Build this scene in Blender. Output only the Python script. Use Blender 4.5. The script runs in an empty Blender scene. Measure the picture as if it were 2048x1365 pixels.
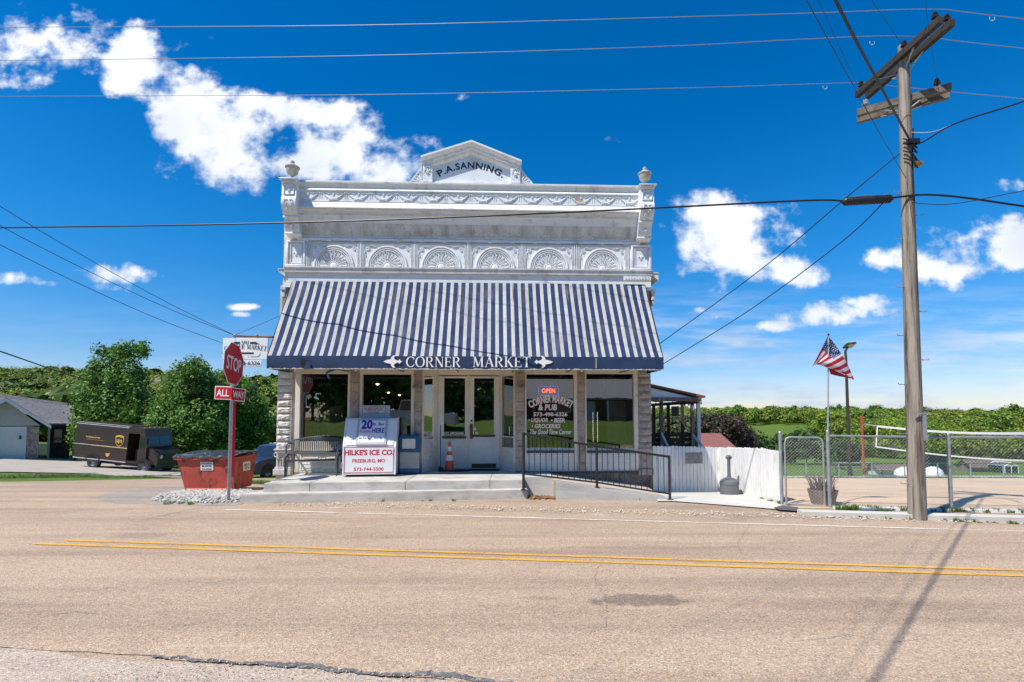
import bpy, bmesh, math, random
import numpy as np
from mathutils import Vector, Matrix
R=math.radians
random.seed(7); rng=np.random.default_rng(11)
SC=bpy.context.scene; COL=SC.collection
# ---------------------------------------------------------------- camera
H=1.9; FPX=1000.0; PITCH=R(3.0); PY0=778.0
cam=bpy.data.cameras.new('camera'); co=bpy.data.objects.new('camera',cam); COL.objects.link(co)
co.location=(0,0,H); co.rotation_euler=(math.pi/2+PITCH,0,0)
cam.sensor_width=36; cam.lens=36*FPX/2048; cam.shift_y=(PY0-682.5)/2048; cam.clip_end=6000; cam.clip_start=.05
SC.camera=co
# ---------------------------------------------------------------- sun and sky
SA,SB=.54,.41                                   # ground shift of a shadow per metre of height
sd=Vector((SA,SB,-1)).normalized()
sun=bpy.data.lights.new('sun','SUN'); sun.energy=4.3; sun.angle=R(.55); sun.color=(1,.955,.885)
so=bpy.data.objects.new('sun',sun); COL.objects.link(so); so.rotation_euler=sd.to_track_quat('-Z','Y').to_euler(); so.location=(-8,-6,16)
W=bpy.data.worlds.new('World'); SC.world=W; W.use_nodes=True
SC.view_settings.view_transform='Standard'; SC.view_settings.look='None'; SC.view_settings.exposure=0.52; SC.view_settings.gamma=1
def world():
    nt=W.node_tree; N=nt.nodes; L=nt.links
    for n in list(N): N.remove(n)
    def nd(t,**k):
        n=N.new(t)
        for a,b in k.items(): setattr(n,a,b)
        return n
    def mth(op,a,b=None,c=None):
        n=nd('ShaderNodeMath',operation=op)
        for i,v in enumerate((a,b,c)):
            if v is None: continue
            if isinstance(v,(int,float)): n.inputs[i].default_value=v
            else: L.new(v,n.inputs[i])
        return n.outputs[0]
    out=nd('ShaderNodeOutputWorld'); bg=nd('ShaderNodeBackground'); bg.inputs[1].default_value=.12
    sky=nd('ShaderNodeTexSky',sky_type='NISHITA'); sky.sun_disc=False
    sky.sun_elevation=math.asin(-sd.z); sky.sun_rotation=math.atan2(-sd.x,-sd.y)
    sky.air_density=1.0; sky.dust_density=.15; sky.ozone_density=3.5; sky.altitude=300
    g=nd('ShaderNodeGamma'); g.inputs[1].default_value=1.0; L.new(sky.outputs[0],g.inputs[0])
    hs=nd('ShaderNodeHueSaturation'); hs.inputs['Saturation'].default_value=1.42; hs.inputs['Value'].default_value=1.0; L.new(g.outputs[0],hs.inputs['Color'])
    mul=nd('ShaderNodeMix',data_type='RGBA',blend_type='MULTIPLY'); mul.inputs[0].default_value=1
    L.new(hs.outputs[0],mul.inputs[6])
    tc=nd('ShaderNodeTexCoord'); sx=nd('ShaderNodeSeparateXYZ'); L.new(tc.outputs['Generated'],sx.inputs[0])
    el=nd('ShaderNodeMapRange',interpolation_type='SMOOTHSTEP'); L.new(sx.outputs[2],el.inputs[0]); el.inputs[1].default_value=0.; el.inputs[2].default_value=.36
    ti=nd('ShaderNodeMix',data_type='RGBA'); L.new(el.outputs[0],ti.inputs[0]); ti.inputs[6].default_value=(.66,.62,.76,1); ti.inputs[7].default_value=(.44,.86,.93,1); L.new(ti.outputs[2],mul.inputs[7])
    yy=mth('MAXIMUM',sx.outputs[1],.05)
    u=mth('DIVIDE',sx.outputs[0],yy); w=mth('DIVIDE',sx.outputs[2],yy)
    cv=nd('ShaderNodeCombineXYZ'); L.new(u,cv.inputs[0]); L.new(w,cv.inputs[1])
    def noise(scale,det,rough,vec,off=(0,0,0),st=(1,1,1)):
        mp=nd('ShaderNodeMapping'); mp.inputs[1].default_value=off; mp.inputs[3].default_value=st; L.new(vec,mp.inputs[0])
        n=nd('ShaderNodeTexNoise'); n.inputs['Scale'].default_value=scale; n.inputs['Detail'].default_value=det; n.inputs['Roughness'].default_value=rough
        L.new(mp.outputs[0],n.inputs['Vector']); return n.outputs[0]
    n1=noise(8,7,.55,cv.outputs[0],st=(1,1.25,1)); n2=noise(30,6,.65,cv.outputs[0],off=(3,1,0)); n3=noise(3.1,3,.5,cv.outputs[0],off=(5,2,0))
    # cumulus banks: (px, py, rx, ry, weight) in directions of view
    blobs=[(45,75,130,75,.8),(75,20,120,50,.7),(258,100,80,80,1),(335,145,95,55,.8),(300,60,90,50,.5),(420,255,135,100,1.15),(470,320,85,60,.8),(370,200,100,60,.8),(600,220,130,50,.95),(640,290,130,70,1.1),
           (770,330,110,75,1.0),(830,350,70,45,.6),(560,260,90,60,.7),(230,545,95,26,.75),(20,557,60,18,.85),(215,573,75,13,.6),(470,612,38,8,.8),(470,628,30,7,.6),(80,563,40,10,.6),
           (1440,465,150,75,1.05),(1390,520,80,35,.7),(1550,415,60,26,.6),(1545,535,120,38,.95),(1930,510,150,55,1.0),(2030,475,90,60,.9),(1790,515,80,35,.8),(1860,460,60,30,.6),(1740,545,50,18,.5),
           (1640,625,95,26,.95),(1570,650,60,13,.8),(1745,605,70,18,.6),(1560,608,60,12,.6),(1805,625,60,16,.75),(1520,690,45,11,.7),(1860,680,50,10,.5),(1400,620,50,10,.5),(1430,632,45,8,.5),(1230,262,26,12,.45),(912,175,22,12,.35),(1440,575,60,14,.3),(2040,360,40,16,.6)]
    tot=None
    for (px,py,rx,ry,wt) in blobs:
        uu=(px-1024)/1000; ww=(830-py)/1000
        a=mth('MULTIPLY',mth('SUBTRACT',u,uu),1000/rx); b=mth('MULTIPLY',mth('SUBTRACT',w,ww),1000/ry)
        d=mth('ADD',mth('MULTIPLY',a,a),mth('MULTIPLY',b,b))
        e=mth('MULTIPLY',mth('MAXIMUM',mth('SUBTRACT',1,mth('MULTIPLY',d,.55)),0),wt)
        tot=e if tot is None else mth('MAXIMUM',tot,e)
    dens=mth('ADD',tot,mth('MULTIPLY',mth('SUBTRACT',n1,.5),3.0)); dens=mth('ADD',dens,mth('MULTIPLY',mth('SUBTRACT',n2,.5),.8))
    dens=mth('SUBTRACT',dens,mth('MULTIPLY',mth('LESS_THAN',tot,.02),3))
    mr=nd('ShaderNodeMapRange',interpolation_type='SMOOTHSTEP'); L.new(dens,mr.inputs[0]); mr.inputs[1].default_value=.36; mr.inputs[2].default_value=.95
    # thin streaks near the horizon
    s1=noise(5,7,.6,cv.outputs[0],off=(1,7,0),st=(.8,6,1)); 
    st=nd('ShaderNodeMapRange',interpolation_type='SMOOTHSTEP'); L.new(s1,st.inputs[0]); st.inputs[1].default_value=.38; st.inputs[2].default_value=.70; st.inputs[4].default_value=.8
    lo=nd('ShaderNodeMapRange',interpolation_type='SMOOTHSTEP'); L.new(w,lo.inputs[0]); lo.inputs[1].default_value=.30; lo.inputs[2].default_value=.12
    lr=nd('ShaderNodeMapRange',interpolation_type='SMOOTHSTEP'); L.new(u,lr.inputs[0]); lr.inputs[1].default_value=-.1; lr.inputs[2].default_value=.3; lr.inputs[3].default_value=.12
    stf=mth('MULTIPLY',mth('MULTIPLY',st.outputs[0],lo.outputs[0]),lr.outputs[0])
    fac=mth('MAXIMUM',mr.outputs[0],stf)
    front=mth('GREATER_THAN',sx.outputs[1],.06); fac=mth('MULTIPLY',fac,front)
    ramp=nd('ShaderNodeMix',data_type='RGBA'); L.new(mr.outputs[0],ramp.inputs[0])
    ramp.inputs[6].default_value=(4.6,5.2,6.1,1); ramp.inputs[7].default_value=(6.1,6.25,6.5,1)
    shade=nd('ShaderNodeMix',data_type='RGBA',blend_type='MULTIPLY'); L.new(ramp.outputs[2],shade.inputs[6]); shade.inputs[7].default_value=(.74,.79,.86,1)
    q=nd('ShaderNodeMapRange',interpolation_type='SMOOTHSTEP'); L.new(n3,q.inputs[0]); q.inputs[1].default_value=.42; q.inputs[2].default_value=.66; L.new(q.outputs[0],shade.inputs[0])
    sh2=nd('ShaderNodeMix',data_type='RGBA',blend_type='MULTIPLY'); qq=nd('ShaderNodeMapRange',interpolation_type='SMOOTHSTEP'); L.new(n1,qq.inputs[0]); qq.inputs[1].default_value=.56; qq.inputs[2].default_value=.42; qq.inputs[4].default_value=.8; L.new(qq.outputs[0],sh2.inputs[0]); L.new(shade.outputs[2],sh2.inputs[6]); sh2.inputs[7].default_value=(.78,.84,.92,1)
    mx=nd('ShaderNodeMix',data_type='RGBA'); L.new(fac,mx.inputs[0]); L.new(mul.outputs[2],mx.inputs[6]); L.new(sh2.outputs[2],mx.inputs[7])
    L.new(mx.outputs[2],bg.inputs[0]); L.new(bg.outputs[0],out.inputs[0])
world()
# ---------------------------------------------------------------- measuring: pixel of the 2048 px photo -> metres
cp,sp=math.cos(PITCH),math.sin(PITCH)
def ray(px,py):
    u=(px-1024)/FPX; v=(PY0-py)/FPX
    return Vector((u,cp-sp*v,sp+cp*v))
def at(px,py,Y):
    d=ray(px,py); return Vector((0,0,H))+d*(Y/d.y)
def atz(px,py,z=0.):
    d=ray(px,py); return Vector((0,0,H))+d*((z-H)/d.z)
def sstep(a,b,x):
    t=min(1,max(0,(x-a)/(b-a))); return t*t*(3-2*t)
def lerp(a,b,t): return a+(b-a)*t
def tz(X,Y):
    if Y<-2.5: z=min(1.35,.2*(-2.5-Y))
    elif Y<11.5: z=0.
    elif Y<54: z=-.09*(Y-11.5)
    elif Y<120: z=-3.825-(Y-54)*.033
    else: z=-6.0
    if Y>11.5: z+=.06*max(0,-X-20)*sstep(12,27,Y)*(1-sstep(60,110,Y))
    if Y>80:
        left=1-sstep(-.5,-.1,X/Y)
        z+=left*(14.5*sstep(80,230,Y)+4.5*sstep(.45,1.1,-X/Y)*sstep(90,230,Y))+ (1-left)*(3.5*sstep(170,420,Y)+1.5*math.sin(X*.011)*sstep(150,300,Y))
    return z
def ghit(px,py,off=0):
    d=ray(px,py); t=3.
    while t<600:
        p=Vector((0,0,H))+d*t
        if p.z<tz(p.x,p.y)+off: return p
        t+=.03
    return p
# building frame
BY=13.2; BS=.0367; BA=math.atan(BS)
BM=Matrix.Translation((0,BY,0))@Matrix.Rotation(BA,4,'Z'); BMI=BM.inverted()
def L(px,py,out=0.):            # point of the facade frame, 'out' metres proud of the wall
    o=BMI@Vector((0,0,H)); d=BMI.to_3x3()@ray(px,py); t=(-out-o.y)/d.y; return o+d*t
def LX(px,py=800,out=0.): return L(px,py,out).x
def LZ(py,out=0.,px=936): return L(px,py,out).z
# ---------------------------------------------------------------- materials
MATS={}
def nodemat(name):
    m=bpy.data.materials.new(name); m.use_nodes=True; nt=m.node_tree; b=nt.nodes['Principled BSDF']; return m,nt,b
def mat(name,c,rough=.6,var=.12,scale=3.,c2=None,f2=(.5,.62),s2=2.,metal=0.,bump=0.,bs=40.,spec=.4,emit=None,es=0.,stretch=(1,1,1),obj=True,alpha=None):
    if name in MATS: return MATS[name]
    m,nt,b=nodemat(name); N=nt.nodes; K=nt.links
    tc=N.new('ShaderNodeTexCoord'); mp=N.new('ShaderNodeMapping'); mp.inputs[3].default_value=stretch; K.new(tc.outputs['Object'],mp.inputs[0])
    n=N.new('ShaderNodeTexNoise'); n.inputs['Scale'].default_value=scale; n.inputs['Detail'].default_value=7; n.inputs['Roughness'].default_value=.65; K.new(mp.outputs[0],n.inputs['Vector'])
    r=N.new('ShaderNodeValToRGB'); r.color_ramp.elements[0].position=.3; r.color_ramp.elements[1].position=.7
    r.color_ramp.elements[0].color=tuple(x*(1-var) for x in c)+(1,); r.color_ramp.elements[1].color=tuple(min(1,x*(1+var)) for x in c)+(1,)
    K.new(n.outputs[0],r.inputs[0]); col=r.outputs[0]
    if c2 is not None:
        n2=N.new('ShaderNodeTexNoise'); n2.inputs['Scale'].default_value=s2; n2.inputs['Detail'].default_value=9; n2.inputs['Roughness'].default_value=.7
        mp2=N.new('ShaderNodeMapping'); mp2.inputs[1].default_value=(4.3,1.7,9.1); mp2.inputs[3].default_value=stretch; K.new(tc.outputs['Object'],mp2.inputs[0]); K.new(mp2.outputs[0],n2.inputs['Vector'])
        r2=N.new('ShaderNodeMapRange'); r2.inputs[1].default_value=f2[0]; r2.inputs[2].default_value=f2[1]; K.new(n2.outputs[0],r2.inputs[0])
        mx=N.new('ShaderNodeMix'); mx.data_type='RGBA'; K.new(r2.outputs[0],mx.inputs[0]); K.new(col,mx.inputs[6]); mx.inputs[7].default_value=tuple(c2)+(1,); col=mx.outputs[2]
    K.new(col,b.inputs['Base Color']); b.inputs['Roughness'].default_value=rough; b.inputs['Metallic'].default_value=metal; b.inputs['Specular IOR Level'].default_value=spec
    if bump:
        nb=N.new('ShaderNodeTexNoise'); nb.inputs['Scale'].default_value=bs; nb.inputs['Detail'].default_value=5; K.new(mp.outputs[0],nb.inputs['Vector'])
        bp=N.new('ShaderNodeBump'); bp.inputs['Strength'].default_value=bump; bp.inputs['Distance'].default_value=.02; K.new(nb.outputs[0],bp.inputs['Height']); K.new(bp.outputs[0],b.inputs['Normal'])
    if emit: b.inputs['Emission Color'].default_value=tuple(emit)+(1,); b.inputs['Emission Strength'].default_value=es
    MATS[name]=m; return m
def chipseal(name,base,hue=0.,stain=None,lines=True):
    m,nt,b=nodemat(name); N=nt.nodes; K=nt.links
    tc=N.new('ShaderNodeTexCoord'); P=tc.outputs['Object']
    def nz(s,d=5,r=.6,st=(1,1,1)):
        mp=N.new('ShaderNodeMapping'); mp.inputs[3].default_value=st; K.new(P,mp.inputs[0])
        n=N.new('ShaderNodeTexNoise'); n.inputs['Scale'].default_value=s; n.inputs['Detail'].default_value=d; n.inputs['Roughness'].default_value=r; K.new(mp.outputs[0],n.inputs['Vector']); return n.outputs[0]
    def mr(x,a,b_,c=0,d=1):
        n=N.new('ShaderNodeMapRange'); K.new(x,n.inputs[0]); n.inputs[1].default_value=a; n.inputs[2].default_value=b_; n.inputs[3].default_value=c; n.inputs[4].default_value=d; return n.outputs[0]
    def mix(f,a,c,mode='MIX'):
        n=N.new('ShaderNodeMix'); n.data_type='RGBA'; n.blend_type=mode
        if isinstance(f,float): n.inputs[0].default_value=f
        else: K.new(f,n.inputs[0])
        for i,v in ((6,a),(7,c)):
            if isinstance(v,tuple): n.inputs[i].default_value=v+(1,)
            else: K.new(v,n.inputs[i])
        return n.outputs[2]
    v=N.new('ShaderNodeTexVoronoi'); v.inputs['Scale'].default_value=100; K.new(P,v.inputs['Vector'])
    rp=N.new('ShaderNodeValToRGB'); rp.color_ramp.interpolation='CONSTANT'; e=rp.color_ramp.elements
    B=base; cols=[(0,(B[0]*.42,B[1]*.42,B[2]*.44)),(.12,(B[0]*.8,B[1]*.76,B[2]*.7)),(.32,(B[0]*1.05,B[1]*1.02,B[2]*1.0)),(.55,(B[0]*1.1,B[1]*.95,B[2]*.8)),(.7,(B[0]*.9,B[1]*.92,B[2]*.96)),(.84,(B[0]*1.5,B[1]*1.5,B[2]*1.52))]
    e[0].position=0; e[0].color=cols[0][1]+(1,); e[1].position=cols[1][0]; e[1].color=cols[1][1]+(1,)
    for p,c in cols[2:]: q=e.new(p); q.color=c+(1,)
    sx=N.new('ShaderNodeSeparateColor'); K.new(v.outputs['Color'],sx.inputs[0]); K.new(sx.outputs[0],rp.inputs[0])
    col=rp.outputs[0]
    col=mix(.25,col,B)
    col=mix(mr(nz(.35,4,.6,(.35,1.6,1)),.42,.68),col,(.86,.84,.84),'MULTIPLY')
    col=mix(mr(nz(1.2,7,.72,(.5,1.3,1)),.5,.75),col,(.80,.79,.80),'MULTIPLY')
    col=mix(mr(nz(.9,4,.6,(.06,1.5,1)),.45,.65,0,.9),col,(.77,.76,.77),'MULTIPLY')
    col=mix(mr(nz(2.5,6,.7,(.12,3.,1)),.6,.72,0,.45),col,(B[0]*1.25,B[1]*1.3,B[2]*1.4))
    if stain:
        for (cx,cy,rx,ry,c,amt) in stain:
            mp=N.new('ShaderNodeMapping'); mp.vector_type='POINT'; mp.inputs[1].default_value=(-cx/rx,-cy/ry,0); mp.inputs[3].default_value=(1/rx,1/ry,0); K.new(P,mp.inputs[0])
            ln=N.new('ShaderNodeVectorMath'); ln.operation='LENGTH'; K.new(mp.outputs[0],ln.inputs[0])
            ad=N.new('ShaderNodeMath'); ad.operation='ADD'; K.new(ln.outputs['Value'],ad.inputs[0]); K.new(mr(nz(5,5,.6),.3,.7,-.35,.35),ad.inputs[1])
            col=mix(mr(ad.outputs[0],1.05,.75,0,amt),col,c,'MULTIPLY')
    K.new(col,b.inputs['Base Color']); b.inputs['Roughness'].default_value=.85; b.inputs['Specular IOR Level'].default_value=.25
    bp=N.new('ShaderNodeBump'); bp.inputs['Strength'].default_value=.4; bp.inputs['Distance'].default_value=.012; K.new(v.outputs['Distance'],bp.inputs['Height']); K.new(bp.outputs[0],b.inputs['Normal'])
    return m
def glassmat(name,refl=.2,tint=(.5,.55,.53),rough=.0):
    m=bpy.data.materials.new(name); m.use_nodes=True; nt=m.node_tree; N=nt.nodes; K=nt.links; N.clear()
    o=N.new('ShaderNodeOutputMaterial'); t=N.new('ShaderNodeBsdfTransparent'); t.inputs[0].default_value=tint+(1,)
    g=N.new('ShaderNodeBsdfGlossy'); g.inputs['Roughness'].default_value=rough; g.inputs[0].default_value=(1,1,1,1)
    mx=N.new('ShaderNodeMixShader'); lw=N.new('ShaderNodeFresnel'); lw.inputs[0].default_value=1.5
    ad=N.new('ShaderNodeMath'); ad.operation='ADD'; ad.use_clamp=True; K.new(lw.outputs[0],ad.inputs[0]); ad.inputs[1].default_value=refl
    tc=N.new('ShaderNodeTexCoord'); nz=N.new('ShaderNodeTexNoise'); nz.inputs['Scale'].default_value=1.1; K.new(tc.outputs['Object'],nz.inputs['Vector'])
    bp=N.new('ShaderNodeBump'); bp.inputs['Strength'].default_value=.04; bp.inputs['Distance'].default_value=.05; K.new(nz.outputs[0],bp.inputs['Height']); K.new(bp.outputs[0],g.inputs['Normal'])
    K.new(ad.outputs[0],mx.inputs[0]); K.new(t.outputs[0],mx.inputs[1]); K.new(g.outputs[0],mx.inputs[2]); K.new(mx.outputs[0],o.inputs[0]); return m
def leafmat(name,c,dark=.55,light=1.5,trans=.25):
    m,nt,b=nodemat(name); N=nt.nodes; K=nt.links
    a=N.new('ShaderNodeAttribute'); a.attribute_name='tone'
    r=N.new('ShaderNodeValToRGB'); r.color_ramp.elements[0].color=tuple(x*dark for x in c)+(1,); r.color_ramp.elements[1].color=tuple(x*light for x in c)+(1,)
    K.new(a.outputs['Fac'],r.inputs[0])
    h=N.new('ShaderNodeAttribute'); h.attribute_name='hue'
    mx=N.new('ShaderNodeMix'); mx.data_type='RGBA'; mx.blend_type='MULTIPLY'; mx.inputs[0].default_value=1; K.new(r.outputs[0],mx.inputs[6]); K.new(h.outputs['Color'],mx.inputs[7])
    K.new(mx.outputs[2],b.inputs['Base Color']); b.inputs['Roughness'].default_value=.5; b.inputs['Specular IOR Level'].default_value=.3
    t=N.new('ShaderNodeBsdfTranslucent'); K.new(mx.outputs[2],t.inputs[0]); ms=N.new('ShaderNodeMixShader'); ms.inputs[0].default_value=trans
    K.new(b.outputs[0],ms.inputs[1]); K.new(t.outputs[0],ms.inputs[2]); K.new(ms.outputs[0],nt.nodes['Material Output'].inputs[0]); return m
# ---------------------------------------------------------------- mesh building
def tag(o,label=None,cat=None,group=None,kind=None):
    if label: o['label']=label
    if cat: o['category']=cat
    if group: o['group']=group
    if kind: o['kind']=kind
    return o
def thing(name,loc,rz,label,cat,group=None):
    o=bpy.data.objects.new(name,None); COL.objects.link(o); o.location=loc; o.rotation_euler=(0,0,rz); o.empty_display_size=.2
    return tag(o,label,cat,group)
class MB:
    def __init__(s): s.v=[]; s.f=[]; s.m=[]; s.M=None
    def add(s,vs,fs,mi=0):
        k=len(s.v)
        if s.M is not None: vs=[s.M@Vector(p) for p in vs]
        s.v+= [tuple(p) for p in vs]; s.f+=[tuple(i+k for i in f) for f in fs]; s.m+=[mi]*len(fs); return s
    def box(s,x0,x1,y0,y1,z0,z1,mi=0):
        return s.add([(x0,y0,z0),(x1,y0,z0),(x1,y1,z0),(x0,y1,z0),(x0,y0,z1),(x1,y0,z1),(x1,y1,z1),(x0,y1,z1)],[(0,3,2,1),(4,5,6,7),(0,1,5,4),(1,2,6,5),(2,3,7,6),(3,0,4,7)],mi)
    def bbox(s,x0,x1,y0,y1,z0,z1,b=.01,mi=0):   # chamfered box
        bm=bmesh.new(); bmesh.ops.create_cube(bm,size=1); 
        for v in bm.verts: v.co=Vector(((x0+x1)/2+v.co.x*(x1-x0),(y0+y1)/2+v.co.y*(y1-y0),(z0+z1)/2+v.co.z*(z1-z0)))
        bmesh.ops.bevel(bm,geom=bm.edges[:],offset=min(b,(x1-x0)*.45,(y1-y0)*.45,(z1-z0)*.45),segments=2,affect='EDGES',profile=.5)
        bm.verts.index_update(); s.add([v.co.copy() for v in bm.verts],[[v.index for v in f.verts] for f in bm.faces],mi); bm.free(); return s
    def prism(s,pts,y0,y1,mi=0,ax='y'):         # polygon in xz (ax y), xy (ax z), yz (ax x)
        n=len(pts)
        f=(lambda p,t:(p[0],t,p[1])) if ax=='y' else ((lambda p,t:(p[0],p[1],t)) if ax=='z' else (lambda p,t:(t,p[0],p[1])))
        vs=[f(p,y0) for p in pts]+[f(p,y1) for p in pts]
        return s.add(vs,[tuple(range(n)),tuple(range(2*n-1,n-1,-1))]+[(i,i+n,(i+1)%n+n,(i+1)%n) for i in range(n)],mi)
    def tube(s,pts,r,n=8,mi=0,cap=True):
        pts=[Vector(p) for p in pts]; rs=r if isinstance(r,(list,tuple)) else [r]*len(pts); vs=[];fs=[]
        pu=None
        for i,p in enumerate(pts):
            t=(pts[min(i+1,len(pts)-1)]-pts[max(i-1,0)]); t=t.normalized() if t.length>1e-9 else Vector((0,0,1))
            if pu is None:
                a=Vector((0,0,1)) if abs(t.z)<.9 else Vector((1,0,0)); pu=(a-t*a.dot(t)).normalized()
            else: pu=(pu-t*pu.dot(t)).normalized()
            q=t.cross(pu)
            for k in range(n): a=2*math.pi*k/n; vs.append(p+(pu*math.cos(a)+q*math.sin(a))*rs[i])
        for i in range(len(pts)-1):
            for k in range(n): fs.append((i*n+k,i*n+(k+1)%n,(i+1)*n+(k+1)%n,(i+1)*n+k))
        if cap: fs.append(tuple(range(n-1,-1,-1))); fs.append(tuple(range((len(pts)-1)*n,len(pts)*n)))
        return s.add(vs,fs,mi)
    def lathe(s,prof,n=20,c=(0,0,0),mi=0,a0=0,a1=2*math.pi):
        full=abs(a1-a0-2*math.pi)<1e-6; m=n if full else n+1; vs=[];fs=[]
        for (r,z) in prof:
            for k in range(m):
                a=a0+(a1-a0)*k/n; vs.append((c[0]+r*math.cos(a),c[1]+r*math.sin(a),c[2]+z))
        for i in range(len(prof)-1):
            for k in range(n):
                k2=(k+1)%m if full else k+1; fs.append((i*m+k,i*m+k2,(i+1)*m+k2,(i+1)*m+k))
        return s.add(vs,fs,mi)
    def ball(s,c,r,mi=0,n=6):
        r=r if isinstance(r,(tuple,list)) else (r,r,r); vs=[(c[0],c[1],c[2]-r[2])]; fs=[]; m=max(3,n//2)
        for i in range(1,m):
            t=-math.pi/2+math.pi*i/m
            for k in range(n): a=2*math.pi*k/n; vs.append((c[0]+r[0]*math.cos(t)*math.cos(a),c[1]+r[1]*math.cos(t)*math.sin(a),c[2]+r[2]*math.sin(t)))
        vs.append((c[0],c[1],c[2]+r[2])); e=len(vs)-1
        for k in range(n): fs.append((0,1+(k+1)%n,1+k)); fs.append((e,e-n+k,e-n+(k+1)%n))
        for i in range(m-2):
            for k in range(n): a=1+i*n; fs.append((a+k,a+(k+1)%n,a+n+(k+1)%n,a+n+k))
        return s.add(vs,fs,mi)
    def extr(s,prof,x0,x1,mi=0,cap=True):       # profile (y,z) swept along x
        n=len(prof); vs=[(x0,y,z) for y,z in prof]+[(x1,y,z) for y,z in prof]
        fs=[(i,i+1,i+1+n,i+n) for i in range(n-1)]
        if cap: fs+= [tuple(range(n-1,-1,-1)),tuple(range(n,2*n))]
        return s.add(vs,fs,mi)
    def build(s,name,mats,parent=None,smooth=False,angle=None):
        me=bpy.data.meshes.new(name); me.from_pydata(s.v,[],s.f)
        for m in (mats if isinstance(mats,(list,tuple)) else [mats]): me.materials.append(m)
        if any(s.m): me.polygons.foreach_set('material_index',s.m)
        bm=bmesh.new(); bm.from_mesh(me); bmesh.ops.recalc_face_normals(bm,faces=bm.faces[:]); bm.to_mesh(me); bm.free()
        if smooth:
            me.polygons.foreach_set('use_smooth',[True]*len(me.polygons))
            try: me.set_sharp_from_angle(angle=R(angle or 40))
            except Exception: pass
        me.update(); o=bpy.data.objects.new(name,me); COL.objects.link(o)
        if parent: o.parent=parent
        return o
def copy_tree(o,parent=None):
    c=o.copy(); COL.objects.link(c)
    if parent: c.parent=parent
    for ch in [x for x in bpy.data.objects if x.parent==o]: copy_tree(ch,c)
    return c
def text_mesh(body,bold=0.,ext=0.,res=3,space=1.,shear=0.):
    c=bpy.data.curves.new('t','FONT'); c.body=body; c.size=1; c.offset=bold; c.extrude=ext; c.resolution_u=res; c.space_character=space; c.shear=shear; c.align_x='LEFT'
    o=bpy.data.objects.new('t',c); COL.objects.link(o); dg=bpy.context.evaluated_depsgraph_get(); dg.update()
    me=bpy.data.meshes.new_from_object(o.evaluated_get(dg)); vs=[v.co.copy() for v in me.vertices]; fs=[tuple(p.vertices) for p in me.polygons]
    bpy.data.objects.remove(o); bpy.data.curves.remove(c); bpy.data.meshes.remove(me); return vs,fs
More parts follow.
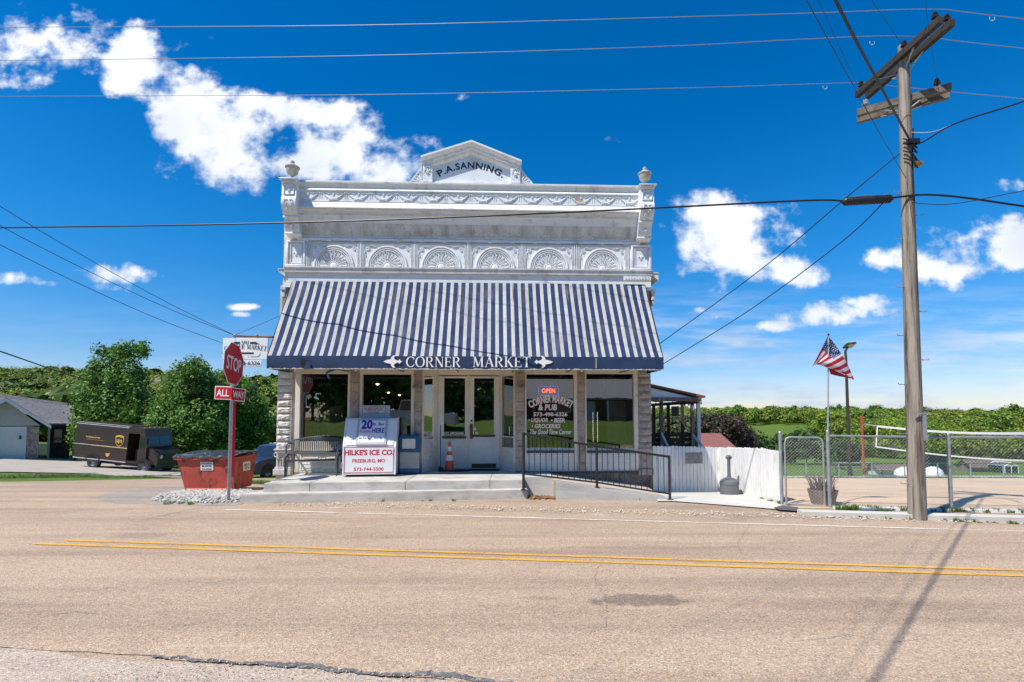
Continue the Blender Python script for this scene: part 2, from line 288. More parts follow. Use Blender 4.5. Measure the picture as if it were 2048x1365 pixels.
# serif capitals drawn as strokes: T thick, t thin; arcs as polylines
def arc(cx,cy,rx,ry,a0,a1,n=14): return [(cx+rx*math.cos(R(a0+(a1-a0)*i/n)),cy+ry*math.sin(R(a0+(a1-a0)*i/n))) for i in range(n+1)]
TK,TN=.15,.05
def serif_glyph(ch):
    """returns (width, list of (polyline, widths)), serif list (x,y,halfwidth)"""
    S=[];F=[]
    def st(pts,w): S.append((pts,w if isinstance(w,list) else [w]*len(pts)))
    def bowl(cx,cy,rx,ry,a0,a1,n=16,lo=TN,hi=TK):
        p=arc(cx,cy,rx,ry,a0,a1,n); st(p,[lo+(hi-lo)*abs(math.cos(R(a0+(a1-a0)*i/n)))**1.3 for i in range(n+1)])
    def sf(x,y,h=.13): F.append((x,y,h))
    w=.75
    if ch=='C': bowl(.42,.5,.38,.49,45,315); st([(.69,.86),(.72,.68)],[.10,.03]); st([(.69,.14),(.73,.3)],[.05,.03]); w=.8
    elif ch=='G': bowl(.42,.5,.38,.49,45,315); st([(.69,.86),(.72,.68)],[.10,.03]); st([(.7,.08),(.7,.42)],TK); sf(.7,.42); w=.88
    elif ch=='O': bowl(.43,.5,.38,.49,0,360,28); w=.88
    elif ch=='0': bowl(.3,.5,.25,.49,0,360,24); w=.62
    elif ch in 'RBPD':
        st([(.15,0),(.15,1)],TK); sf(.15,1); sf(.15,0)
        if ch=='D': st([(.15,.975),(.4,.975)],TN); st([(.15,.025),(.4,.025)],TN); bowl(.36,.5,.38,.475,-90,90); w=.86
        else:
            st([(.15,.975),(.38,.975)],TN); st([(.15,.5),(.38,.5)],TN); bowl(.36,.74,.24,.237,-90,90,10)
            if ch=='R': st([(.36,.5),(.68,.0)],[TN*1.5,TK]); sf(.7,0,.09); w=.8
            elif ch=='B': st([(.15,.025),(.38,.025)],TN); bowl(.36,.26,.29,.237,-90,90,10); w=.74
            else: w=.66
    elif ch=='N': st([(.14,0),(.14,1)],TN); st([(.14,1),(.74,0)],TK); st([(.74,0),(.74,1)],TN); sf(.14,0,.1);sf(.1,1,.1);sf(.74,1,.1); w=.88
    elif ch=='M': st([(.14,0),(.18,1)],TN); st([(.18,1),(.5,.05)],TK); st([(.5,.05),(.82,1)],TN); st([(.82,1),(.84,0)],TK); sf(.14,0,.1);sf(.14,1,.09);sf(.84,0,.13);sf(.86,1,.09); w=1.0
    elif ch in 'EFL':
        st([(.15,0),(.15,1)],TK); sf(.15,1,.12); sf(.15,0,.12); w=.66
        if ch!='L': st([(.15,.975),(.56,.975)],TN); st([(.57,.98),(.57,.8)],[.05,.03]); st([(.15,.52),(.45,.52)],TN); st([(.45,.62),(.45,.42)],.035)
        if ch!='F': st([(.15,.025),(.58,.025)],TN); st([(.6,.02),(.62,.24)],[.05,.03])
    elif ch=='T': st([(.36,0),(.36,1)],TK); sf(.36,0); st([(.04,.975),(.68,.975)],TN); st([(.05,.98),(.03,.78)],[.05,.03]); st([(.67,.98),(.69,.78)],[.05,.03]); w=.72
    elif ch=='I': st([(.15,0),(.15,1)],TK); sf(.15,0);sf(.15,1); w=.32
    elif ch=='A': st([(.1,0),(.4,1)],TN); st([(.4,1),(.7,0)],TK); st([(.2,.34),(.6,.34)],TN*.9); sf(.1,0,.1); sf(.7,0,.13); w=.8
    elif ch=='V': st([(.08,1),(.38,0)],TK); st([(.38,0),(.66,1)],TN); sf(.08,1,.12); sf(.66,1,.1); w=.74
    elif ch=='W': st([(.08,1),(.34,0)],TK); st([(.34,0),(.56,1)],TN); st([(.5,1),(.76,0)],TK); st([(.76,0),(.98,1)],TN); sf(.08,1,.1); sf(.98,1,.1); w=1.06
    elif ch=='K': st([(.15,0),(.15,1)],TK); sf(.15,1);sf(.15,0); st([(.17,.42),(.62,1)],TN); st([(.32,.6),(.68,0)],TK); sf(.62,1,.1); sf(.7,0,.11); w=.8
    elif ch=='U': st([(.15,1),(.15,.3)]+arc(.4,.3,.25,.28,180,360,10)+[(.65,1)],[TK,TK]+[TK*.8-.03*i/10 for i in range(11)]+[TN]); sf(.15,1,.12); sf(.65,1,.1); w=.8
    elif ch=='S': p=arc(.3,.735,.2,.24,40,270,10)+arc(.3,.26,.23,.24,90,-140,10)[1:]; n=len(p); st(p,[TN+(TK-TN)*math.sin(math.pi*i/(n-1)) for i in range(n)]); st([(.47,.9),(.5,.72)],[.07,.03]); st([(.1,.1),(.07,.3)],[.07,.03]); w=.6
    elif ch=='H': st([(.15,0),(.15,1)],TK); st([(.65,0),(.65,1)],TK); st([(.15,.5),(.65,.5)],TN); [sf(x,y,.12) for x in (.15,.65) for y in (0,1)]; w=.8
    elif ch=='Y': st([(.06,1),(.36,.45)],TK); st([(.66,1),(.36,.45)],TN); st([(.36,0),(.36,.5)],TK); sf(.36,0); sf(.06,1,.11); sf(.66,1,.09); w=.72
    else: w=.4
    return w,S,F
def serif_mesh(body,gap=.07):
    x=0;V=[];Fc=[]
    def quadstrip(pts,ws):
        k=len(V); n=len(pts)
        for i in range(n):
            a=Vector(pts[max(0,i-1)]);b=Vector(pts[min(n-1,i+1)]); t=(b-a).normalized(); nn=Vector((-t.y,t.x)); p=Vector(pts[i])
            V.append((p.x+nn.x*ws[i]/2,p.y+nn.y*ws[i]/2,0)); V.append((p.x-nn.x*ws[i]/2,p.y-nn.y*ws[i]/2,0))
        for i in range(n-1): Fc.append((k+2*i,k+2*i+1,k+2*i+3,k+2*i+2))
    for ch in body:
        if ch==' ': x+=.45; continue
        w,S,F=serif_glyph(ch)
        for pts,ws in S: quadstrip([(x+a,b) for a,b in pts],ws)
        for (a,b,h) in F:
            yy=.02 if b<.5 else .98; quadstrip([(x+a-h,yy),(x+a+h,yy)],[.045,.045])
        x+=w+gap
    return [Vector(v) for v in V],Fc
def fit_text(name,mesh,w,h,loc,m,parent,rot=(math.pi/2,0,0),arcz=0.,thick=0.,label=None,clear=0):
    vs,fs=mesh; x0=min(v.x for v in vs);x1=max(v.x for v in vs);y0=min(v.y for v in vs);y1=max(v.y for v in vs)
    out=[]
    for v in vs:
        x=((v.x-x0)/(x1-x0)-.5)*w; y=((v.y-y0)/(y1-y0)-.5)*h
        if arcz:
            t=x/(w/2); a=-2*arcz*t/(w/2)          # slope
            x2=x-y*math.sin(math.atan(a)); y=y*math.cos(math.atan(a))+arcz*(1-t*t)-arcz/2; x=x2
        out.append((x,y,v.z))
    b=MB(); b.add(out,fs)
    if thick:
        k=len(out); b.v+=[(p[0],p[1],-thick) for p in out]
        b.f=list(b.f)
        ed={}
        for f in fs:
            for i in range(len(f)):
                e=(f[i],f[(i+1)%len(f)]); key=tuple(sorted(e)); ed[key]=ed.get(key,[])+[e]
        for kk,es in ed.items():
            if len(es)==1: a_,b_=es[0]; b.f.append((a_,b_,b_+k,a_+k)); b.m.append(0)
    me=bpy.data.meshes.new(name); me.from_pydata(b.v,[],b.f); me.materials.append(m); me.update()
    o=bpy.data.objects.new(name,me); COL.objects.link(o); o.rotation_euler=rot; o.location=loc
    if parent: o.parent=parent
    return o
def T(body,bold=.0,**k): return text_mesh(body,bold=bold,**k)
def pbox(px0,py0,px1,py1,out):      # facade-frame box from photo pixels: centre x, centre z, width, height
    a=L(px0,py0,out); b=L(px1,py1,out); return (a.x+b.x)/2,(a.z+b.z)/2,abs(b.x-a.x),abs(a.z-b.z)
# ================================================================ GROUND
def grid_axis(segs):
    out=[]
    for a,b,st in segs:
        n=max(1,round((b-a)/st)); out+=[a+(b-a)*i/n for i in range(n)]
    out.append(segs[-1][1]); return out
def sheet_mat(name,c,c2,c3,s=1.,bump=.5):
    m,nt,b=nodemat(name); N=nt.nodes; K=nt.links; tc=N.new('ShaderNodeTexCoord')
    col=c
    prev=None
    for i,(sc,cc,a,b_) in enumerate(((.12*s,c2,.42,.62),(1.1*s,c3,.5,.7),(9*s,tuple(x*.6 for x in c),.5,.75),(40*s,tuple(min(1,x*1.6) for x in c),.55,.75))):
        n=N.new('ShaderNodeTexNoise'); n.inputs['Scale'].default_value=sc; n.inputs['Detail'].default_value=6; n.inputs['Roughness'].default_value=.65; K.new(tc.outputs['Object'],n.inputs['Vector'])
        r=N.new('ShaderNodeMapRange'); r.inputs[1].default_value=a; r.inputs[2].default_value=b_; r.inputs[4].default_value=.8; K.new(n.outputs[0],r.inputs[0])
        x=N.new('ShaderNodeMix'); x.data_type='RGBA'; K.new(r.outputs[0],x.inputs[0]); x.inputs[7].default_value=cc+(1,)
        if prev is None: x.inputs[6].default_value=c+(1,)
        else: K.new(prev,x.inputs[6])
        prev=x.outputs[2]
    K.new(prev,b.inputs['Base Color']); b.inputs['Roughness'].default_value=.95; b.inputs['Specular IOR Level'].default_value=.15
    n=N.new('ShaderNodeTexNoise'); n.inputs['Scale'].default_value=30*s; n.inputs['Detail'].default_value=6; K.new(tc.outputs['Object'],n.inputs['Vector'])
    bp=N.new('ShaderNodeBump'); bp.inputs['Strength'].default_value=bump; bp.inputs['Distance'].default_value=.03; K.new(n.outputs[0],bp.inputs['Height']); K.new(bp.outputs[0],b.inputs['Normal']); return m
M_grass=sheet_mat('grass ground',(.085,.15,.018),(.12,.18,.028),(.14,.16,.045))
M_dirt=chipseal('shoulder gravel',(.42,.325,.235))
M_rock=chipseal('limestone chips',(.42,.39,.35))
gx=grid_axis([(-900,-200,40),(-200,-60,7),(-60,-30,3),(-30,30,1),(30,60,3),(60,200,7),(200,900,40)])
gy=grid_axis([(-120,-42.5,15),(-42.5,-2.5,2),(-2.5,11.5,1),(11.5,54,.85),(54,120,4),(120,450,8),(450,1800,90)])
b=MB(); nx=len(gx)
b.v=[(x,y,tz(x,y)) for y in gy for x in gx]; b.f=[(j*nx+i,j*nx+i+1,(j+1)*nx+i+1,(j+1)*nx+i) for j in range(len(gy)-1) for i in range(nx-1)]; b.m=[0]*len(b.f)
tag(b.build('ground',M_grass,smooth=True),kind='structure')
def jag(pts,amp=.06,step=.35,closed=True,seed=1):
    rr=random.Random(seed); out=[]; n=len(pts)
    for i in range(n if closed else n-1):
        a=Vector(pts[i]); c=Vector(pts[(i+1)%n]); d=(c-a).length; k=max(1,min(120,int(d/step))); nn=Vector((-(c-a).y,(c-a).x)).normalized(); w=0
        for j in range(k):
            w=w*.6+rr.uniform(-1,1)*amp; p=a+(c-a)*(j/k)+nn*w; out.append((p.x,p.y))
    return out
def drape(name,poly,off,m,step=1.,kind='structure',zf=None,parent=None,sort=True):
    bm=bmesh.new(); f=bm.faces.new([bm.verts.new((p[0],p[1],0)) for p in poly])
    xs=[p[0] for p in poly]; ys=[p[1] for p in poly]
    def cut(co,no): bmesh.ops.bisect_plane(bm,geom=bm.verts[:]+bm.edges[:]+bm.faces[:],plane_co=co,plane_no=no,dist=1e-5)
    bmesh.ops.triangulate(bm,faces=bm.faces[:])
    if max(ys)>11.5 or min(ys)<-2.5:
        Y=[y for y in gy if min(ys)<y<max(ys) and (y>=11.4 or y<-2.4)]
        for y in Y: cut((0,y,0),(0,1,0))
        if min(xs)<-20:
            for x in [x for x in gx if min(xs)<x<-19.5]: cut((x,0,0),(1,0,0))
    bmesh.ops.triangulate(bm,faces=[f for f in bm.faces if len(f.verts)>4])
    for v in bm.verts: v.co.z=(zf or tz)(v.co.x,v.co.y)+off
    bmesh.ops.recalc_face_normals(bm,faces=bm.faces[:])
    if sum(f.normal.z for f in bm.faces)<0: bmesh.ops.reverse_faces(bm,faces=bm.faces[:])
    me=bpy.data.meshes.new(name); bm.to_mesh(me); bm.free(); me.materials.append(m); o=bpy.data.objects.new(name,me); COL.objects.link(o)
    if kind: o['kind']=kind
    if parent: o.parent=parent
    return o
wl0=atz(450,1022).xy; wl1=atz(2048,1066).xy; wd=(wl1-wl0)/(wl1.x-wl0.x)         # white edge line
def wline(x,o=0.): return (x,wl0.y+wd.y*(x-wl0.x)+o)
stain1=atz(1275,1203); stain2=atz(1085,1200); stain3=atz(275,1075); stain4=atz(1750,1215); stain5=atz(1330,1098)
M_road=chipseal('chip seal road',(.455,.345,.245),stain=[(stain1.x,stain1.y,.53,.19,(.55,.56,.6),.9),(stain2.x,stain2.y,.24,.06,(.68,.68,.7),.6),(stain3.x,stain3.y,.5,.2,(.75,.75,.78),.7),(stain4.x,stain4.y,1.3,.22,(.84,.83,.84),.8),(stain5.x,stain5.y,1.6,.1,(.8,.79,.8),.7)])
near=[(-60,11.5),(-12,5.3),tuple(atz(350,1322).xy),tuple(atz(560,1336).xy),tuple(atz(860,1360).xy),(8,2.2),(60,-6)]
shoulder=jag([(-60,-.6),(-14,-1.2),(0,-2.),(60,-9),(60,8.4),(10.5,9.9),(6.8,10.3),(5.9,11.3),(4.,12.6),(-6.3,13.3),(-9.5,16.5),(-14,14.5),(-11,11),(-60,13)],.05,.4)
tag(drape('road_shoulder',shoulder,.010,M_dirt))
M_pale=chipseal('pale gravel verge',(.47,.39,.31))
drape('gravel_verge',jag([(-14,.6),(8,-1.0),(8,2.1),tuple(atz(860,1363).xy),tuple(atz(560,1338).xy),tuple(atz(350,1325).xy),(-12,5.2)],.04,.25,seed=33),.014,M_pale)
far_l=[ghit(*p).xy for p in ((-60,969),(0,965),(180,962),(370,958),(470,958),(556,958))]
road=jag(near[:1]+near[1:6]+[(60,-6)],.03,.25,closed=False,seed=3)+[(60,-6)]+[wline(60,.45)]+jag([wline(20,.45),wline(-5.3,.45)],.04,.3,closed=False,seed=4)+[wline(-5.4,.5),(-6.6,11.6),(-6.9,13.2),(-6.8,24)]+[tuple(p) for p in reversed(far_l)]+[(-60,17)]
tag(drape('road',road,.018,M_road))
# ragged dark break along the near pavement edge
M_crack=mat('broken asphalt edge',(.12,.115,.115),rough=.9,var=.5,scale=25,c2=(.34,.29,.25),f2=(.5,.62),s2=18,bump=.6,bs=60)
def crack(pts,w,seed):
    rr=random.Random(seed); P=[Vector(atz(*p).xy) for p in pts]; Q=[]
    for a,c in zip(P[:-1],P[1:]):
        n=max(2,int((c-a).length/.06)); Q+=[a.lerp(c,i/n)+Vector((rr.uniform(-.015,.015),rr.uniform(-.012,.012))) for i in range(n)]
    T_=[];B_=[]
    for i,q in enumerate(Q):
        t=(Q[min(i+1,len(Q)-1)]-Q[max(i-1,0)]).normalized(); n=Vector((-t.y,t.x))*w*rr.uniform(.25,1)*min(1,.2+4*min(i,len(Q)-1-i)/len(Q)); T_.append(tuple(q+n)); B_.append(tuple(q-n))
    drape('road_crack',T_+B_[::-1],.0225,M_crack)
crack([(1205,1118),(1190,1160),(1215,1215),(1212,1262),(1226,1300)],.0022,1); crack([(1500,1052),(1475,1090),(1490,1130)],.003,2); crack([(560,1062),(640,1066),(760,1063),(830,1070)],.004,3); crack([(80,1240),(150,1228),(210,1236)],.0035,4); crack([(1590,1290),(1700,1275),(1790,1290),(1900,1280)],.003,5); crack([(340,1165),(420,1170),(500,1160)],.003,6)
rr=random.Random(5); top=[];bot=[]; w=0
for i in range(150):
    t=i/149; a=Vector(near[2]); c=Vector(near[4]); p=a+(c-a)*(t*1.5-.1); w=w*.85+rr.uniform(-.012,.012); th=.012+.05*abs(math.sin(t*9+1))*rr.uniform(.5,1)*min(1,t*3)
    top.append((p.x,p.y+w+th)); bot.append((p.x,p.y+w-.012-rr.uniform(0,.012)))
tag(drape('asphalt_edge',top+bot[::-1],.024,M_crack))
# worn paint: transparent where the paint has gone
def paint(name,c,wear=.5):
    m,nt,b=nodemat(name); N=nt.nodes; K=nt.links; tc=N.new('ShaderNodeTexCoord')
    n=N.new('ShaderNodeTexNoise'); n.inputs['Scale'].default_value=45; n.inputs['Detail'].default_value=4; n.inputs['Roughness'].default_value=.8; K.new(tc.outputs['Object'],n.inputs['Vector'])
    n2=N.new('ShaderNodeTexNoise'); n2.inputs['Scale'].default_value=1.5; K.new(tc.outputs['Object'],n2.inputs['Vector'])
    ad=N.new('ShaderNodeMath'); ad.operation='MULTIPLY_ADD'; K.new(n2.outputs[0],ad.inputs[0]); ad.inputs[1].default_value=.5; K.new(n.outputs[0],ad.inputs[2])
    r=N.new('ShaderNodeMapRange'); r.inputs[1].default_value=wear+.14; r.inputs[2].default_value=wear+.24; K.new(ad.outputs[0],r.inputs[0])
    b.inputs['Base Color'].default_value=c+(1,); b.inputs['Roughness'].default_value=.8
    t=N.new('ShaderNodeBsdfTransparent'); x=N.new('ShaderNodeMixShader'); K.new(r.outputs[0],x.inputs[0]); K.new(t.outputs[0],x.inputs[1]); K.new(b.outputs[0],x.inputs[2]); K.new(x.outputs[0],nt.nodes['Material Output'].inputs[0]); return m
M_yel=paint('worn yellow paint',(.68,.36,.045),.47); M_wht=paint('worn white paint',(.72,.66,.58),.50); M_ghost=paint('ghost paint',(.62,.56,.48),.67)
def stripe(name,pa,pb,w,m,x0=None,x1=None,off=.026):
    a=atz(*pa).xy; c=atz(*pb).xy; s=(c.y-a.y)/(c.x-a.x); x0=a.x if x0 is None else x0; x1=c.x if x1 is None else x1
    f=lambda x:a.y+s*(x-a.x)
    n=40; T_=[(x0+(x1-x0)*i/n,f(x0+(x1-x0)*i/n)+w/2+.004*math.sin(i*1.7)) for i in range(n+1)]; B_=[(x0+(x1-x0)*i/n,f(x0+(x1-x0)*i/n)-w/2+.004*math.sin(i*2.3)) for i in range(n+1)]
    return drape(name,T_+B_[::-1],off,m)
stripe('road_line_yellow',(130,1084),(2048,1145),.075,M_yel,x1=30)
stripe('road_line_yellow',(70,1091),(2048,1156),.085,M_yel,x1=30)
stripe('road_line_white',(450,1022),(2048,1066),.07,M_wht,x1=40)
stripe('road_line_worn',(60,1029),(820,1058),.08,M_ghost)
stripe('road_line_worn',(620,1018),(2048,1052),.22,M_ghost,x1=30,off=.023)
# left corner: grey asphalt island, rock heap, grass verge, driveway
M_grey=chipseal('old grey asphalt',(.36,.32,.27))
isl=jag([tuple(ghit(*p).xy) for p in ((180,998),(230,1008),(330,1013),(470,1014),(520,1003),(520,985),(430,978),(330,976),(240,983))],.05,.3,seed=8)
tag(drape('gravel_island',isl,.022,M_grey))
def lumps(name,pts,rmin,rmax,m,n,seed,label=None):
    rr=random.Random(seed); b=MB(); bm=bmesh.new(); f=bm.faces.new([bm.verts.new((p[0],p[1],0)) for p in pts]); bmesh.ops.triangulate(bm,faces=[f])
    tr=[[v.co.copy() for v in f.verts] for f in bm.faces]; ar=[f.calc_area() for f in bm.faces]; bm.free()
    for i in range(n):
        t=rr.choices(tr,ar)[0]; u,v=rr.random(),rr.random()
        if u+v>1: u,v=1-u,1-v
        p=t[0]+(t[1]-t[0])*u+(t[2]-t[0])*v; r=rr.uniform(rmin,rmax)
        k=len(b.v); b.ball((p.x,p.y,tz(p.x,p.y)+.03+r*.25),(r*rr.uniform(.8,1.5),r*rr.uniform(.8,1.3),r*rr.uniform(.5,.9)),n=5)
        b.v[k:]=[(q[0]+rr.uniform(-.2,.2)*r,q[1]+rr.uniform(-.2,.2)*r,q[2]+rr.uniform(-.15,.15)*r) for q in b.v[k:]]
    return tag(b.build(name,m),label,None,None,'stuff')
rk=[tuple(ghit(*p).xy) for p in ((300,1004),(360,1010),(480,1008),(515,992),(500,982),(400,981),(345,986))]
M_stone=mat('white limestone rock',(.46,.43,.38),rough=.9,var=.35,scale=6,c2=(.25,.23,.20),f2=(.55,.7),s2=9)
lumps('rubble_stones',rk,.012,.042,M_stone,2300,3)
lumps('loose_gravel',[wline(-5,.6),wline(9,.6),wline(9,1.0),(-5,11.1)],.008,.02,mat('tan grit',(.6,.5,.4),rough=.9,var=.5,scale=8),900,31)
lumps('loose_gravel',[(-4.5,2.7),tuple(near[2]),tuple(near[4]),(1.5,3.1),(1,2.2)],.003,.008,mat('tan grit',(.6,.5,.4)),2200,32)
M_conc=mat('concrete',(.56,.53,.48),rough=.85,var=.14,scale=2.2,c2=(.40,.37,.33),f2=(.52,.75),s2=3.5,bump=.25,bs=60)
M_conc2=mat('pale concrete',(.56,.53,.47),rough=.85,var=.10,scale=1.5,c2=(.48,.45,.40),f2=(.55,.8),s2=5,bump=.2,bs=60)
M_drive=mat('driveway concrete',(.40,.35,.29),rough=.9,var=.15,scale=.8,c2=(.28,.24,.2),f2=(.55,.75),s2=2.5,bump=.2,bs=40)
drv=[tuple(ghit(*p).xy) for p in ((-80,952),(0,946),(180,949),(300,956),(372,958),(372,945),(300,932),(150,921),(60,916),(-80,926))]
tag(drape('driveway',jag(drv,.04,.8),.05,M_drive))
def tufts(name,m,spots,seed,bl=26):
    rr=random.Random(seed); b=MB()
    for (x,y,r,h) in spots:
        z=tz(x,y)
        for i in range(bl):
            a=rr.uniform(0,6.28); d=rr.uniform(0,r); px_,py_=x+math.cos(a)*d,y+math.sin(a)*d; hh=h*rr.uniform(.5,1.1); la=rr.uniform(0,6.28); lx,ly=math.cos(la)*hh*rr.uniform(.2,.8),math.sin(la)*hh*rr.uniform(.2,.8); w=rr.uniform(.004,.009)*(1+h*3)
            b.add([(px_-w,py_,z),(px_+w,py_,z),(px_+lx*.5+w*.7,py_+ly*.5,z+hh*.7),(px_+lx*.5-w*.7,py_+ly*.5,z+hh*.7),(px_+lx,py_+ly,z+hh)],[(0,1,2,3),(3,2,4)])
    return tag(b.build(name,m),None,None,None,'stuff')
M_blade=mat('grass blade',(.10,.17,.03),rough=.6,var=.4,scale=3)
def along(pa,pb,n,r,h,seed,off=0):
    rr=random.Random(seed); a=ghit(*pa);c=ghit(*pb); return [(lerp(a.x,c.x,t)+rr.uniform(-off,off),lerp(a.y,c.y,t)+rr.uniform(-off,off),r*rr.uniform(.6,1.3),h*rr.uniform(.5,1.3)) for t in [rr.random() for _ in range(n)]]
tufts('grass',M_blade,along((-60,958),(190,953),380,.25,.14,1,.5)+along((180,955),(372,955),160,.2,.12,2,.3)+along((500,968),(532,970),60,.15,.14,4,.3),1)
tufts('weeds',M_blade,along((565,1004),(620,1004),9,.05,.07,5,.03)+along((735,1003),(745,1003),5,.05,.12,6,.02)+along((755,1004),(785,1004),7,.07,.09,7,.03)+along((1685,1028),(1722,1030),16,.10,.16,9,.06)+along((1750,1030),(1775,1030),5,.05,.12,10,.04)+along((1800,1040),(1865,1040),10,.07,.07,11,.03)+along((1262,1002),(1285,1002),4,.05,.07,12,.02)+along((1590,1024),(1690,1028),8,.05,.05,13,.05),2,22)
tufts('weeds',M_blade,along((1668,1020),(2048,1028),46,.05,.10,14,.05)+along((1445,988),(1560,1012),16,.04,.09,15,.03)+along((485,1006),(1050,1003),14,.035,.06,16,.02)+along((1600,1034),(2048,1050),26,.05,.06,17,.04)+along((300,1010),(470,1013),10,.06,.07,18,.1),9,20)
tufts('grass',M_blade,along((1560,957),(2048,957),300,.22,.07,19,.25),10,22)
# sand court and its borders
M_sand=mat('court sand',(.54,.395,.265),rough=.95,var=.16,scale=1.6,c2=(.33,.24,.16),f2=(.60,.70),s2=2.2,bump=.9,bs=9,stretch=(.4,1.6,1))
sf=ghit(1567,957); sn=atz(1580,1018)
drape('sand_court',jag([(sn.x-.2,sn.y),(40,8.4),(60,24.4),(sf.x-2,sf.y)],.03,.8),.016,M_sand)
M_white=mat('white painted timber',(.74,.73,.71),rough=.6,var=.10,scale=4,c2=(.50,.45,.39),f2=(.56,.72),s2=5,stretch=(1,1,.35))
def tbox(name,a,c,w,z0,z1,m,parent=None,zf=None):
    a=Vector(a);c=Vector(c); d=(c-a).normalized(); n=Vector((-d.y,d.x))*w/2; b=MB(); za=tz(*a);zc=tz(*c)
    b.add([(a.x-n.x,a.y-n.y,za+z0),(c.x-n.x,c.y-n.y,zc+z0),(c.x+n.x,c.y+n.y,zc+z0),(a.x+n.x,a.y+n.y,za+z0),(a.x-n.x,a.y-n.y,za+z1),(c.x-n.x,c.y-n.y,zc+z1),(c.x+n.x,c.y+n.y,zc+z1),(a.x+n.x,a.y+n.y,za+z1)],[(0,3,2,1),(4,5,6,7),(0,1,5,4),(1,2,6,5),(2,3,7,6),(3,0,4,7)])
    return b.build(name,m,parent)
cfar=[ghit(1560,957),ghit(2120,956)]
tag(tbox('border_board',cfar[0].xy,cfar[1].xy,.1,-.05,.10,M_white),'long white painted board along the far edge of the sand court','border board')
cn=[atz(1668,1019),atz(2130,1029)]
tag(tbox('border_board',cn[0].xy,cn[1].xy,.09,-.02,.06,M_white),'white painted board at the foot of the chain link fence','border board')
k0,k1=atz(1600,1032),atz(2150,1048)
tag(tbox('kerb',k0.xy,k1.xy,.26,-.05,.10,M_conc2),kind='structure')
# concrete apron by the picket fence
ap=[tuple(ghit(*p).xy) for p in ((1315,1006),(1345,1006),(1440,1013),(1545,1022),(1600,1028),(1572,1014),(1440,984),(1300,984))]
drape('walkway',jag(ap,.012,.3,seed=21),.034,M_conc2)
pt=[tuple(atz(*p).xy) for p in ((1545,1020),(1560,1025),(1605,1028),(1596,1020),(1565,1015))]
drape('asphalt_patch',jag(pt,.02,.1,seed=22),.05,mat('tar patch',(.10,.10,.10),rough=.9,bump=.8,bs=40))
# steps
ZP,ZS=.403,.215
fl,fr=atz(527,967.5,ZP),atz(1050,960.5,ZP); sl,sr=atz(482,989.5,ZS),atz(1055,980,ZS)
M_step=mat('step concrete',(.52,.49,.44),rough=.85,var=.14,scale=1.8,c2=(.33,.31,.27),f2=(.47,.68),s2=3.2,bump=.25,bs=50,stretch=(.6,1,1.8))
st=thing('concrete_steps',(-2.7,11.6,0),0,'grey concrete porch slab with one long step below it, in front of the shop doors','steps')
def slab(name,poly,z0,z1,m,parent,bev=.012):
    bm=bmesh.new(); f=bm.faces.new([bm.verts.new((p[0],p[1],z0)) for p in poly]); r=bmesh.ops.extrude_face_region(bm,geom=[f])
    for v in [g for g in r['geom'] if isinstance(g,bmesh.types.BMVert)]: v.co.z=z1
    bmesh.ops.recalc_face_normals(bm,faces=bm.faces[:]); bmesh.ops.bevel(bm,geom=bm.edges[:],offset=bev,segments=2,affect='EDGES')
    me=bpy.data.meshes.new(name); bm.to_mesh(me); bm.free(); me.materials.append(m); o=bpy.data.objects.new(name,me); COL.objects.link(o)
    if parent: o.parent=parent; o.location=-Vector(parent.location)
    return o
back=lambda X:BY+BS*X
jx=[lerp(fl.x,fr.x,t) for t in (0,.17,.53,.86,1)]
wr=lambda x:(x,lerp(fl.y,fr.y,(x-fl.x)/(fr.x-fl.x)))
for a,c in zip(jx[:-1],jx[1:]): slab('porch_slab',[wr(a+.003),wr(c-.003),(c-.003,back(c)+1.3),(a+.003,back(a)+1.3)],-.3,ZP,M_step,st,.008)
slab('step',[(sl.x,sl.y),(sr.x,sr.y),(sr.x,sr.y+.6),(sl.x+.3,sl.y+1.0)],-.3,ZS,M_step,st,.014)
# ================================================================ MARKET BUILDING
bl=thing('market_building',(0,BY,0),BA,'old white pressed metal storefront with pediment, striped awning and large shop windows','building')
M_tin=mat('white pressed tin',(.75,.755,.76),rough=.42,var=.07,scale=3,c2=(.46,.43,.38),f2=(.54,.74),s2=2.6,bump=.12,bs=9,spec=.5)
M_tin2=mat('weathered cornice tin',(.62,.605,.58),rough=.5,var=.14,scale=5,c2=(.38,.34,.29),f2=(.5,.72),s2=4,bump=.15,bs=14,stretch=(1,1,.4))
M_pier=mat('rusticated stone paint',(.60,.56,.50),rough=.8,var=.14,scale=4,c2=(.42,.38,.33),f2=(.5,.7),s2=6,bump=.6,bs=18)
M_col=mat('bare column stone',(.40,.335,.28),rough=.9,var=.2,scale=4,c2=(.20,.17,.145),f2=(.5,.68),s2=7,bump=.7,bs=30)
M_cream=mat('aged cream paint',(.72,.65,.54),rough=.6,var=.08,scale=3,c2=(.42,.35,.27),f2=(.6,.75),s2=5,bump=.15,bs=25)
M_crw=mat('door white paint',(.72,.70,.65),rough=.55,var=.09,scale=3,c2=(.36,.30,.24),f2=(.6,.75),s2=6,bump=.15,bs=25)
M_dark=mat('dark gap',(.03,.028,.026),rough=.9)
M_blue=mat('base blue paint',(.05,.065,.10),rough=.6,var=.3,scale=6)
M_found=mat('foundation stone',(.30,.235,.18),rough=.9,var=.25,scale=3,c2=(.18,.14,.11),f2=(.45,.6),s2=5,bump=.8,bs=12)
M_black=mat('black paint',(.018,.018,.02),rough=.4)
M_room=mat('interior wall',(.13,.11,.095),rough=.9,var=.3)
G1=glassmat('shop glass',.19); G2=glassmat('door glass',.25)
XL,XR=LX(553,900),LX(1303,900)
ZH=LZ(747,0,936)            # underside of header
ZA=LZ(566,.1)               # awning top
ZT=LZ(366,.1)
Zg=-.6
def B(): return MB()
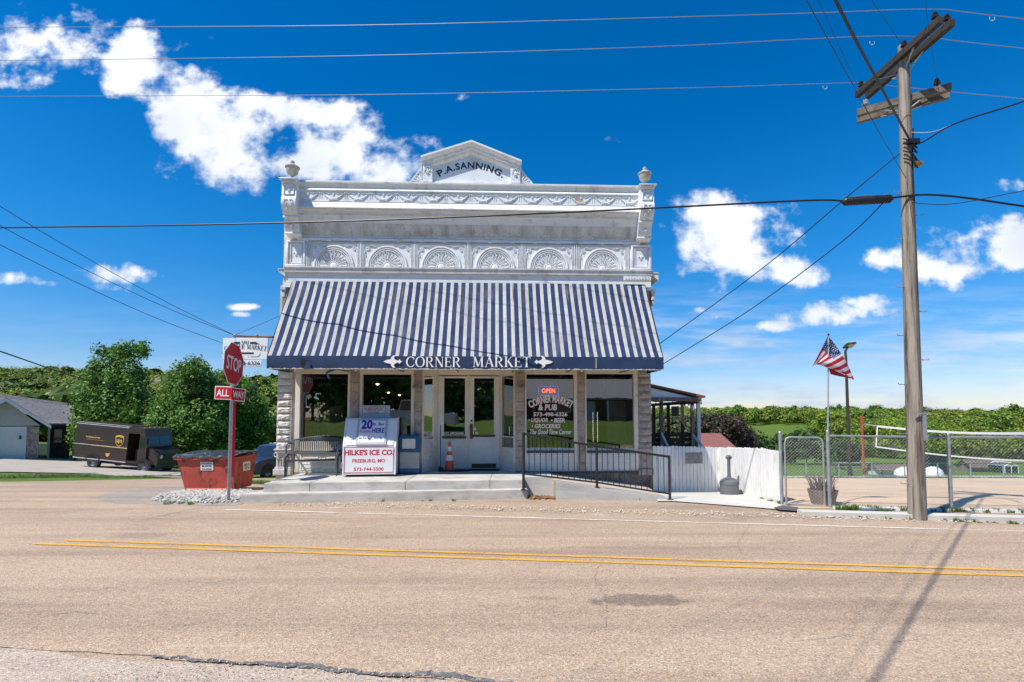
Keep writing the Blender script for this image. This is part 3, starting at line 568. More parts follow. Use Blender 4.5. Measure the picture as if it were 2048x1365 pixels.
# shell: side walls, upper wall, roof
b=B(); b.box(XL+.02,XL+.3,.25,15,Zg-1.3,ZT-.6); b.box(XR-.3,XR-.02,.25,15,Zg-1.3,ZT-.6); b.box(XL+.3,XR-.3,14.7,14.98,Zg-1.3,ZT-.6); b.build('side_wall',M_col,bl)
b=B(); b.box(XL+.05,XR-.05,.0,.22,ZH+.12,ZA+.02); b.box(XL+.05,XR-.05,.03,.25,ZA+.02,ZT-.1); b.build('front_wall',M_tin2,bl)
b=B(); b.box(XL+.3,XR-.3,.25,14.7,ZT-.9,ZT-.8); b.build('roof',M_dark,bl)
# ---- room inside
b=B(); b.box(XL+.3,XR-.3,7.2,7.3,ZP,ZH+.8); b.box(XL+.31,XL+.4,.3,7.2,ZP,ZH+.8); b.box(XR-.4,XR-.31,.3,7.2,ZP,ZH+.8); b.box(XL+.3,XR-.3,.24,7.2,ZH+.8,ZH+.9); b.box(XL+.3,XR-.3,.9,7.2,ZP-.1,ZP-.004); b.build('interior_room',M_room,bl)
z34=LZ(943,0,1100)
# ---- upper entablature swept profile
xa,xb=LX(590,430,.3),LX(1283,430,.3)
FO=.315
prof=[(.10,366),(.36,366.5),(.36,370.5),(.33,372),(.30,379),(.285,380),(.345,384.5),(.32,386),(.305,387),(.305,408),(.31,409),(.41,418),(.41,419.5),(.36,424),(.33,425),(.31,431),(.28,435),(.26,436),(.21,446),(.13,462),(.05,478),(.05,479),(.10,480.5),(.10,485),(.03,486.5)]
PR=[(-o,LZ(p,o)) for o,p in prof]
b=B(); b.extr([(.03,PR[0][1])]+PR+[(.03,PR[-1][1])],xa-.02,xb+.02); b.build('cornice',[M_tin],bl)
# darker metal strips on lip and undersides (they sit proud of the cornice)
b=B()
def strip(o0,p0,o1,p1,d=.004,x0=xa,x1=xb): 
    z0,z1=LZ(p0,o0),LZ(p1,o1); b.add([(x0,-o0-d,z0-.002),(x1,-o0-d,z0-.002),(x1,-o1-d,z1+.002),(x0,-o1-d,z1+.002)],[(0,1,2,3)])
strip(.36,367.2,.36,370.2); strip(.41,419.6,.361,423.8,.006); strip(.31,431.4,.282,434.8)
b.build('underside_trim',M_tin2,bl)
# relief: swags
def swag_part():
    b=B(); n=14; p=(xb-xa)/n; zt,zb=LZ(389,.305),LZ(407,.305); h=zt-zb
    for i in range(n):
        c=xa+p*(i+.5)
        pts=[(c+t*p*.42,-.318,zt-h*.12-(1-t*t)*h*.68) for t in [-1+j*.2 for j in range(11)]]
        b.tube(pts,[.008+.016*(1-abs(-1+j*.2)) for j in range(11)],n=5)
        for t in (-.35,-.18,0,.18,.35): b.ball((c+t*p*.42,-.322,zt-h*.83),(.028,.014,.022),n=6)
        for s in (-1,1):
            e=c+s*p*.46; b.tube([(e,-.312,zt-h*.1),(e,-.312,zt-h*.7)],.006,n=4); b.ball((e,-.314,zt-h*.08),(.028,.014,.022),n=6)
            b.tube([(c+s*.05,-.314,zt-.02),(c+s*.12,-.317,zt-.045),(c+s*.18,-.317,zt-.015),(c+s*.24,-.314,zt-.03)],.007,n=4)
        fleur(b,c,zt-.055,.045,-.312)
    for z in (zt+.035,zb-.012): b.box(xa,xb,-.317,-.30,z,z+.014)
    return b.build('swag_frieze',M_tin,bl,smooth=True)
def fleur(b,cx,cz,s,y,d=.012):
    b.ball((cx,y,cz+.1*s),(.28*s,d,.9*s),n=8)
    for k in (-1,1):
        b.tube([(cx+k*.15*s,y,cz-.35*s),(cx+k*.35*s,y,cz+.25*s),(cx+k*.7*s,y,cz+.5*s),(cx+k*.95*s,y,cz+.15*s),(cx+k*.75*s,y,cz-.05*s)],[.1*s,.17*s,.19*s,.15*s,.08*s],n=5)
        b.tube([(cx+k*.1*s,y,cz-.4*s),(cx+k*.4*s,y,cz-.8*s)],[.12*s,.06*s],n=5)
    b.box(cx-.45*s,cx+.45*s,y-d,y+d*.5,cz-.48*s,cz-.32*s); b.ball((cx,y,cz-.75*s),(.16*s,d,.4*s),n=6)
swag_part()
# shells on the hollow cove
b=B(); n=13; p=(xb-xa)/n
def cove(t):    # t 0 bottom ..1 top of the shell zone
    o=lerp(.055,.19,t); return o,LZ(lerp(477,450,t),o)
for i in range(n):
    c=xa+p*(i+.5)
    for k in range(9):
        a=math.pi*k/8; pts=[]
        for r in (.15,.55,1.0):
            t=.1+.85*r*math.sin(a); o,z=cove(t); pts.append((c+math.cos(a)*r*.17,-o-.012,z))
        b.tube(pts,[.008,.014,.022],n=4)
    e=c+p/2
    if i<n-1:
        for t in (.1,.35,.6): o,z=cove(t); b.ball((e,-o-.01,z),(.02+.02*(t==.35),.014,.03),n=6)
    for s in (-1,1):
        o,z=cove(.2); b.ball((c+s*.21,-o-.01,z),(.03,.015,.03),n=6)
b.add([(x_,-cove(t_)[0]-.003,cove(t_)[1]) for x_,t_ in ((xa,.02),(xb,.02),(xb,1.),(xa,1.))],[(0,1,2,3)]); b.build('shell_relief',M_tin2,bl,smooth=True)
# string course with little blocks
b=B(); zc=(LZ(480.5,.1)+LZ(486,.1))/2
for i in range(15):
    c=lerp(xa,xb,(i+.35)/15); b.bbox(c-.055,c+.055,-.12,-.06,zc-.035,zc+.035,.012); 
b.box(xa,xb,-.112,-.07,zc+.022,zc+.034); b.build('string_course',M_tin,bl)
# ---- fan panels
zp0,zp1=LZ(537,.07),LZ(486.5,.07); ph=zp1-zp0
px=[LX(614+107.4*i,510,.07) for i in range(7)]
def fan(cx,w):
    b=B(); y=-.075; hh=ph
    # beaded border
    def beads(x0,z0,x1,z1,n):
        for i in range(n): t=(i+.5)/n; b.ball((lerp(x0,x1,t),y-.012,lerp(z0,z1,t)),(.013,.012,.013),n=5)
    for s in (-1,1):
        xo=cx+s*(w/2-.055); beads(xo,zp0+.02,xo,zp1-.06,22)
        for dx in (-.026,.026): b.box(xo+dx-.004,xo+dx+.004,y-.012,y+.01,zp0,zp1-.03)
        b.box(cx+s*(w/2-.004)-.01,cx+s*(w/2-.004)+.01,y-.02,y+.01,zp0,zp1)
    beads(cx-w/2+.08,zp1-.045,cx+w/2-.08,zp1-.045,40)
    for dz in (-.075,-.02): b.box(cx-w/2+.05,cx+w/2-.05,y-.012,y+.01,zp1+dz-.004,zp1+dz+.004)
    A,Bz=.50,hh*.80
    for r,t in ((1.0,.028),(.90,.016),(.80,.012)):
        b.tube([(cx+A*r*math.cos(math.pi*k/24),y-.004,zp0+.01+Bz*r*math.sin(math.pi*k/24)) for k in range(25)],t,n=6)
    N=11
    for k in range(N):
        a0,a1=math.pi*(k+.14)/N,math.pi*(k+.86)/N; am=(a0+a1)/2
        f=lambda r,a,yy:(cx+A*r*math.cos(a),yy,zp0+.01+Bz*r*math.sin(a))
        P=[f(.30,am-.03,y),f(.62,a0,y-.012),f(.70,a0+.02,y-.022),f(.73,am,y-.014),f(.70,a1-.02,y-.022),f(.62,a1,y-.012),f(.30,am+.03,y)]
        Q=[f(.30,am,y-.003),f(.62,am,y-.002)]
        b.add(P+Q,[(0,1,2,8,7),(2,3,8),(3,4,8),(4,5,6,7,8)])
        b.tube([P[0],P[1],P[2],P[3],P[4],P[5],P[6]],.006,n=4,cap=False)
        if k%2: b.ball(f(.4,am,y-.005),(.012,.012,.012),n=5)
    b.tube([(cx+A*.24*math.cos(math.pi*k/14),y-.006,zp0+.01+Bz*.24*math.sin(math.pi*k/14)) for k in range(15)],.012,n=6)
    b.ball((cx,y,zp0+.01),(A*.2,.02,Bz*.2),n=12)
    for s in (-1,1):
        ex,ez=cx+s*(w/2-.17),zp1-.17
        b.tube([(ex+.045*math.cos(a),y-.005,ez+.045*math.sin(a)) for a in [j*math.pi/5 for j in range(11)]],.009,n=5,cap=False); b.ball((ex,y-.008,ez),(.02,.016,.02),n=6)
        b.tube([(ex-s*.04,y-.004,ez+.05),(ex-s*.11,y-.008,ez+.075),(ex-s*.17,y-.006,ez+.045),(ex-s*.21,y-.006,ez+.06),(ex-s*.25,y-.004,ez+.05)],[.006,.012,.009,.01,.004],n=5)
        b.tube([(ex+s*.05,y-.004,ez-.04),(ex+s*.075,y-.008,ez-.11),(ex+s*.05,y-.006,ez-.17),(ex+s*.06,y-.004,ez-.22)],[.006,.012,.009,.004],n=5)
    return b
b=B(); b.box(LX(570,510,.06),LX(1303,510,.06),-.062,.02,zp0-.01,zp1+.0); b.build('panel_backing',M_tin,bl)
f0=None
for i in range(6):
    if f0 is None:
        bb=fan(0,px[1]-px[0]); f0=bb.build('fan_panel',M_tin,bl,smooth=True); o=f0
    else: o=f0.copy(); COL.objects.link(o)
    o.location=((px[i]+px[i+1])/2,0,0)
for s,(x0,x1) in enumerate(((572,611),(1262,1302))):
    X0,X1=LX(x0,510,.09),LX(x1,510,.09); b=B(); zc=(zp0+zp1)/2
    for (a,c,d,e) in ((X0,X1,zp0,zp0+.05),(X0,X1,zp1-.05,zp1),(X0,X0+.06,zp0+.05,zp1-.05),(X1-.06,X1,zp0+.05,zp1-.05)): b.bbox(a,c,-.11,-.05,d,e,.01)
    for (a,c,d,e) in ((X0+.1,X1-.1,zp0+.08,zp0+.1),(X0+.1,X1-.1,zp1-.1,zp1-.08),(X0+.1,X0+.12,zp0+.1,zp1-.1),(X1-.12,X1-.1,zp0+.1,zp1-.1)): b.box(a,c,-.085,-.05,d,e)
    fleur(b,(X0+X1)/2,zc,.07,-.07); b.build('corner_panel',M_tin,bl,smooth=True)
# ledge below panels + plain fascia
XW0,XW1=LX(569,545,.1),LX(1304,545,.1)
b=B(); zz=lambda p,o:LZ(p,o)
b.extr([(.03,zz(536.5,.15)+.01),(-.155,zz(536.5,.155)),(-.155,zz(538.5,.155)),(-.13,zz(541,.13)),(-.12,zz(548,.12)),(-.075,zz(550,.075)),(.03,zz(550,.08))],XW0,XW1); b.build('ledge',M_tin2,bl)
b=B(); b.box(XW0+.02,XW1-.02,-.06,.02,ZA-.15,zz(550,.08)+.004); b.build('fascia_board',M_tin,bl)
b=B()   # patterned repair strip, right end of the ledge
x0,x1=LX(1248,549,.22),LX(1303,549,.22); z0,z1=zz(553,.215)-.05,zz(545,.215)-.05
b.box(x0,x1,-.175,-.162,z0,z1)
for i in range(9): b.tube([(x0+.06+i*.075+.025*math.cos(j*1.05),-.18,(z0+z1)/2+.03*math.sin(j*1.05)) for j in range(7)],.007,n=4)
b.build('ledge_ornament',M_tin,bl)
for s,xx in ((-1,LX(569,545,.1)),(1,LX(1304,545,.1))):        # gutter returns and corbels on the corners
    b=B(); a,c=(xx-.17,xx+.02) if s<0 else (xx-.02,xx+.17)
    b.prism([(a,zz(543,.1)),(c,zz(543,.1)),(c,zz(557,.1)),(a+(.06 if s<0 else 0),zz(550,.1)) if s<0 else (c-.0,zz(557,.1)),(a,zz(546,.1))],-.1,.6)
    b.box(a,c,-.12,.62,zz(543,.1),zz(541.5,.1))
    m_=xx-.05 if s<0 else xx+.05
    b.bbox(m_-.07,m_+.07,-.05,.3,zz(583,.1),zz(574,.1),.02); b.bbox(m_-.05,m_+.05,-.02,.3,zz(597,.1),zz(583,.1),.03); b.bbox(m_-.035,m_+.035,-.0,.3,zz(606,.1),zz(597,.1),.02)
    b.build('gutter_return',M_tin2,bl)
# corner brackets carrying the finials
for (p0,p1) in ((563,592),(1281,1308)):
    X0,X1=LX(p0,400,.56),LX(p1,400,.56)
    if p0<600: X1=max(X1,xa+.0)
    b=B(); pf=[(.5,366),(.62,366),(.62,371),(.56,373),(.56,398),(.58,400),(.60,410),(.56,420),(.47,432),(.42,438),(.42,441),(.38,443),(.32,458),(.27,470),(.23,474),(.14,479)]
    b.extr([(.03,LZ(366,.6))]+[(-o+.0,LZ(p,o)) for o,p in pf]+[(.03,LZ(479,.2))],X0,X1)
    cx=(X0+X1)/2; w=(X1-X0)
    def ring(zt,zb,y,i=.05):
        for (a,c,d,e) in ((X0+i,X1-i,zt-.015,zt),(X0+i,X1-i,zb,zb+.015),(X0+i,X0+i+.015,zb,zt),(X1-i-.015,X1-i,zb,zt)): b.box(a,c,y-.02,y+.01,d,e)
    ring(LZ(376,.56),LZ(395,.56),-.56); fleur(b,cx,LZ(385.5,.56),.07,-.567)
    for s in (-1,1):
        b.tube([(cx+s*.02,-.60,LZ(405,.6)),(cx+s*.09,-.61,LZ(404,.6)),(cx+s*.11,-.60,LZ(411,.6)),(cx+s*.06,-.595,LZ(415,.6)),(cx+s*.05,-.60,LZ(410,.6))],.014,n=5); b.tube([(cx+s*.03,-.57,LZ(419,.57)),(cx+s*.08,-.52,LZ(427,.52))],.014,n=5)
    b.bbox(X0-.01,X1+.01,-.45,-.33,LZ(441,.42),LZ(438,.42),.01); fleur(b,cx,LZ(456,.34),.075,-.36,.02); b.bbox(X0-.012,X1+.012,-.29,-.12,LZ(474,.24),LZ(471,.24),.01)
    b.bbox(X0-.05,X1+.05,-.67,-.05,LZ(366,.6),LZ(363.5,.6),.015)
    b.build('corner_bracket',[M_tin],bl,smooth=True,angle=30)
    zc=LZ(363.5,.6); b=B(); pr=[(0,0),(.20,0),(.2,.02),(.15,.06),(.08,.10),(.035,.12),(.03,.17),(.045,.185),(.09,.2),(.135,.25),(.155,.34),(.16,.38),(.185,.385),(.185,.40),(.14,.43),(.07,.48),(.04,.49),(.05,.52),(.055,.55),(.03,.575),(0,.58)]
    b.lathe(pr,18,(cx,-.38,zc)); b.build('finial',mat('finial tin',(.50,.46,.40),rough=.5,var=.2,scale=8,c2=(.25,.2,.15),f2=(.5,.7),s2=9),bl,smooth=True)
# ---- pediment
def q(px_,py_,o=.2): v=L(px_,py_,o); return (v.x,v.z)
apx=q(943,281,.4); el=q(842,312,.4); er=q(1043,321,.4)
ped=B(); o=.35
body=[q(863,369),q(863,318),q(943,293),q(1022,324),q(1022,372)]
ped.prism(body,-.2,-.0)
for (a,c) in (((847,369),(866,326)),((1021,372),(1040,333))):
    A_,C_=q(*a),q(*c); ped.bbox(A_[0],C_[0],-.31,-.0,A_[1],C_[1],.01); ped.bbox(A_[0]-.03,C_[0]+.03,-.335,-.0,C_[1]-.03,C_[1]+.05,.01); ped.bbox(A_[0]-.01,C_[0]+.01,-.33,-.0,A_[1],A_[1]+.06,.01)
    cx=(A_[0]+C_[0])/2; cz=(A_[1]+C_[1])/2; fleur(ped,cx,cz,.09,-.315,.02); ped.tube([(cx-.07,-.315,cz+.1),(cx,-.33,cz+.14),(cx+.07,-.315,cz+.1)],.018,n=5)
A_,C_=q(866,369),q(1021,361); ped.bbox(A_[0],C_[0],-.25,-.15,A_[1]-.03,A_[1]+.07,.01)
def rake(p0,p1,prof):           # prof: (out, perpendicular offset below the line)
    P0,P1=Vector(p0),Vector(p1); d=(P1-P0).normalized(); n=Vector((d.y,-d.x)); n=n if n.y<0 else -n
    vs=[]; 
    for P in (P0,P1):
        for (oo,k) in prof: w=k/abs(n.y); vs.append((P.x,-oo,P.y-w))
    m=len(prof); ped.add(vs,[(i,(i+1)%m,(i+1)%m+m,i+m) for i in range(m)]+[tuple(range(m)),tuple(range(2*m-1,m-1,-1))])
rp=[(-.1,0),(.42,0),(.42,.045),(.38,.09),(.34,.11),(.33,.16),(.29,.18),(.28,.22),(.23,.27),(-.1,.27)]
rake(el,apx,rp); rake(apx,er,rp)
for s,(X,tipx) in enumerate(((q(847,369),(820,368)),(q(1040,372),(1068,374)))):
    t=q(*tipx); z=X[1]; tp=q((847,1040)[s],(335,340)[s])
    ped.prism([(t[0],t[1]),(X[0],z),(tp[0],tp[1])],-.25,-.1)
    for k in range(5): e=lerp(0,1,k/4); ped.tube([(X[0]+(t[0]-X[0])*.08,-.26,z+.04),(lerp(t[0],tp[0],.15+.7*e)*1.0,-.262,lerp(t[1],tp[1],.15+.7*e))],[.006,.018],n=4)
    ped.tube([(t[0],-.25,t[1]),(tp[0],-.25,tp[1])],.022,n=6)
pd=ped.build('pediment',[M_tin],bl)
cx,cz,w,h=pbox(876,323,1008,355,.2)
M_let=mat('black sheet letters',(.03,.032,.04),rough=.4)
fit_text('lettering',T('P.A.SANNING.',.03,space=1.12),w,LZ(330,.2)-LZ(343.5,.2),(cx,-.203,cz-.02),M_let,pd,arcz=LZ(323,.2)-LZ(342,.2),thick=.02)
rp_=q(1158,403,.31); b=B(); rr=random.Random(2)
b.prism([(rp_[0]+.13*math.cos(a)*rr.uniform(.6,1.2),rp_[1]+.09*math.sin(a)*rr.uniform(.6,1.2)) for a in [i*.35 for i in range(18)]],-.313,-.304); b.build('rust_patch',mat('rust',(.50,.32,.17),rough=.8,var=.3,scale=20),bl)
# ================= storefront
def rblock(b,x0,x1,y,z0,z1,rr,amp=.035):
    nx_,nz_=5,4; vs=[];fs=[]
    for j in range(nz_+1):
        for i in range(nx_+1):
            e=(0<i<nx_) and (0<j<nz_); vs.append((lerp(x0,x1,i/nx_),y-(.012+rr.uniform(.3,1)*amp if e else 0),lerp(z0,z1,j/nz_)))
    for j in range(nz_):
        for i in range(nx_): k=j*(nx_+1)+i; fs.append((k,k+1,k+nx_+2,k+nx_+1))
    b.add(vs,fs)
pl0,pl1=XL,LX(582,900)
b=B(); b.box(pl0,pl1,0,.3,Zg,ZA-.1); b.box(pl1,LX(591,900),.04,.3,Zg,ZH+.2); rr=random.Random(4)
zs=[LZ(p,0,570) for p in (900,884,870,856,842,828,814,800,786,772,758,744,730)]
for a,c in zip(zs[:-1],zs[1:]): b.box(pl0,pl1,-.03,0,a+.012,c-.012); rblock(b,pl0+.012,pl1-.012,-.032,a+.022,c-.022,rr)
zc0,zc1=LZ(916,0,570),LZ(898,0,570)
b.bbox(pl0-.04,pl1+.03,-.08,.3,zc1-.04,zc1,.01); b.bbox(pl0-.02,pl1+.015,-.06,.3,zc1-.1,zc1-.05,.01)
for xx in (pl0+.02,pl1-.04): b.lathe([(0,0),(.05,0),(.06,.01),(.045,.03),(.02,.04),(.02,.02),(0,.02)],12) if False else b.tube([(xx+.05*math.cos(t),-.07,zc0+.08+.05*math.sin(t)) for t in [j*.7 for j in range(10)]],.014,n=5)
for k in range(5): xx=lerp(pl0+.05,pl1-.06,k/4); b.tube([(xx,-.02,zc0),(xx,-.02,LZ(940,0,570))],.02,n=6)
b.bbox(pl0-.05,pl1+.04,-.08,.3,LZ(950,0,570),LZ(938,0,570),.015); b.bbox(pl0-.02,pl1+.02,-.05,.3,LZ(938,0,570),LZ(934,0,570),.01)
b.build('corner_pier',M_pier,bl)
pr0,pr1=LX(1276,900),XR
b=B(); b.box(pr0,pr1,0,.3,-1.,ZA-.1); rr=random.Random(6)
zs=[LZ(900-14.5*i,0,1290) for i in range(12)]
for a,c in zip(zs[:-1],zs[1:]): b.box(pr0+.02,pr1,-.02,0,a+.01,c-.01); rblock(b,pr0+.03,pr1-.01,-.021,a+.02,c-.02,rr,.012)
b.bbox(pr0-.01,pr1+.03,-.06,.1,LZ(904,0,1290),LZ(897,0,1290),.01); b.bbox(pr0-.01,pr1+.04,-.05,.1,LZ(950,0,1290),LZ(938,0,1290),.01)
b.build('corner_pier',M_col,bl)
for (a,c) in ((700,719),(828,844),(1031,1050),(1155,1170)):
    X0,X1=LX(a,850),LX(c,850); b=B(); b.bbox(X0,X1,-.03,.25,z34,ZH+.14,.01); b.bbox(X0-.01,X1+.01,-.05,.1,z34,z34+.22,.01); b.bbox(X0-.005,X1+.005,-.045,.1,LZ(895,0,a),LZ(891,0,a),.008)
    for k in range(9): z=lerp(z34+.3,ZH,k/9); b.bbox(X0+.03,X1-.03,-.045,0,z+.02,z+.26,.012)
    b.build('column',M_col,bl)
b=B(); b.box(LX(590,740),LX(844,740),-.02,.25,ZH-.0,ZH+.13); b.build('header_beam',M_cream,bl)
b=B(); b.box(LX(1031,740),LX(1277,740),-.02,.25,ZH,ZH+.13); b.build('header_beam',M_cream,bl)
b=B(); b.box(LX(840,740),LX(1035,740),.0,1.0,ZH+.13,ZH+.2); b.build('porch_ceiling',M_cream,bl)
def show_window(fa,fb,ga,gb,gt,gbot,px_,sill=True,letter=None):
    X0,X1,GX0,GX1=LX(fa,820),LX(fb,820),LX(ga,820),LX(gb,820); zt=LZ(gt,0,px_); zb=LZ(gbot,0,px_); zs_=LZ(905,0,px_); b=B()
    b.bbox(X0,GX0,-.015,.14,z34,ZH,.008); b.bbox(GX1,X1,-.015,.14,z34,ZH,.008); b.bbox(GX0,GX1,-.01,.13,zt,ZH,.008)
    b.bbox(GX0,GX1,.0,.13,zs_,zb,.008)
    w=b.build('show_window',M_cream,bl)
    g=B(); g.add([(GX0-.01,.07,zb-.01),(GX1+.01,.07,zb-.01),(GX1+.01,.07,zt+.01),(GX0-.01,.07,zt+.01)],[(0,1,2,3)]); g=g.build('pane',G1,w)
    s=B(); s.bbox(GX0,GX1,-.06,.0,zs_+.005,zs_+.045,.008); n=int((GX1-GX0)/.055)
    for i in range(n): c=GX0+(i+.5)*(GX1-GX0)/n; s.prism([(c-.026,zs_+.006),(c-.02,zs_-.018),(c,zs_-.028),(c+.02,zs_-.018),(c+.026,zs_+.006)],-.03,-.012)
    s.build('sill',M_blue if fa>1000 else M_cream,w)
    p=B(); p.box(GX0,GX1,.0,.10,z34,zs_)
    zm=lerp(z34,zs_,.5); wd_=(GX1-GX0)
    for (za,zc_) in ((zm+.04,zs_-.07),(z34+.05,zm-.03)):
        for k in range(2):
            a_=GX0+.05+k*wd_/2; c_=a_+wd_/2-.1
            for (q0,q1,q2,q3) in ((a_,c_,za,za+.018),(a_,c_,zc_-.018,zc_),(a_,a_+.018,za,zc_),(c_-.018,c_,za,zc_)): p.box(q0,q1,-.012,.0,q2,q3)
            p.bbox(a_+.06,c_-.06,-.014,.0,za+.05,zc_-.05,.01)
    p.build('bulkhead',M_crw,w); return w,(GX0,GX1,zb,zt)
w1,_=show_window(590,700,600,695,748,884,640)
w2,_=show_window(719,828,724,822,749,890,770)
w3,G3=show_window(1050,1155,1053,1148,749,897,1100)
w4,G4=show_window(1170,1276,1173,1268,748,897,1220)
M_wl=mat('white window paint',(.82,.80,.76),rough=.5,var=.05); M_rs=mat('red letter shade',(.55,.05,.05),rough=.5)
M_wl.node_tree.nodes['Principled BSDF'].inputs['Emission Strength'].default_value=0
def wtext(s,x0,y0,x1,y1,par,arcp=0,bold=.02,shear=0,red=True,out=-.068,sp=1.):
    cx,cz,w,h=pbox(x0,y0,x1,y1,out)
    k=dict(arcz=arcp)
    if red: fit_text('lettering',T(s,bold,shear=shear,space=sp),w,h,(cx-.012,-out-.002,cz-.008),M_rs,par,**k)
    fit_text('lettering',T(s,bold,shear=shear,space=sp),w,h,(cx,-out-.005,cz),M_wl,par,**k)
wtext('CORNER MARKET',1058,797,1146,812,w3,arcp=.17,bold=.03)
wtext('& PUB',1077,809,1114,821,w3,bold=.025,shear=.1)
wtext('573-498-6326',1067,825,1135,833,w3,bold=.015)
wtext('• LIQUOR',1057,836.5,1096,845.5,w3,bold=.02,shear=.15)
wtext('• BEER',1102,836.5,1130,845.5,w3,bold=.02,shear=.15)
wtext('• GROCERIES',1063,848.5,1121,857,w3,bold=.02,shear=.15)
wtext('The Good Time Corner',1060,859.5,1144,869,w3,bold=.02,shear=.3,red=False)
# base strip and foundation under the right windows
b=B(); b.box(LX(1031,940),pr0,-.05,.2,LZ(946,0,1100),z34); b.build('base_trim',M_blue,bl)
b=B(); b.box(LX(1031,940),pr1-.01,.0,.2,-1.,LZ(946,0,1100)); rr=random.Random(8)
for j in range(6):
    x=LX(1035,940)+(-.2 if j%2 else 0)
    while x<pr1-.4:
        w=rr.uniform(.4,.7); z=LZ(947,0,1100)-.17*(j+1); rblock(b,x+.01,min(x+w,pr1)-.01,-.004,z+.01,z+.16,rr,.02); x+=w
b.build('foundation',M_found,bl)
b=B(); b.box(LX(590,940),LX(844,940),.02,.2,ZP-.05,z34+.0); b.build('base_trim',M_cream,bl)
# recessed entrance
YD=.8
xa0,xa1=LX(844,820),LX(875,820,-YD); xb0,xb1=LX(1031,820),LX(1000,820,-YD)
def sidelight(x0,x1,ga,gb):
    p0=Vector((x0,0)); p1=Vector((x1,YD)); d=p1-p0; w=d.length; an=math.atan2(d.y,d.x); M=Matrix.Translation((p0.x,p0.y,0))@Matrix.Rotation(an,4,'Z')
    if x0>x1: M=Matrix.Translation((p1.x,p1.y,0))@Matrix.Rotation(math.atan2(p0.y-p1.y,p0.x-p1.x),4,'Z')
    zt,zb,zs_=LZ(750,0,936),LZ(897,0,936),LZ(903,0,936); b=B(); b.M=M
    b.bbox(0,ga*w,-.03,.06,ZP,ZH+.13,.006); b.bbox(gb*w,w,-.03,.06,ZP,ZH+.13,.006); b.box(ga*w,gb*w,-.02,.05,zt,ZH+.13); b.box(ga*w,gb*w,-.02,.05,zs_-.02,zb)
    b.box(ga*w,gb*w,-.015,.03,LZ(875,0,936)-.02,LZ(875,0,936)+.012)
    f=b.build('side_light',M_cream,bl)
    g=B(); g.M=M; g.add([(ga*w,.01,zb),(gb*w,.01,zb),(gb*w,.01,zt),(ga*w,.01,zt)],[(0,1,2,3)]); g.build('pane',G1,f)
    p=B(); p.M=M; p.box(ga*w,gb*w,-.01,.04,ZP,zs_-.02)
    for (za,zc_) in ((ZP+.08,ZP+.26),(ZP+.32,zs_-.08)):
        for (q0,q1,q2,q3) in ((ga*w+.05,gb*w-.05,za,za+.02),(ga*w+.05,gb*w-.05,zc_-.02,zc_),(ga*w+.05,ga*w+.07,za,zc_),(gb*w-.07,gb*w-.05,za,zc_)): p.box(q0,q1,-.025,-.01,q2,q3)
    n=12
    for i in range(n): c=lerp(ga,gb,(i+.5)/n)*w; p.prism([(c-.025,zs_-.02),(c-.02,zs_-.045),(c,zs_-.055),(c+.02,zs_-.045),(c+.025,zs_-.02)],-.03,-.012)
    p.build('bulkhead',M_crw,f); return f
s1=sidelight(xa0,xa1,.08,.86); s2=sidelight(xb0,xb1,.14,.92)
b=B(); b.box(xa1-.3,xb1+.3,YD-.02,YD+.1,LZ(751,-YD),ZH+.13); b.box(xa1-.02,LX(877,820,-YD),YD-.03,YD+.08,ZP,LZ(751,-YD)); b.box(LX(998,820,-YD),xb1+.02,YD-.03,YD+.08,ZP,LZ(751,-YD)); b.box(LX(935,820,-YD),LX(939,820,-YD),YD-.04,YD+.08,ZP,LZ(751,-YD)); b.build('door_frame',M_cream,bl)
def door(a,c,ga,gb,gt,gb_,kick):
    X0,X1,G0,G1x=LX(a,820,-YD),LX(c,820,-YD),LX(ga,820,-YD),LX(gb,820,-YD); zt,zb=LZ(gt,-YD),LZ(gb_,-YD); top=LZ(753,-YD); b=B()
    b.bbox(X0,G0,YD-.01,YD+.04,ZP+.01,top,.005); b.bbox(G1x,X1,YD-.01,YD+.04,ZP+.01,top,.005); b.bbox(G0,G1x,YD-.01,YD+.04,zt,top,.005); b.bbox(G0,G1x,YD-.01,YD+.04,ZP+.01,zb,.005)
    zs=[lerp(ZP+.16,zb-.10,k/2) for k in range(3)]
    for k in range(2):
        za,zc_=zs[k]+.03,zs[k+1]-.03
        for i_ in (0,.045):
            for (q0,q1,q2,q3) in ((G0+i_,G1x-i_,za+i_,za+i_+.014),(G0+i_,G1x-i_,zc_-i_-.014,zc_-i_),(G0+i_,G0+i_+.014,za+i_,zc_-i_),(G1x-i_-.014,G1x-i_,za+i_,zc_-i_)): b.box(q0,q1,YD-.02-.004*(i_>0),YD-.01,q2,q3)
    d=b.build('door',M_crw,bl)
    g=B(); g.add([(G0,YD+.015,zb),(G1x,YD+.015,zb),(G1x,YD+.015,zt),(G0,YD+.015,zt)],[(0,1,2,3)]); g.build('pane',G2,d)
    s=B(); s.bbox(G0-.04,G1x+.04,YD-.05,YD-.01,zb-.04,zb,.006); n=13
    for i in range(n): cc=lerp(G0-.03,G1x+.03,(i+.5)/n); s.prism([(cc-.024,zb-.04),(cc-.018,zb-.062),(cc,zb-.07),(cc+.018,zb-.062),(cc+.024,zb-.04)],YD-.04,YD-.02)
    s.build('sill',M_blue,d)
    if kick: k=B(); k.box(G0-.06,G1x+.06,YD-.016,YD-.012,ZP+.03,ZP+.15); k.build('kick_plate',mat('brown kick plate',(.05,.025,.02),rough=.4),d)
    return d,(G0,G1x,zb,zt)
d1,_=door(877,935,888,930,757,873,False); d2,DG=door(939,998,948,988,757,870,True)
wtext('NO SMOKING',889,864,927,870,d1,bold=.02,shear=.1,red=False,out=-YD-.012)
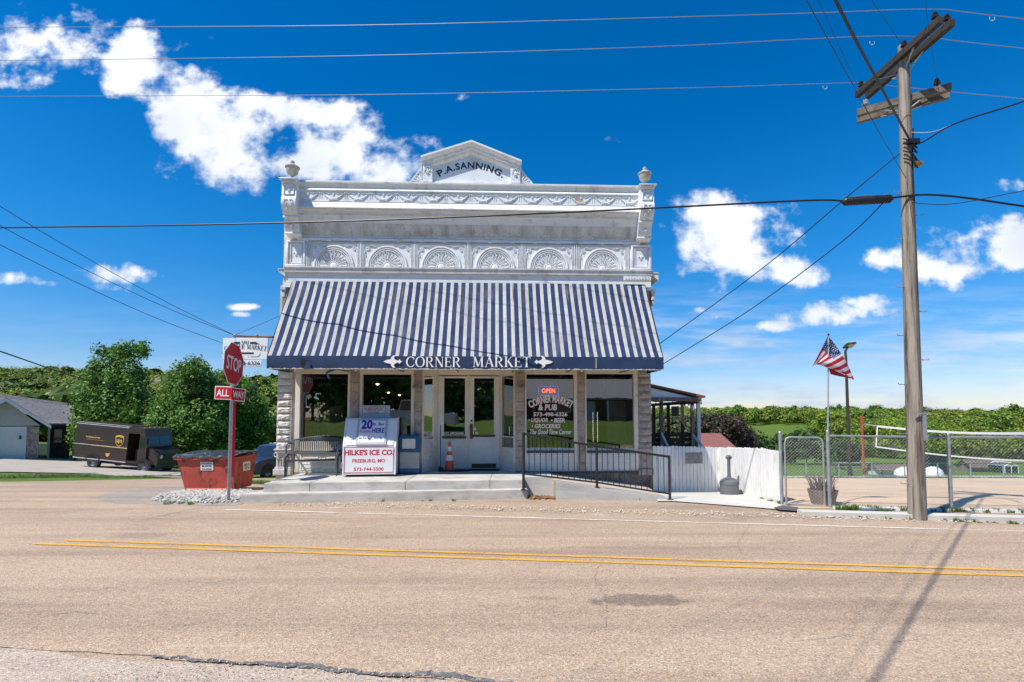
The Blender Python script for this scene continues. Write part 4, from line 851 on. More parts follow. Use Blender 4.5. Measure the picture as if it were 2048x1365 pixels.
b=B(); hx=LX(943,860,-YD); b.bbox(hx-.04,hx+.04,YD-.03,YD-.01,LZ(878,-YD),LZ(848,-YD),.02); b.tube([(hx,YD-.03,LZ(873,-YD)),(hx,YD-.09,LZ(870,-YD)),(hx,YD-.09,LZ(855,-YD)),(hx,YD-.03,LZ(852,-YD))],.012); b.ball((hx,YD-.03,LZ(842,-YD)),(.03,.015,.03),n=10); b.build('door_handle',mat('old brass',(.12,.085,.04),rough=.35,metal=.8),d2)
M_paper=mat('white paper',(.75,.74,.7),rough=.7,var=.04); 
def sheetpart(name,x0,y0,x1,y1,out,m,par,th=.004):
    a,c=L(x0,y0,out),L(x1,y1,out); b=B(); b.box(min(a.x,c.x),max(a.x,c.x),-out-th,-out,min(a.z,c.z),max(a.z,c.z)); return b.build(name,m,par)
sheetpart('notice',947,856,952,861,-YD+.01,M_paper,d2); sheetpart('notice',951,865,956,870,-YD+.01,M_paper,d2)
sheetpart('notice',1020,842,1029,851,-.3,mat('orange paper',(.7,.35,.18)),s2); sheetpart('notice',1018,853,1028,871,-.32,M_paper,s2)
# hanging things fixed to the front
M_met=mat('grey galvanised',(.38,.39,.40),rough=.45,metal=.5,var=.15,scale=8)
for (x,y) in ((831,772),(1044,772)):
    c=L(x,y,.12); b=B(); b.tube([(c.x,0,c.z+.12),(c.x,-.05,c.z+.13),(c.x,-.11,c.z+.1),(c.x,-.12,c.z+.04)],.012); b.lathe([(.02,.05),(.05,.03),(.075,-.04),(.08,-.06),(.07,-.055)],14,(c.x,-.12,c.z)); b.box(c.x-.12,c.x+.1,-.13,-.11,c.z-.085,c.z-.075); b.build('wall_lamp',M_met,bl,smooth=True)
for (x,y) in ((712,740),(1163,741)):
    c=L(x,y,.06); b=B(); b.lathe([(0,.03),(.05,.03),(.05,0),(.02,-.01)],12,(c.x,-.06,c.z+.02)); b.ball((c.x,-.07,c.z-.01),(.035,.045,.035),n=10); b.build('security_camera',M_paper,bl,smooth=True); 
# ---- awning
AO=1.43; ax0,ax1=LX(585,561,.1),LX(1290,571,.1); az0=ZA; az1=LZ(713.5,AO); azv=LZ(739,AO)
m,nt,bs_=nodemat('striped canvas'); N=nt.nodes; K=nt.links; tc=N.new('ShaderNodeTexCoord'); sx=N.new('ShaderNodeSeparateXYZ'); K.new(tc.outputs['Object'],sx.inputs[0])
def mth(op,a,b=None,c=None):
    n=N.new('ShaderNodeMath'); n.operation=op
    for i,v in enumerate((a,b,c)):
        if v is None: continue
        if isinstance(v,(int,float)): n.inputs[i].default_value=v
        else: K.new(v,n.inputs[i])
    return n.outputs[0]
per=(ax1-ax0)/47.5
fx=mth('FRACT',mth('DIVIDE',mth('SUBTRACT',sx.outputs[0],ax0-10*per+.0),per))
def band(c,h): return mth('LESS_THAN',mth('ABSOLUTE',mth('SUBTRACT',fx,c)),h)
def cmix(f,a,c):
    n=N.new('ShaderNodeMix'); n.data_type='RGBA'; K.new(f,n.inputs[0])
    for i,v in ((6,a),(7,c)):
        if isinstance(v,tuple): n.inputs[i].default_value=v+(1,)
        else: K.new(v,n.inputs[i])
    return n.outputs[2]
def nz_(s,a,c,st=(1,1,1),d=6):
    mp=N.new('ShaderNodeMapping'); mp.inputs[3].default_value=st; K.new(tc.outputs['Object'],mp.inputs[0]); n=N.new('ShaderNodeTexNoise'); n.inputs['Scale'].default_value=s; n.inputs['Detail'].default_value=d; n.inputs['Roughness'].default_value=.7; K.new(mp.outputs[0],n.inputs['Vector'])
    r=N.new('ShaderNodeMapRange'); r.inputs[1].default_value=a; r.inputs[2].default_value=c; K.new(n.outputs[0],r.inputs[0]); return r.outputs[0]
navy=cmix(nz_(1.5,.35,.7),(.018,.034,.090),(.030,.052,.120)); white=cmix(nz_(2.2,.4,.7,(1,1,.3)),(.56,.55,.52),(.42,.41,.385))
c_=cmix(band(.25,.21),navy,white)
c_=cmix(mth('MULTIPLY',mth('MAXIMUM',mth('MAXIMUM',band(.14,.016),band(.21,.016)),mth('MAXIMUM',band(.30,.016),band(.36,.016))),.8),c_,(.30,.26,.22))
c_=cmix(mth('MULTIPLY',nz_(1.6,.5,.72,(1,1,.35)),.45),c_,(.17,.17,.18)); c_=cmix(nz_(26,.66,.72,(1,1,.25)),c_,(.08,.08,.10)); c_=cmix(nz_(19,.73,.76),c_,(.7,.7,.68))
K.new(c_,bs_.inputs['Base Color']); bs_.inputs['Roughness'].default_value=.8; bs_.inputs['Specular IOR Level'].default_value=.15; M_stripe=m
nb=N.new('ShaderNodeTexNoise'); nb.inputs['Scale'].default_value=2.2; K.new(tc.outputs['Object'],nb.inputs['Vector']); bp=N.new('ShaderNodeBump'); bp.inputs['Strength'].default_value=.5; bp.inputs['Distance'].default_value=.09; K.new(nb.outputs[0],bp.inputs['Height']); K.new(bp.outputs[0],bs_.inputs['Normal'])
M_navy=mat('navy canvas',(.018,.038,.095),rough=.6,var=.22,scale=2.5,c2=(.05,.08,.15),f2=(.62,.75),s2=5,bump=.25,bs=6)
nx_=96; ny_=10; b=B(); rib=(ax1-ax0)/6.5
for j in range(ny_+1):
    for i in range(nx_+1):
        x=lerp(ax0,ax1,i/nx_); t=j/ny_; sg=-.045*abs(math.sin(math.pi*(x-ax0)/rib))**.8*math.sin(math.pi*t)-.01*math.sin(3*math.pi*t)
        b.v.append((x,-lerp(.1,AO,t)-sg*.7,lerp(az0,az1,t)+sg))
for j in range(ny_):
    for i in range(nx_): k=j*(nx_+1)+i; b.f.append((k,k+1,k+nx_+2,k+nx_+1)); b.m.append(0)
aw=b.build('awning',M_stripe,bl,smooth=True)
b=B(); n=60; rr=random.Random(9)
for i in range(n+1):
    x=lerp(ax0-.012,ax1+.012,i/n); wv=.012*math.sin(i*.9)+.006*math.sin(i*2.3); b.v+=[(x,-AO-.004,az1+.004),(x,-AO-.006-wv,(az1+azv)/2),(x,-AO-.002,azv+rr.uniform(-.006,.006))]
for i in range(n):
    for j in range(2): k=3*i+j; b.f.append((k,k+3,k+4,k+1)); b.m.append(0)
for s,x in ((-1,ax0-.012),(1,ax1+.012)):
    b.add([(x,-.1,az0),(x,-AO,az1),(x,-AO,azv),(x,-.1,azv+.02)],[(0,1,2,3)])
va=b.build('valance',M_navy,aw,smooth=True,angle=50)
b=B()                                   # frayed pale hem
rr=random.Random(12)
n=300
for i in range(n+1): x=lerp(ax0,ax1,i/n); b.v+=[(x,-AO-.0125,azv-.008+rr.uniform(-.004,.002)),(x,-AO-.0125,azv+rr.choice((.001,.004,.012,.022)))]
for i in range(n): b.f.append((2*i,2*i+2,2*i+3,2*i+1)); b.m.append(0)
b.build('hem',mat('frayed hem',(.5,.48,.44),rough=.9,var=.3,scale=20),aw)
b=B()
for i in range(7): x=min(ax1-.03,ax0+.03+rib*i); b.tube([(x,-.1,az0-.04),(x,-AO+.03,az1-.05)],.02,n=6); b.tube([(x,-AO+.03,azv+.03),(x,-.02,azv+.06)],.018,n=6)
b.tube([(ax0,-AO+.03,azv+.02),(ax1,-AO+.03,azv+.02)],.02,n=6); b.tube([(ax0,-AO+.03,az1-.04),(ax1,-AO+.03,az1-.04)],.02,n=6); b.tube([(ax0+.02,-AO+.03,azv+.03),(ax0+.02,-AO+.03,az1)],.02,n=6); b.tube([(ax1-.02,-AO+.03,azv+.03),(ax1-.02,-AO+.03,az1)],.02,n=6)
b.build('awning_frame',mat('rusty frame',(.18,.13,.10),rough=.8,var=.4,scale=9),aw)
cx,cz,w,h=pbox(812,713,921,735.5,AO+.03); fit_text('lettering',serif_mesh('CORNER'),w,h,(cx,-AO-.022,cz),M_wl,aw)
cx,cz,w,h=pbox(946,713,1061,735.5,AO+.03); fit_text('lettering',serif_mesh('MARKET'),w,h,(cx,-AO-.022,cz),M_wl,aw)
def emblem(x0,y0,x1,y1,fl):
    cx,cz,w,h=pbox(x0,y0,x1,y1,AO+.03); b=B()
    P=[(-.5,0),(-.35,.12),(-.2,.17),(-.12,.17),(-.08,.35),(.02,.5),(.16,.5),(.08,.38),(.06,.28),(.12,.17),(.22,.1),(.3,.07),(.36,.2),(.42,.07),(.5,0)]
    pts=P+[(x,-y) for x,y in P[-2:0:-1]]; pts=[(cx+x*w*fl,cz+y*h) for x,y in pts]; b.prism(pts,-AO-.026,-AO-.020); return b.build('emblem',M_wl,aw)
emblem(767,711,804,736,1); emblem(1068,712,1106,737,-1)
def flap(pts,m=M_navy):
    b=B(); b.add([L(x,y,o) for x,y,o in pts],[tuple(range(len(pts)))]); o=b.build('torn_flap',m,aw); return o
flap([(603,716,AO+.02),(618,721,AO+.05),(619,737,AO+.04),(608,738,AO+.03),(600,728,AO+.02)],M_black); flap([(614,722,AO+.05),(622,726,AO+.07),(620,738,AO+.05),(606,740,AO+.06)])
flap([(660,739,AO),(680,738,AO),(660,745,AO-.02),(652,750,AO-.04),(651,745,AO-.03)]); flap([(652,746,AO-.03),(658,750,AO),(660,760,AO-.02),(656,757,AO-.02)])
# patched strip on the valance
sheetpart('patch',1191,717,1193.5,737,AO+.02,mat('tan tape',(.4,.35,.28)),aw)
# entrance mat, shelf, goods and lamps indoors
gl=L
M_warm=mat('lit bulb',(1,.7,.4),emit=(1,.62,.28),es=9)
def inside(name,label,cat,px_,py_,dep,fn,group=None):
    c=L(px_,py_,-dep); w=BM@c; t=thing(name,w,BA,label,cat,group); fn(t); return t
def pendant(t):
    b=B(); b.tube([(0,0,.08),(0,0,1.2)],.006,n=5); b.build('cord',M_black,t)
    b=B(); b.lathe([(.02,.08),(.05,.06),(.15,0),(.16,-.02)],16); b.build('lamp_shade',mat('bronze shade',(.25,.15,.07),rough=.4,metal=.5),t,smooth=True)
    b=B(); b.ball((0,0,-.01),.05,n=10); b.build('bulb',M_warm,t,smooth=True)
for i,(x,y,d,lb) in enumerate(((755,767,2.5,'small bronze pendant lamp hanging highest behind the second window from the left'),(777,784,4.5,'lit pendant lamp inside, left of the lower pair behind the second window'),(799,789,5.,'lit pendant lamp inside, right of the lower pair behind the second window'))):
    inside('pendant_lamp',lb,'lamp',x,y,d,pendant,'pendant lamps inside the shop')
# ================================================================ THINGS AT THE SHOP
M_neonr=mat('neon red',(1,.1,.05),emit=(1,.07,.03),es=5); M_neonb=mat('neon blue',(.1,.2,1),emit=(.12,.25,1),es=3)
def neon(t):
    b=B(); b.box(-.26,.26,.03,.05,-.11,.11); b.build('backing',M_black,t)
    fit_text('lettering',T('OPEN',.015,space=1.1),.36,.12,(0,0,0),M_neonr,t)
    b=B()
    for i in range(11):
        for z in (-.12,.12): b.ball((-.25+i*.05,.0,z),(.012,.01,.006),n=5)
    for i in range(4):
        for x in (-.27,.27): b.ball((x,0,-.08+i*.053),(.007,.01,.012),n=5)
    b.build('border_light',M_neonb,t)
inside('neon_sign','red and blue lit OPEN sign hanging above the white window lettering','neon sign',1097,782,.35,neon,'lit open signs')
o=inside('neon_sign','red and blue lit OPEN sign seen through the narrow glass left of the doors','neon sign',856,786,1.6,neon,'lit open signs')
o.scale=(.7,.8,.9)
# curtain / pale partition, string of lights, shelves
c=L(1238,840,-.8); t=thing('room_divider',BM@Vector((c.x,1.0,ZP)),BA,'tall pale panel standing inside the rightmost shop window','screen'); b=B()
for i in range(7): b.bbox(-.30+i*.087,-.30+i*.087+.083,0,.03,.05,1.9,.008)
b.build('panel',mat('pale partition',(.42,.43,.36),rough=.8),t)
for x_ in (1186,1195):
    c=L(x_,858,-.25); b=B()
    for i in range(16): b.ball((0,0,.42-i*.05),.007,n=5)
    b.tube([(.004,.01,.45),(.004,.01,-.36)],.002,n=3)
    o=b.build('light_string',mat('tiny lamps',(1,1,.9),emit=(1,.97,.85),es=2.5)); o.location=BM@c; tag(o,'vertical string of tiny white lights inside the rightmost window, '+('nearer the column' if x_==1186 else 'nearer the pale panel'),'string lights','strings of tiny lights')
c=L(640,860,-.7); t=thing('display_curtain',BM@Vector((c.x,.75,ZP)),BA,'faded pinkish brick patterned curtain hung inside the leftmost window','curtain'); b=B()
b.v=[]; 
for i in range(41):
    x=-.62+i*.031; b.v+=[(x,.03*math.sin(i*.8),0),(x,.03*math.sin(i*.8),1.75)]
b.f=[(2*i,2*i+2,2*i+3,2*i+1) for i in range(40)]; b.m=[0]*40; b.build('cloth',mat('pink cloth',(.34,.20,.17),rough=.9,var=.25,scale=9,c2=(.42,.36,.33),f2=(.5,.6),s2=14),t)
def shelf_unit(px_,dep,w,label):
    c=L(px_,850,-dep); t=thing('goods_shelf',BM@Vector((c.x,dep,ZP)),BA,label,'shelf','shelves of goods indoors'); b=B()
    b.box(-w/2,w/2,.3,.33,0,1.5); [b.box(-w/2,w/2,0,.3,z,z+.03) for z in (.1,.5,.9,1.3)]; b.build('rack',mat('shelf metal',(.3,.28,.25),rough=.5),t); rr=random.Random(px_); b=B()
    for z in (.13,.53,.93,1.33):
        x=-w/2+.03
        while x<w/2-.15: ww=rr.uniform(.06,.14); b.box(x,x+ww,.04,.22,z,z+rr.uniform(.12,.3),rr.randrange(3)); x+=ww+.02
    b.build('goods',[mat('goods red',(.4,.06,.05)),mat('goods tan',(.45,.36,.2)),mat('goods blue',(.06,.12,.3))],t)
shelf_unit(790,5.5,2.2,'dark shelf of goods standing inside behind the second window from the left')
shelf_unit(1100,5.0,2.4,'dark shelf of goods standing inside behind the lettered window')
# ---- ice merchandiser
M_wp=mat('white enamel',(.78,.78,.79),rough=.3,var=.03,spec=.5); M_red=mat('sign red',(.52,.02,.035),rough=.4,var=.05); M_violet=mat('sign violet',(.06,.035,.32),rough=.4); M_aqua=mat('sign pale blue',(.25,.38,.55),rough=.4)
il=atz(684,952.5,ZP+.03); ir=atz(791,951,ZP+.03); IW=(ir-il).length; ia=math.atan2(ir.y-il.y,ir.x-il.x)
ic=thing('ice_merchandiser',(il.x,il.y,ZP),ia,'big white slant front ice freezer with red lettering between bench and newspaper box','ice freezer')
def IZ(py,Y): return at(740,py,Y).z-ZP
z893=IZ(893,il.y+.02); z838=IZ(838,il.y+.33); DD=.72
b=B(); pf=[(0,.06),(0.02,z893),(.33,z838),(.36,z838+.02),(DD,z838+.02),(DD,.06)]
b.prism(pf,0.03,IW-.03,ax='x'); b.prism([(-.01,.05),(.01,z893),(.32,z838+.01),(.35,z838+.03),(DD+.01,z838+.03),(DD+.01,.05)],0,.03,ax='x'); b.prism([(-.01,.05),(.01,z893),(.32,z838+.01),(.35,z838+.03),(DD+.01,z838+.03),(DD+.01,.05)],IW-.03,IW,ax='x'); b.build('cabinet',M_wp,ic)
b=B(); [b.box(x,x+.1,y,y+.1,0,.055) for x in (.1,IW-.2) for y in (.05,DD-.15)]; b.build('feet',M_black,ic)
def face(name,mesh_or_none,x0,y0,x1,y1,m,yoff,slant=False,**k): pass
def slantM():   # frame on the slanted door
    d=Vector((0,.31,z838-z893)); ln=d.length; an=math.atan2(d.z,d.y); return an,ln
an,ln=slantM()
fw=lambda px_:(px_-684)/(791-684)*IW
def on_front(name,mesh,x0,y0,x1,y1,m,off=.006):
    za,zb=IZ(y0,il.y),IZ(y1,il.y); fit_text(name,mesh,fw(x1)-fw(x0),za-zb,((fw(x0)+fw(x1))/2,.01*0-off,(za+zb)/2),m,ic)
b=B(); b.box(.05,IW-.05,-.004,.004,.10,z893-.02); b.build('sign_panel',M_wp,ic)
b=B()
for (q0,q1,q2,q3) in ((.05,IW-.05,.10,.112),(.05,IW-.05,z893-.03,z893-.018),(.05,.062,.112,z893-.03),(IW-.062,IW-.05,.112,z893-.03)): b.box(q0,q1,-.0075,-.004,q2,q3)
b.build('sign_border',M_red,ic)
on_front('lettering',T("HILKE'S ICE CO.",.04),688,900,787,911.5,M_red); on_front('lettering',T('FREEBURG, MO',.022),704,919,770,927.5,M_red); on_front('lettering',T('573-744-5500',.022),707,936,767,943,M_red)
on_front('lettering',T('OPY. # 5-7',.01),687,945.5,702,947.5,M_red); on_front('lettering',T('(97). 943-7',.01),771,945.5,786,947.5,M_red)
sl_=bpy.data.objects.new('slanted_door',None)
def slant_box(name,x0,x1,t0,t1,th,m,par,off=0):
    b=B(); n=Vector((0,-math.sin(an),math.cos(an))); d=Vector((0,math.cos(an),math.sin(an))); o=Vector((0,.02,z893))
    P=[o+Vector((x,0,0))+d*(t*ln)+n*(off+h) for h in (0,th) for (x,t) in ((x0,t0),(x1,t0),(x1,t1),(x0,t1))]
    b.add(P,[(0,3,2,1),(4,5,6,7),(0,1,5,4),(1,2,6,5),(2,3,7,6),(3,0,4,7)]); return b.build(name,m,par)
dr=slant_box('freezer_door',.06,IW-.06,.03,.95,.02,M_wp,ic)
slant_box('poster_frame',fw(710),fw(771),.03,.97,.03,mat('grey poster frame',(.40,.42,.45),rough=.5),ic,.02)
ps=slant_box('poster',fw(714),fw(767),.10,.90,.004,M_wp,ic,.05)
def on_slant(mesh,x0,x1,t0,t1,m):
    n=Vector((0,-math.sin(an),math.cos(an))); d=Vector((0,math.cos(an),math.sin(an))); p=Vector(((fw(x0)+fw(x1))/2,.02,z893))+d*((t0+t1)/2*ln)+n*.058
    fit_text('lettering',mesh,abs(fw(x1)-fw(x0)),abs(t1-t0)*ln,tuple(p),m,ic,rot=(an,0,0))
on_slant(T('20',.045),718,741,.58,.92,M_violet); on_slant(T('lb. Bag',.02),742,765,.68,.82,M_violet); on_slant(T('HERE',.03),741,766,.44,.62,M_violet); on_slant(T('Available',.01,shear=.2),714,738,.45,.56,mat('sign orange',(.6,.2,.12)))
on_slant(T('Get The LUNK • BLUE Bag',.012),715,763,.20,.30,M_violet)
b=B(); b.box(-.03,-.012,-.02,.05,.2,.35); b.build('hinge',M_met,ic)
# smaller white box behind
c0=atz(722,953,ZP); Yb=il.y+.95
bx0,bx1=at(719,820,Yb).x,at(779,820,Yb).x; zt_,zb_=at(750,811,Yb).z,ZP
i2=thing('ice_chest',((bx0+bx1)/2,Yb,ZP),ia,'smaller white upright ice chest with red label standing behind the big freezer','ice freezer'); hw=(bx1-bx0)/2
b=B(); b.bbox(-hw,hw,0,.45,.03,zt_-ZP,.02); b.build('cabinet',mat('pale enamel',(.62,.64,.66),rough=.3,var=.04),i2)
b=B(); b.box(hw+.005,hw+.12,.05,.4,.1,zt_-ZP-.02); b.build('compressor_case',M_black,i2)
lz=at(750,821,Yb).z-ZP; b=B(); b.box(-hw*.78,hw*.72,-.01,-.004,lz-.085,lz+.085); b.build('label_panel',M_wp,i2)
b=B(); [b.box(a_,c_,-.013,-.01,d_,e_) for (a_,c_,d_,e_) in ((-hw*.78,hw*.72,lz-.085,lz-.077),(-hw*.78,hw*.72,lz+.077,lz+.085),(-hw*.78,-hw*.76,lz-.077,lz+.077),(hw*.70,hw*.72,lz-.077,lz+.077))]; b.build('label_border',M_red,i2)
for s_,zz_,w_,h_ in (("HILKE'S ICE CO.",.038,hw*1.25,.05),('FREEBURG, MO',-.018,hw*.85,.028),('573-744-5500',-.055,hw*.75,.024)): fit_text('lettering',T(s_,.02),w_,h_,(-.02,-.015,lz+zz_),M_red,i2)
# newspaper box
na=atz(798,949,ZP); nb_=atz(838,949,ZP); NW=nb_.x-na.x; NZ=lambda p:at(815,p,na.y).z-ZP
nbx=thing('newspaper_box',(na.x,na.y,ZP),BA,'blue and grey coin newspaper box beside the big ice freezer','newspaper box'); M_nb=mat('newspaper box blue',(.015,.09,.21),rough=.35,var=.1,scale=5); M_ng=mat('newspaper box grey',(.33,.36,.35),rough=.4,var=.1,scale=3)
b=B(); zt_,zm_,z2=NZ(871),NZ(905),NZ(938)
b.bbox(0,NW,.0,.42,zm_,zt_,.015); b.bbox(.0,NW,0,.42,.02,z2,.01); b.build('cabinet',M_nb,nbx)
b=B(); b.bbox(.01,NW-.01,.015,.40,z2,zm_,.01); b.build('pedestal',M_ng,nbx); 
b=B(); b.box(.03,NW-.03,-.008,0,zm_+.02,zt_-.05); b.build('door',M_nb,nbx); b=B(); b.box(.075,NW-.10,-.014,-.008,zm_+.09,zt_-.09); b.build('display_window',mat('window paper',(.6,.6,.55),rough=.4),nbx)
b=B(); b.box(.05,.075,-.02,-.008,zm_+.07,zt_-.07); b.box(NW-.10,NW-.085,-.02,-.008,zm_+.07,zt_-.07); b.box(.05,NW-.085,-.02,-.008,zt_-.09,zt_-.07); b.box(.05,NW-.085,-.02,-.008,zm_+.07,zm_+.09); b.bbox(NW/2-.03,NW/2+.03,-.02,.0,zt_-.04,zt_-.015,.004); b.build('window_frame',mat('worn black',(.06,.06,.06),rough=.5),nbx)
# rack sign ('closed' board) leaning beside
cs=atz(845,945,ZP); t=thing('leaning_sign',(cs.x,cs.y+.35,ZP),BA,'small red lettered board hung askew on a dark stand beside the newspaper box','sign')
b=B(); b.tube([(-.12,.05,.02),(-.05,.0,.45),(.12,.0,.50)],.008); b.tube([(.1,.1,.02),(.02,0,.42)],.008); b.box(-.1,.12,-.03,.1,0,.04); b.build('wire_stand',M_black,t)
b=B(); b.M=Matrix.Translation((0,-.02,.27))@Matrix.Rotation(-R(52),4,'Y'); b.box(-.19,.19,-.008,.008,-.05,.05); sgn=b.build('board',M_red,t)
x_=fit_text('lettering',T('CLOSED',.02),.30,.06,(0,-.032,.27),M_wl,t,rot=(math.pi/2,-R(52),0))
# broom, cone, mat
cb=atz(881,943,ZP); t=thing('broom',(cb.x,cb.y,ZP),BA,'blue handled broom leaning upright left of the shop doors','broom'); b=B(); b.tube([(0,0,.1),(-.02,.12,LZ(850,-.7)-ZP)],.014); b.build('handle',mat('broom blue',(.02,.10,.30),rough=.4),t); b=B(); b.bbox(-.06,.06,-.03,.03,.06,.12,.01); b.box(-.065,.065,-.02,.02,0,.07); b.build('bristles',M_black,t)
cc=atz(900.5,941,ZP)+Vector((0,-.16,0)); t=thing('traffic_cone',(cc.x,cc.y,ZP),0,'orange traffic cone with two white bands on the porch before the left door','traffic cone'); hc=at(900,884,cc.y).z-ZP
M_or=mat('cone orange',(.80,.085,.03),rough=.4,var=.08,scale=6); r_=lambda z:lerp(.135,.03,z/hc)
b=B(); b.bbox(-.2,.2,-.2,.2,0,.03,.01); b.build('base',M_black,t)
b=B(); b.lathe([(r_(.03),.03),(r_(hc*.36),hc*.36)],24); b.lathe([(r_(hc*.55),hc*.55),(r_(hc*.68),hc*.68)],24); b.lathe([(r_(hc*.84),hc*.84),(r_(hc),hc),(.02,hc),(.02,hc-.05)],24); b.build('cone_body',M_or,t,smooth=True)
for a_,c_ in ((.36,.55),(.68,.84)): b=B(); b.lathe([(r_(hc*a_)+.001,hc*a_),(r_(hc*c_)+.001,hc*c_)],24); b.build('reflective_band',mat('band white',(.78,.76,.74),rough=.4),t,smooth=True)
dm=atz(968,940,ZP); t=B(); t.bbox(-.42,.42,-.2,.22,0,.02,.008); o=t.build('doormat',mat('dark mat',(.03,.025,.022),rough=1,var=.4,scale=40)); o.location=(dm.x,dm.y-.12,ZP+.002); tag(o,'dark doormat lying before the right hand shop door','doormat')
t=B(); t.bbox(-.5,.5,-.25,.3,0,.018,.008); o=t.build('doormat',mat('dark mat',(.03,.03,.03))); o.location=(cc.x+.12,cc.y+.02,ZP+.002); o.scale=(.8,.8,.6); tag(o,'dark doormat under the orange traffic cone','doormat')
# bench
bA=atz(590,940,ZP); b0,b1=at(588,880,12.75),at(686,880,12.75); BWd=b1.x-b0.x; M_bm=mat('grey bench metal',(.10,.115,.13),rough=.45,var=.2,scale=6,metal=.3)
bn=thing('park_bench',((b0.x+b1.x)/2,12.55,ZP),BA,'dark grey slatted metal bench with a curved back under the left window','bench'); hb=BWd/2
zt_=at(640,878,12.8).z-ZP; zs_=at(640,905,12.6).z-ZP
b=B(); 
arcz_=lambda x:zt_+.07*(1-(x/hb)**2)-.03
b.tube([(x,.22,arcz_(x)) for x in [-hb+2*hb*i/16 for i in range(17)]],.018,n=6); b.tube([(-hb,.2,zs_+.02),(hb,.2,zs_+.02)],.015,n=6)
for i in range(27): x=-hb+2*hb*(i+.5)/27; b.box(x-.013,x+.013,.20,.212,zs_+.02,arcz_(x))
b.build('backrest',M_bm,bn)
b=B(); [b.box(-hb,hb,-.22+k*.06,-.22+k*.06+.045,zs_-.0,zs_+.012) for k in range(7)]; b.tube([(-hb,-.24,zs_-.01),(hb,-.24,zs_-.01)],.015,n=6); b.build('seat',M_bm,bn)
for s in (-1,1):
    for y in (-.2,.18): b=B(); b.tube([(s*(hb-.05),y,zs_),(s*(hb-.02),y*1.15,0)],.018,n=6); b.build('leg',M_bm,bn)
    b=B(); b.tube([(s*hb,.2,zs_+.22),(s*hb,-.1,zs_+.24),(s*hb,-.23,zs_+.18),(s*hb,-.23,zs_)],.018,n=6); b.build('armrest',M_bm,bn)
# pipe handrail in front of the bench
ha,hb_=atz(570,954,ZP),atz(675,951,ZP); M_rail=mat('dark rail',(.035,.037,.045),rough=.45); d=hb_-ha
hr=thing('hand_rail',(ha.x,ha.y,ZP),math.atan2(d.y,d.x),'low dark pipe rail with two posts in front of the bench','handrail'); w=d.length; z1_=at(575,912,ha.y).z-ZP; z2_=at(575,922,ha.y).z-ZP
b=B(); b.tube([(0,0,0),(0,0,z1_-.06),(.03,0,z1_-.01),(.08,.2,z1_+.02),(.08,.8,z1_+.02)],.024); b.build('post',M_rail,hr,smooth=True)
b=B(); b.tube([(w,0,0),(w,0,z1_-.06),(w+.03,.02,z1_),(w+.1,.6,z1_+.02)],.024); b.build('post',M_rail,hr,smooth=True)
b=B(); b.tube([(0,0,z2_),(w,0,z2_)],.022); b.build('rail',M_rail,hr,smooth=True)
# ---- ramp
rA=atz(1056,1001.5,0); rB=atz(1112,1000.5,0); rC=atz(1342,1003,0); rm=thing('access_ramp',(rB.x,rB.y,0),0,'sloping concrete ramp with a plain side wall right of the steps','ramp')
def rt(x): return lerp(at(1112,965,rB.y).z,0.045,(x-rB.x)/(rC.x-rB.x))
def ramp_part(name,xs,y0f,y1f,m):
    b=B(); n=len(xs)
    for x in xs: b.v+=[(x,y0f(x),-.35),(x,y0f(x),rt(x)),(x,y1f(x),rt(x)),(x,y1f(x),-.35)]
    for i in range(n-1):
        for k in range(4): b.f.append((4*i+k,4*i+(k+1)%4,4*i+4+(k+1)%4,4*i+4+k)); b.m.append(0)
    b.f+= [(0,1,2,3),tuple(4*(n-1)+k for k in (3,2,1,0))]; b.m+=[0,0]
    o=b.build(name,m,rm); o.location=-Vector(rm.location); return o
yf=lambda x:lerp(rB.y,rC.y,(x-rB.x)/(rC.x-rB.x)); 
M_ramp=mat('ramp concrete',(.47,.46,.43),rough=.85,var=.12,scale=2,c2=(.32,.31,.29),f2=(.5,.7),s2=1.6,bump=.25,bs=45,stretch=(.5,1,2))
ramp_part('side_kerb',[rB.x,rC.x],yf,lambda x:yf(x)+.18,M_ramp)
_rt=rt; rt=lambda x:_rt(x)-.012
ramp_part('deck',[rB.x,rC.x],lambda x:yf(x)+.18,lambda x:BY+BS*x-.02,mat('ramp deck',(.48,.42,.35),rough=.9,var=.12,scale=2))
b=B(); b.box(fr.x+.01,rB.x,fr.y+.55,BY+.02,-.3,ZP-.003); o=b.build('landing',M_ramp,rm); o.location=-Vector(rm.location)
lumps('dry_leaves',[(sr.x+.02,sr.y-.1),(rB.x+.02,rB.y-.02),(rB.x-.02,rB.y+.25),(sr.x+.02,sr.y+.5)],.015,.035,mat('dry leaf',(.26,.13,.06),rough=.9,var=.4,scale=8),150,41)
# black ramp railing
rl=thing('ramp_railing',(0,0,0),0,'black metal railing with thin upright bars along the ramp','railing')
pts=[(1047,980,868),(1194,979,893),(1340,1002,914)]
P=[]
Yq=[rA.y+.12,yf(at(1194,979,11).x)+.09,yf(rC.x)+.03]
for (x,yb,yt),Y in zip(pts,Yq): P.append((at(x,yb,Y),at(x,yt,Y)))
P[0]=(Vector((P[0][0].x,P[0][0].y,ZS)),P[0][1]); P[1]=(Vector((P[1][0].x,P[1][0].y,_rt(P[1][0].x))),P[1][1]); P[2]=(Vector((P[2][0].x,P[2][0].y,_rt(P[2][0].x)-.01)),P[2][1])
for a_,t_ in P: b=B(); b.tube([a_,Vector((a_.x,a_.y,t_.z+.03))],.03,n=4); b.box(a_.x-.06,a_.x+.06,a_.y-.06,a_.y+.06,a_.z,a_.z+.012); b.build('post',M_black,rl)
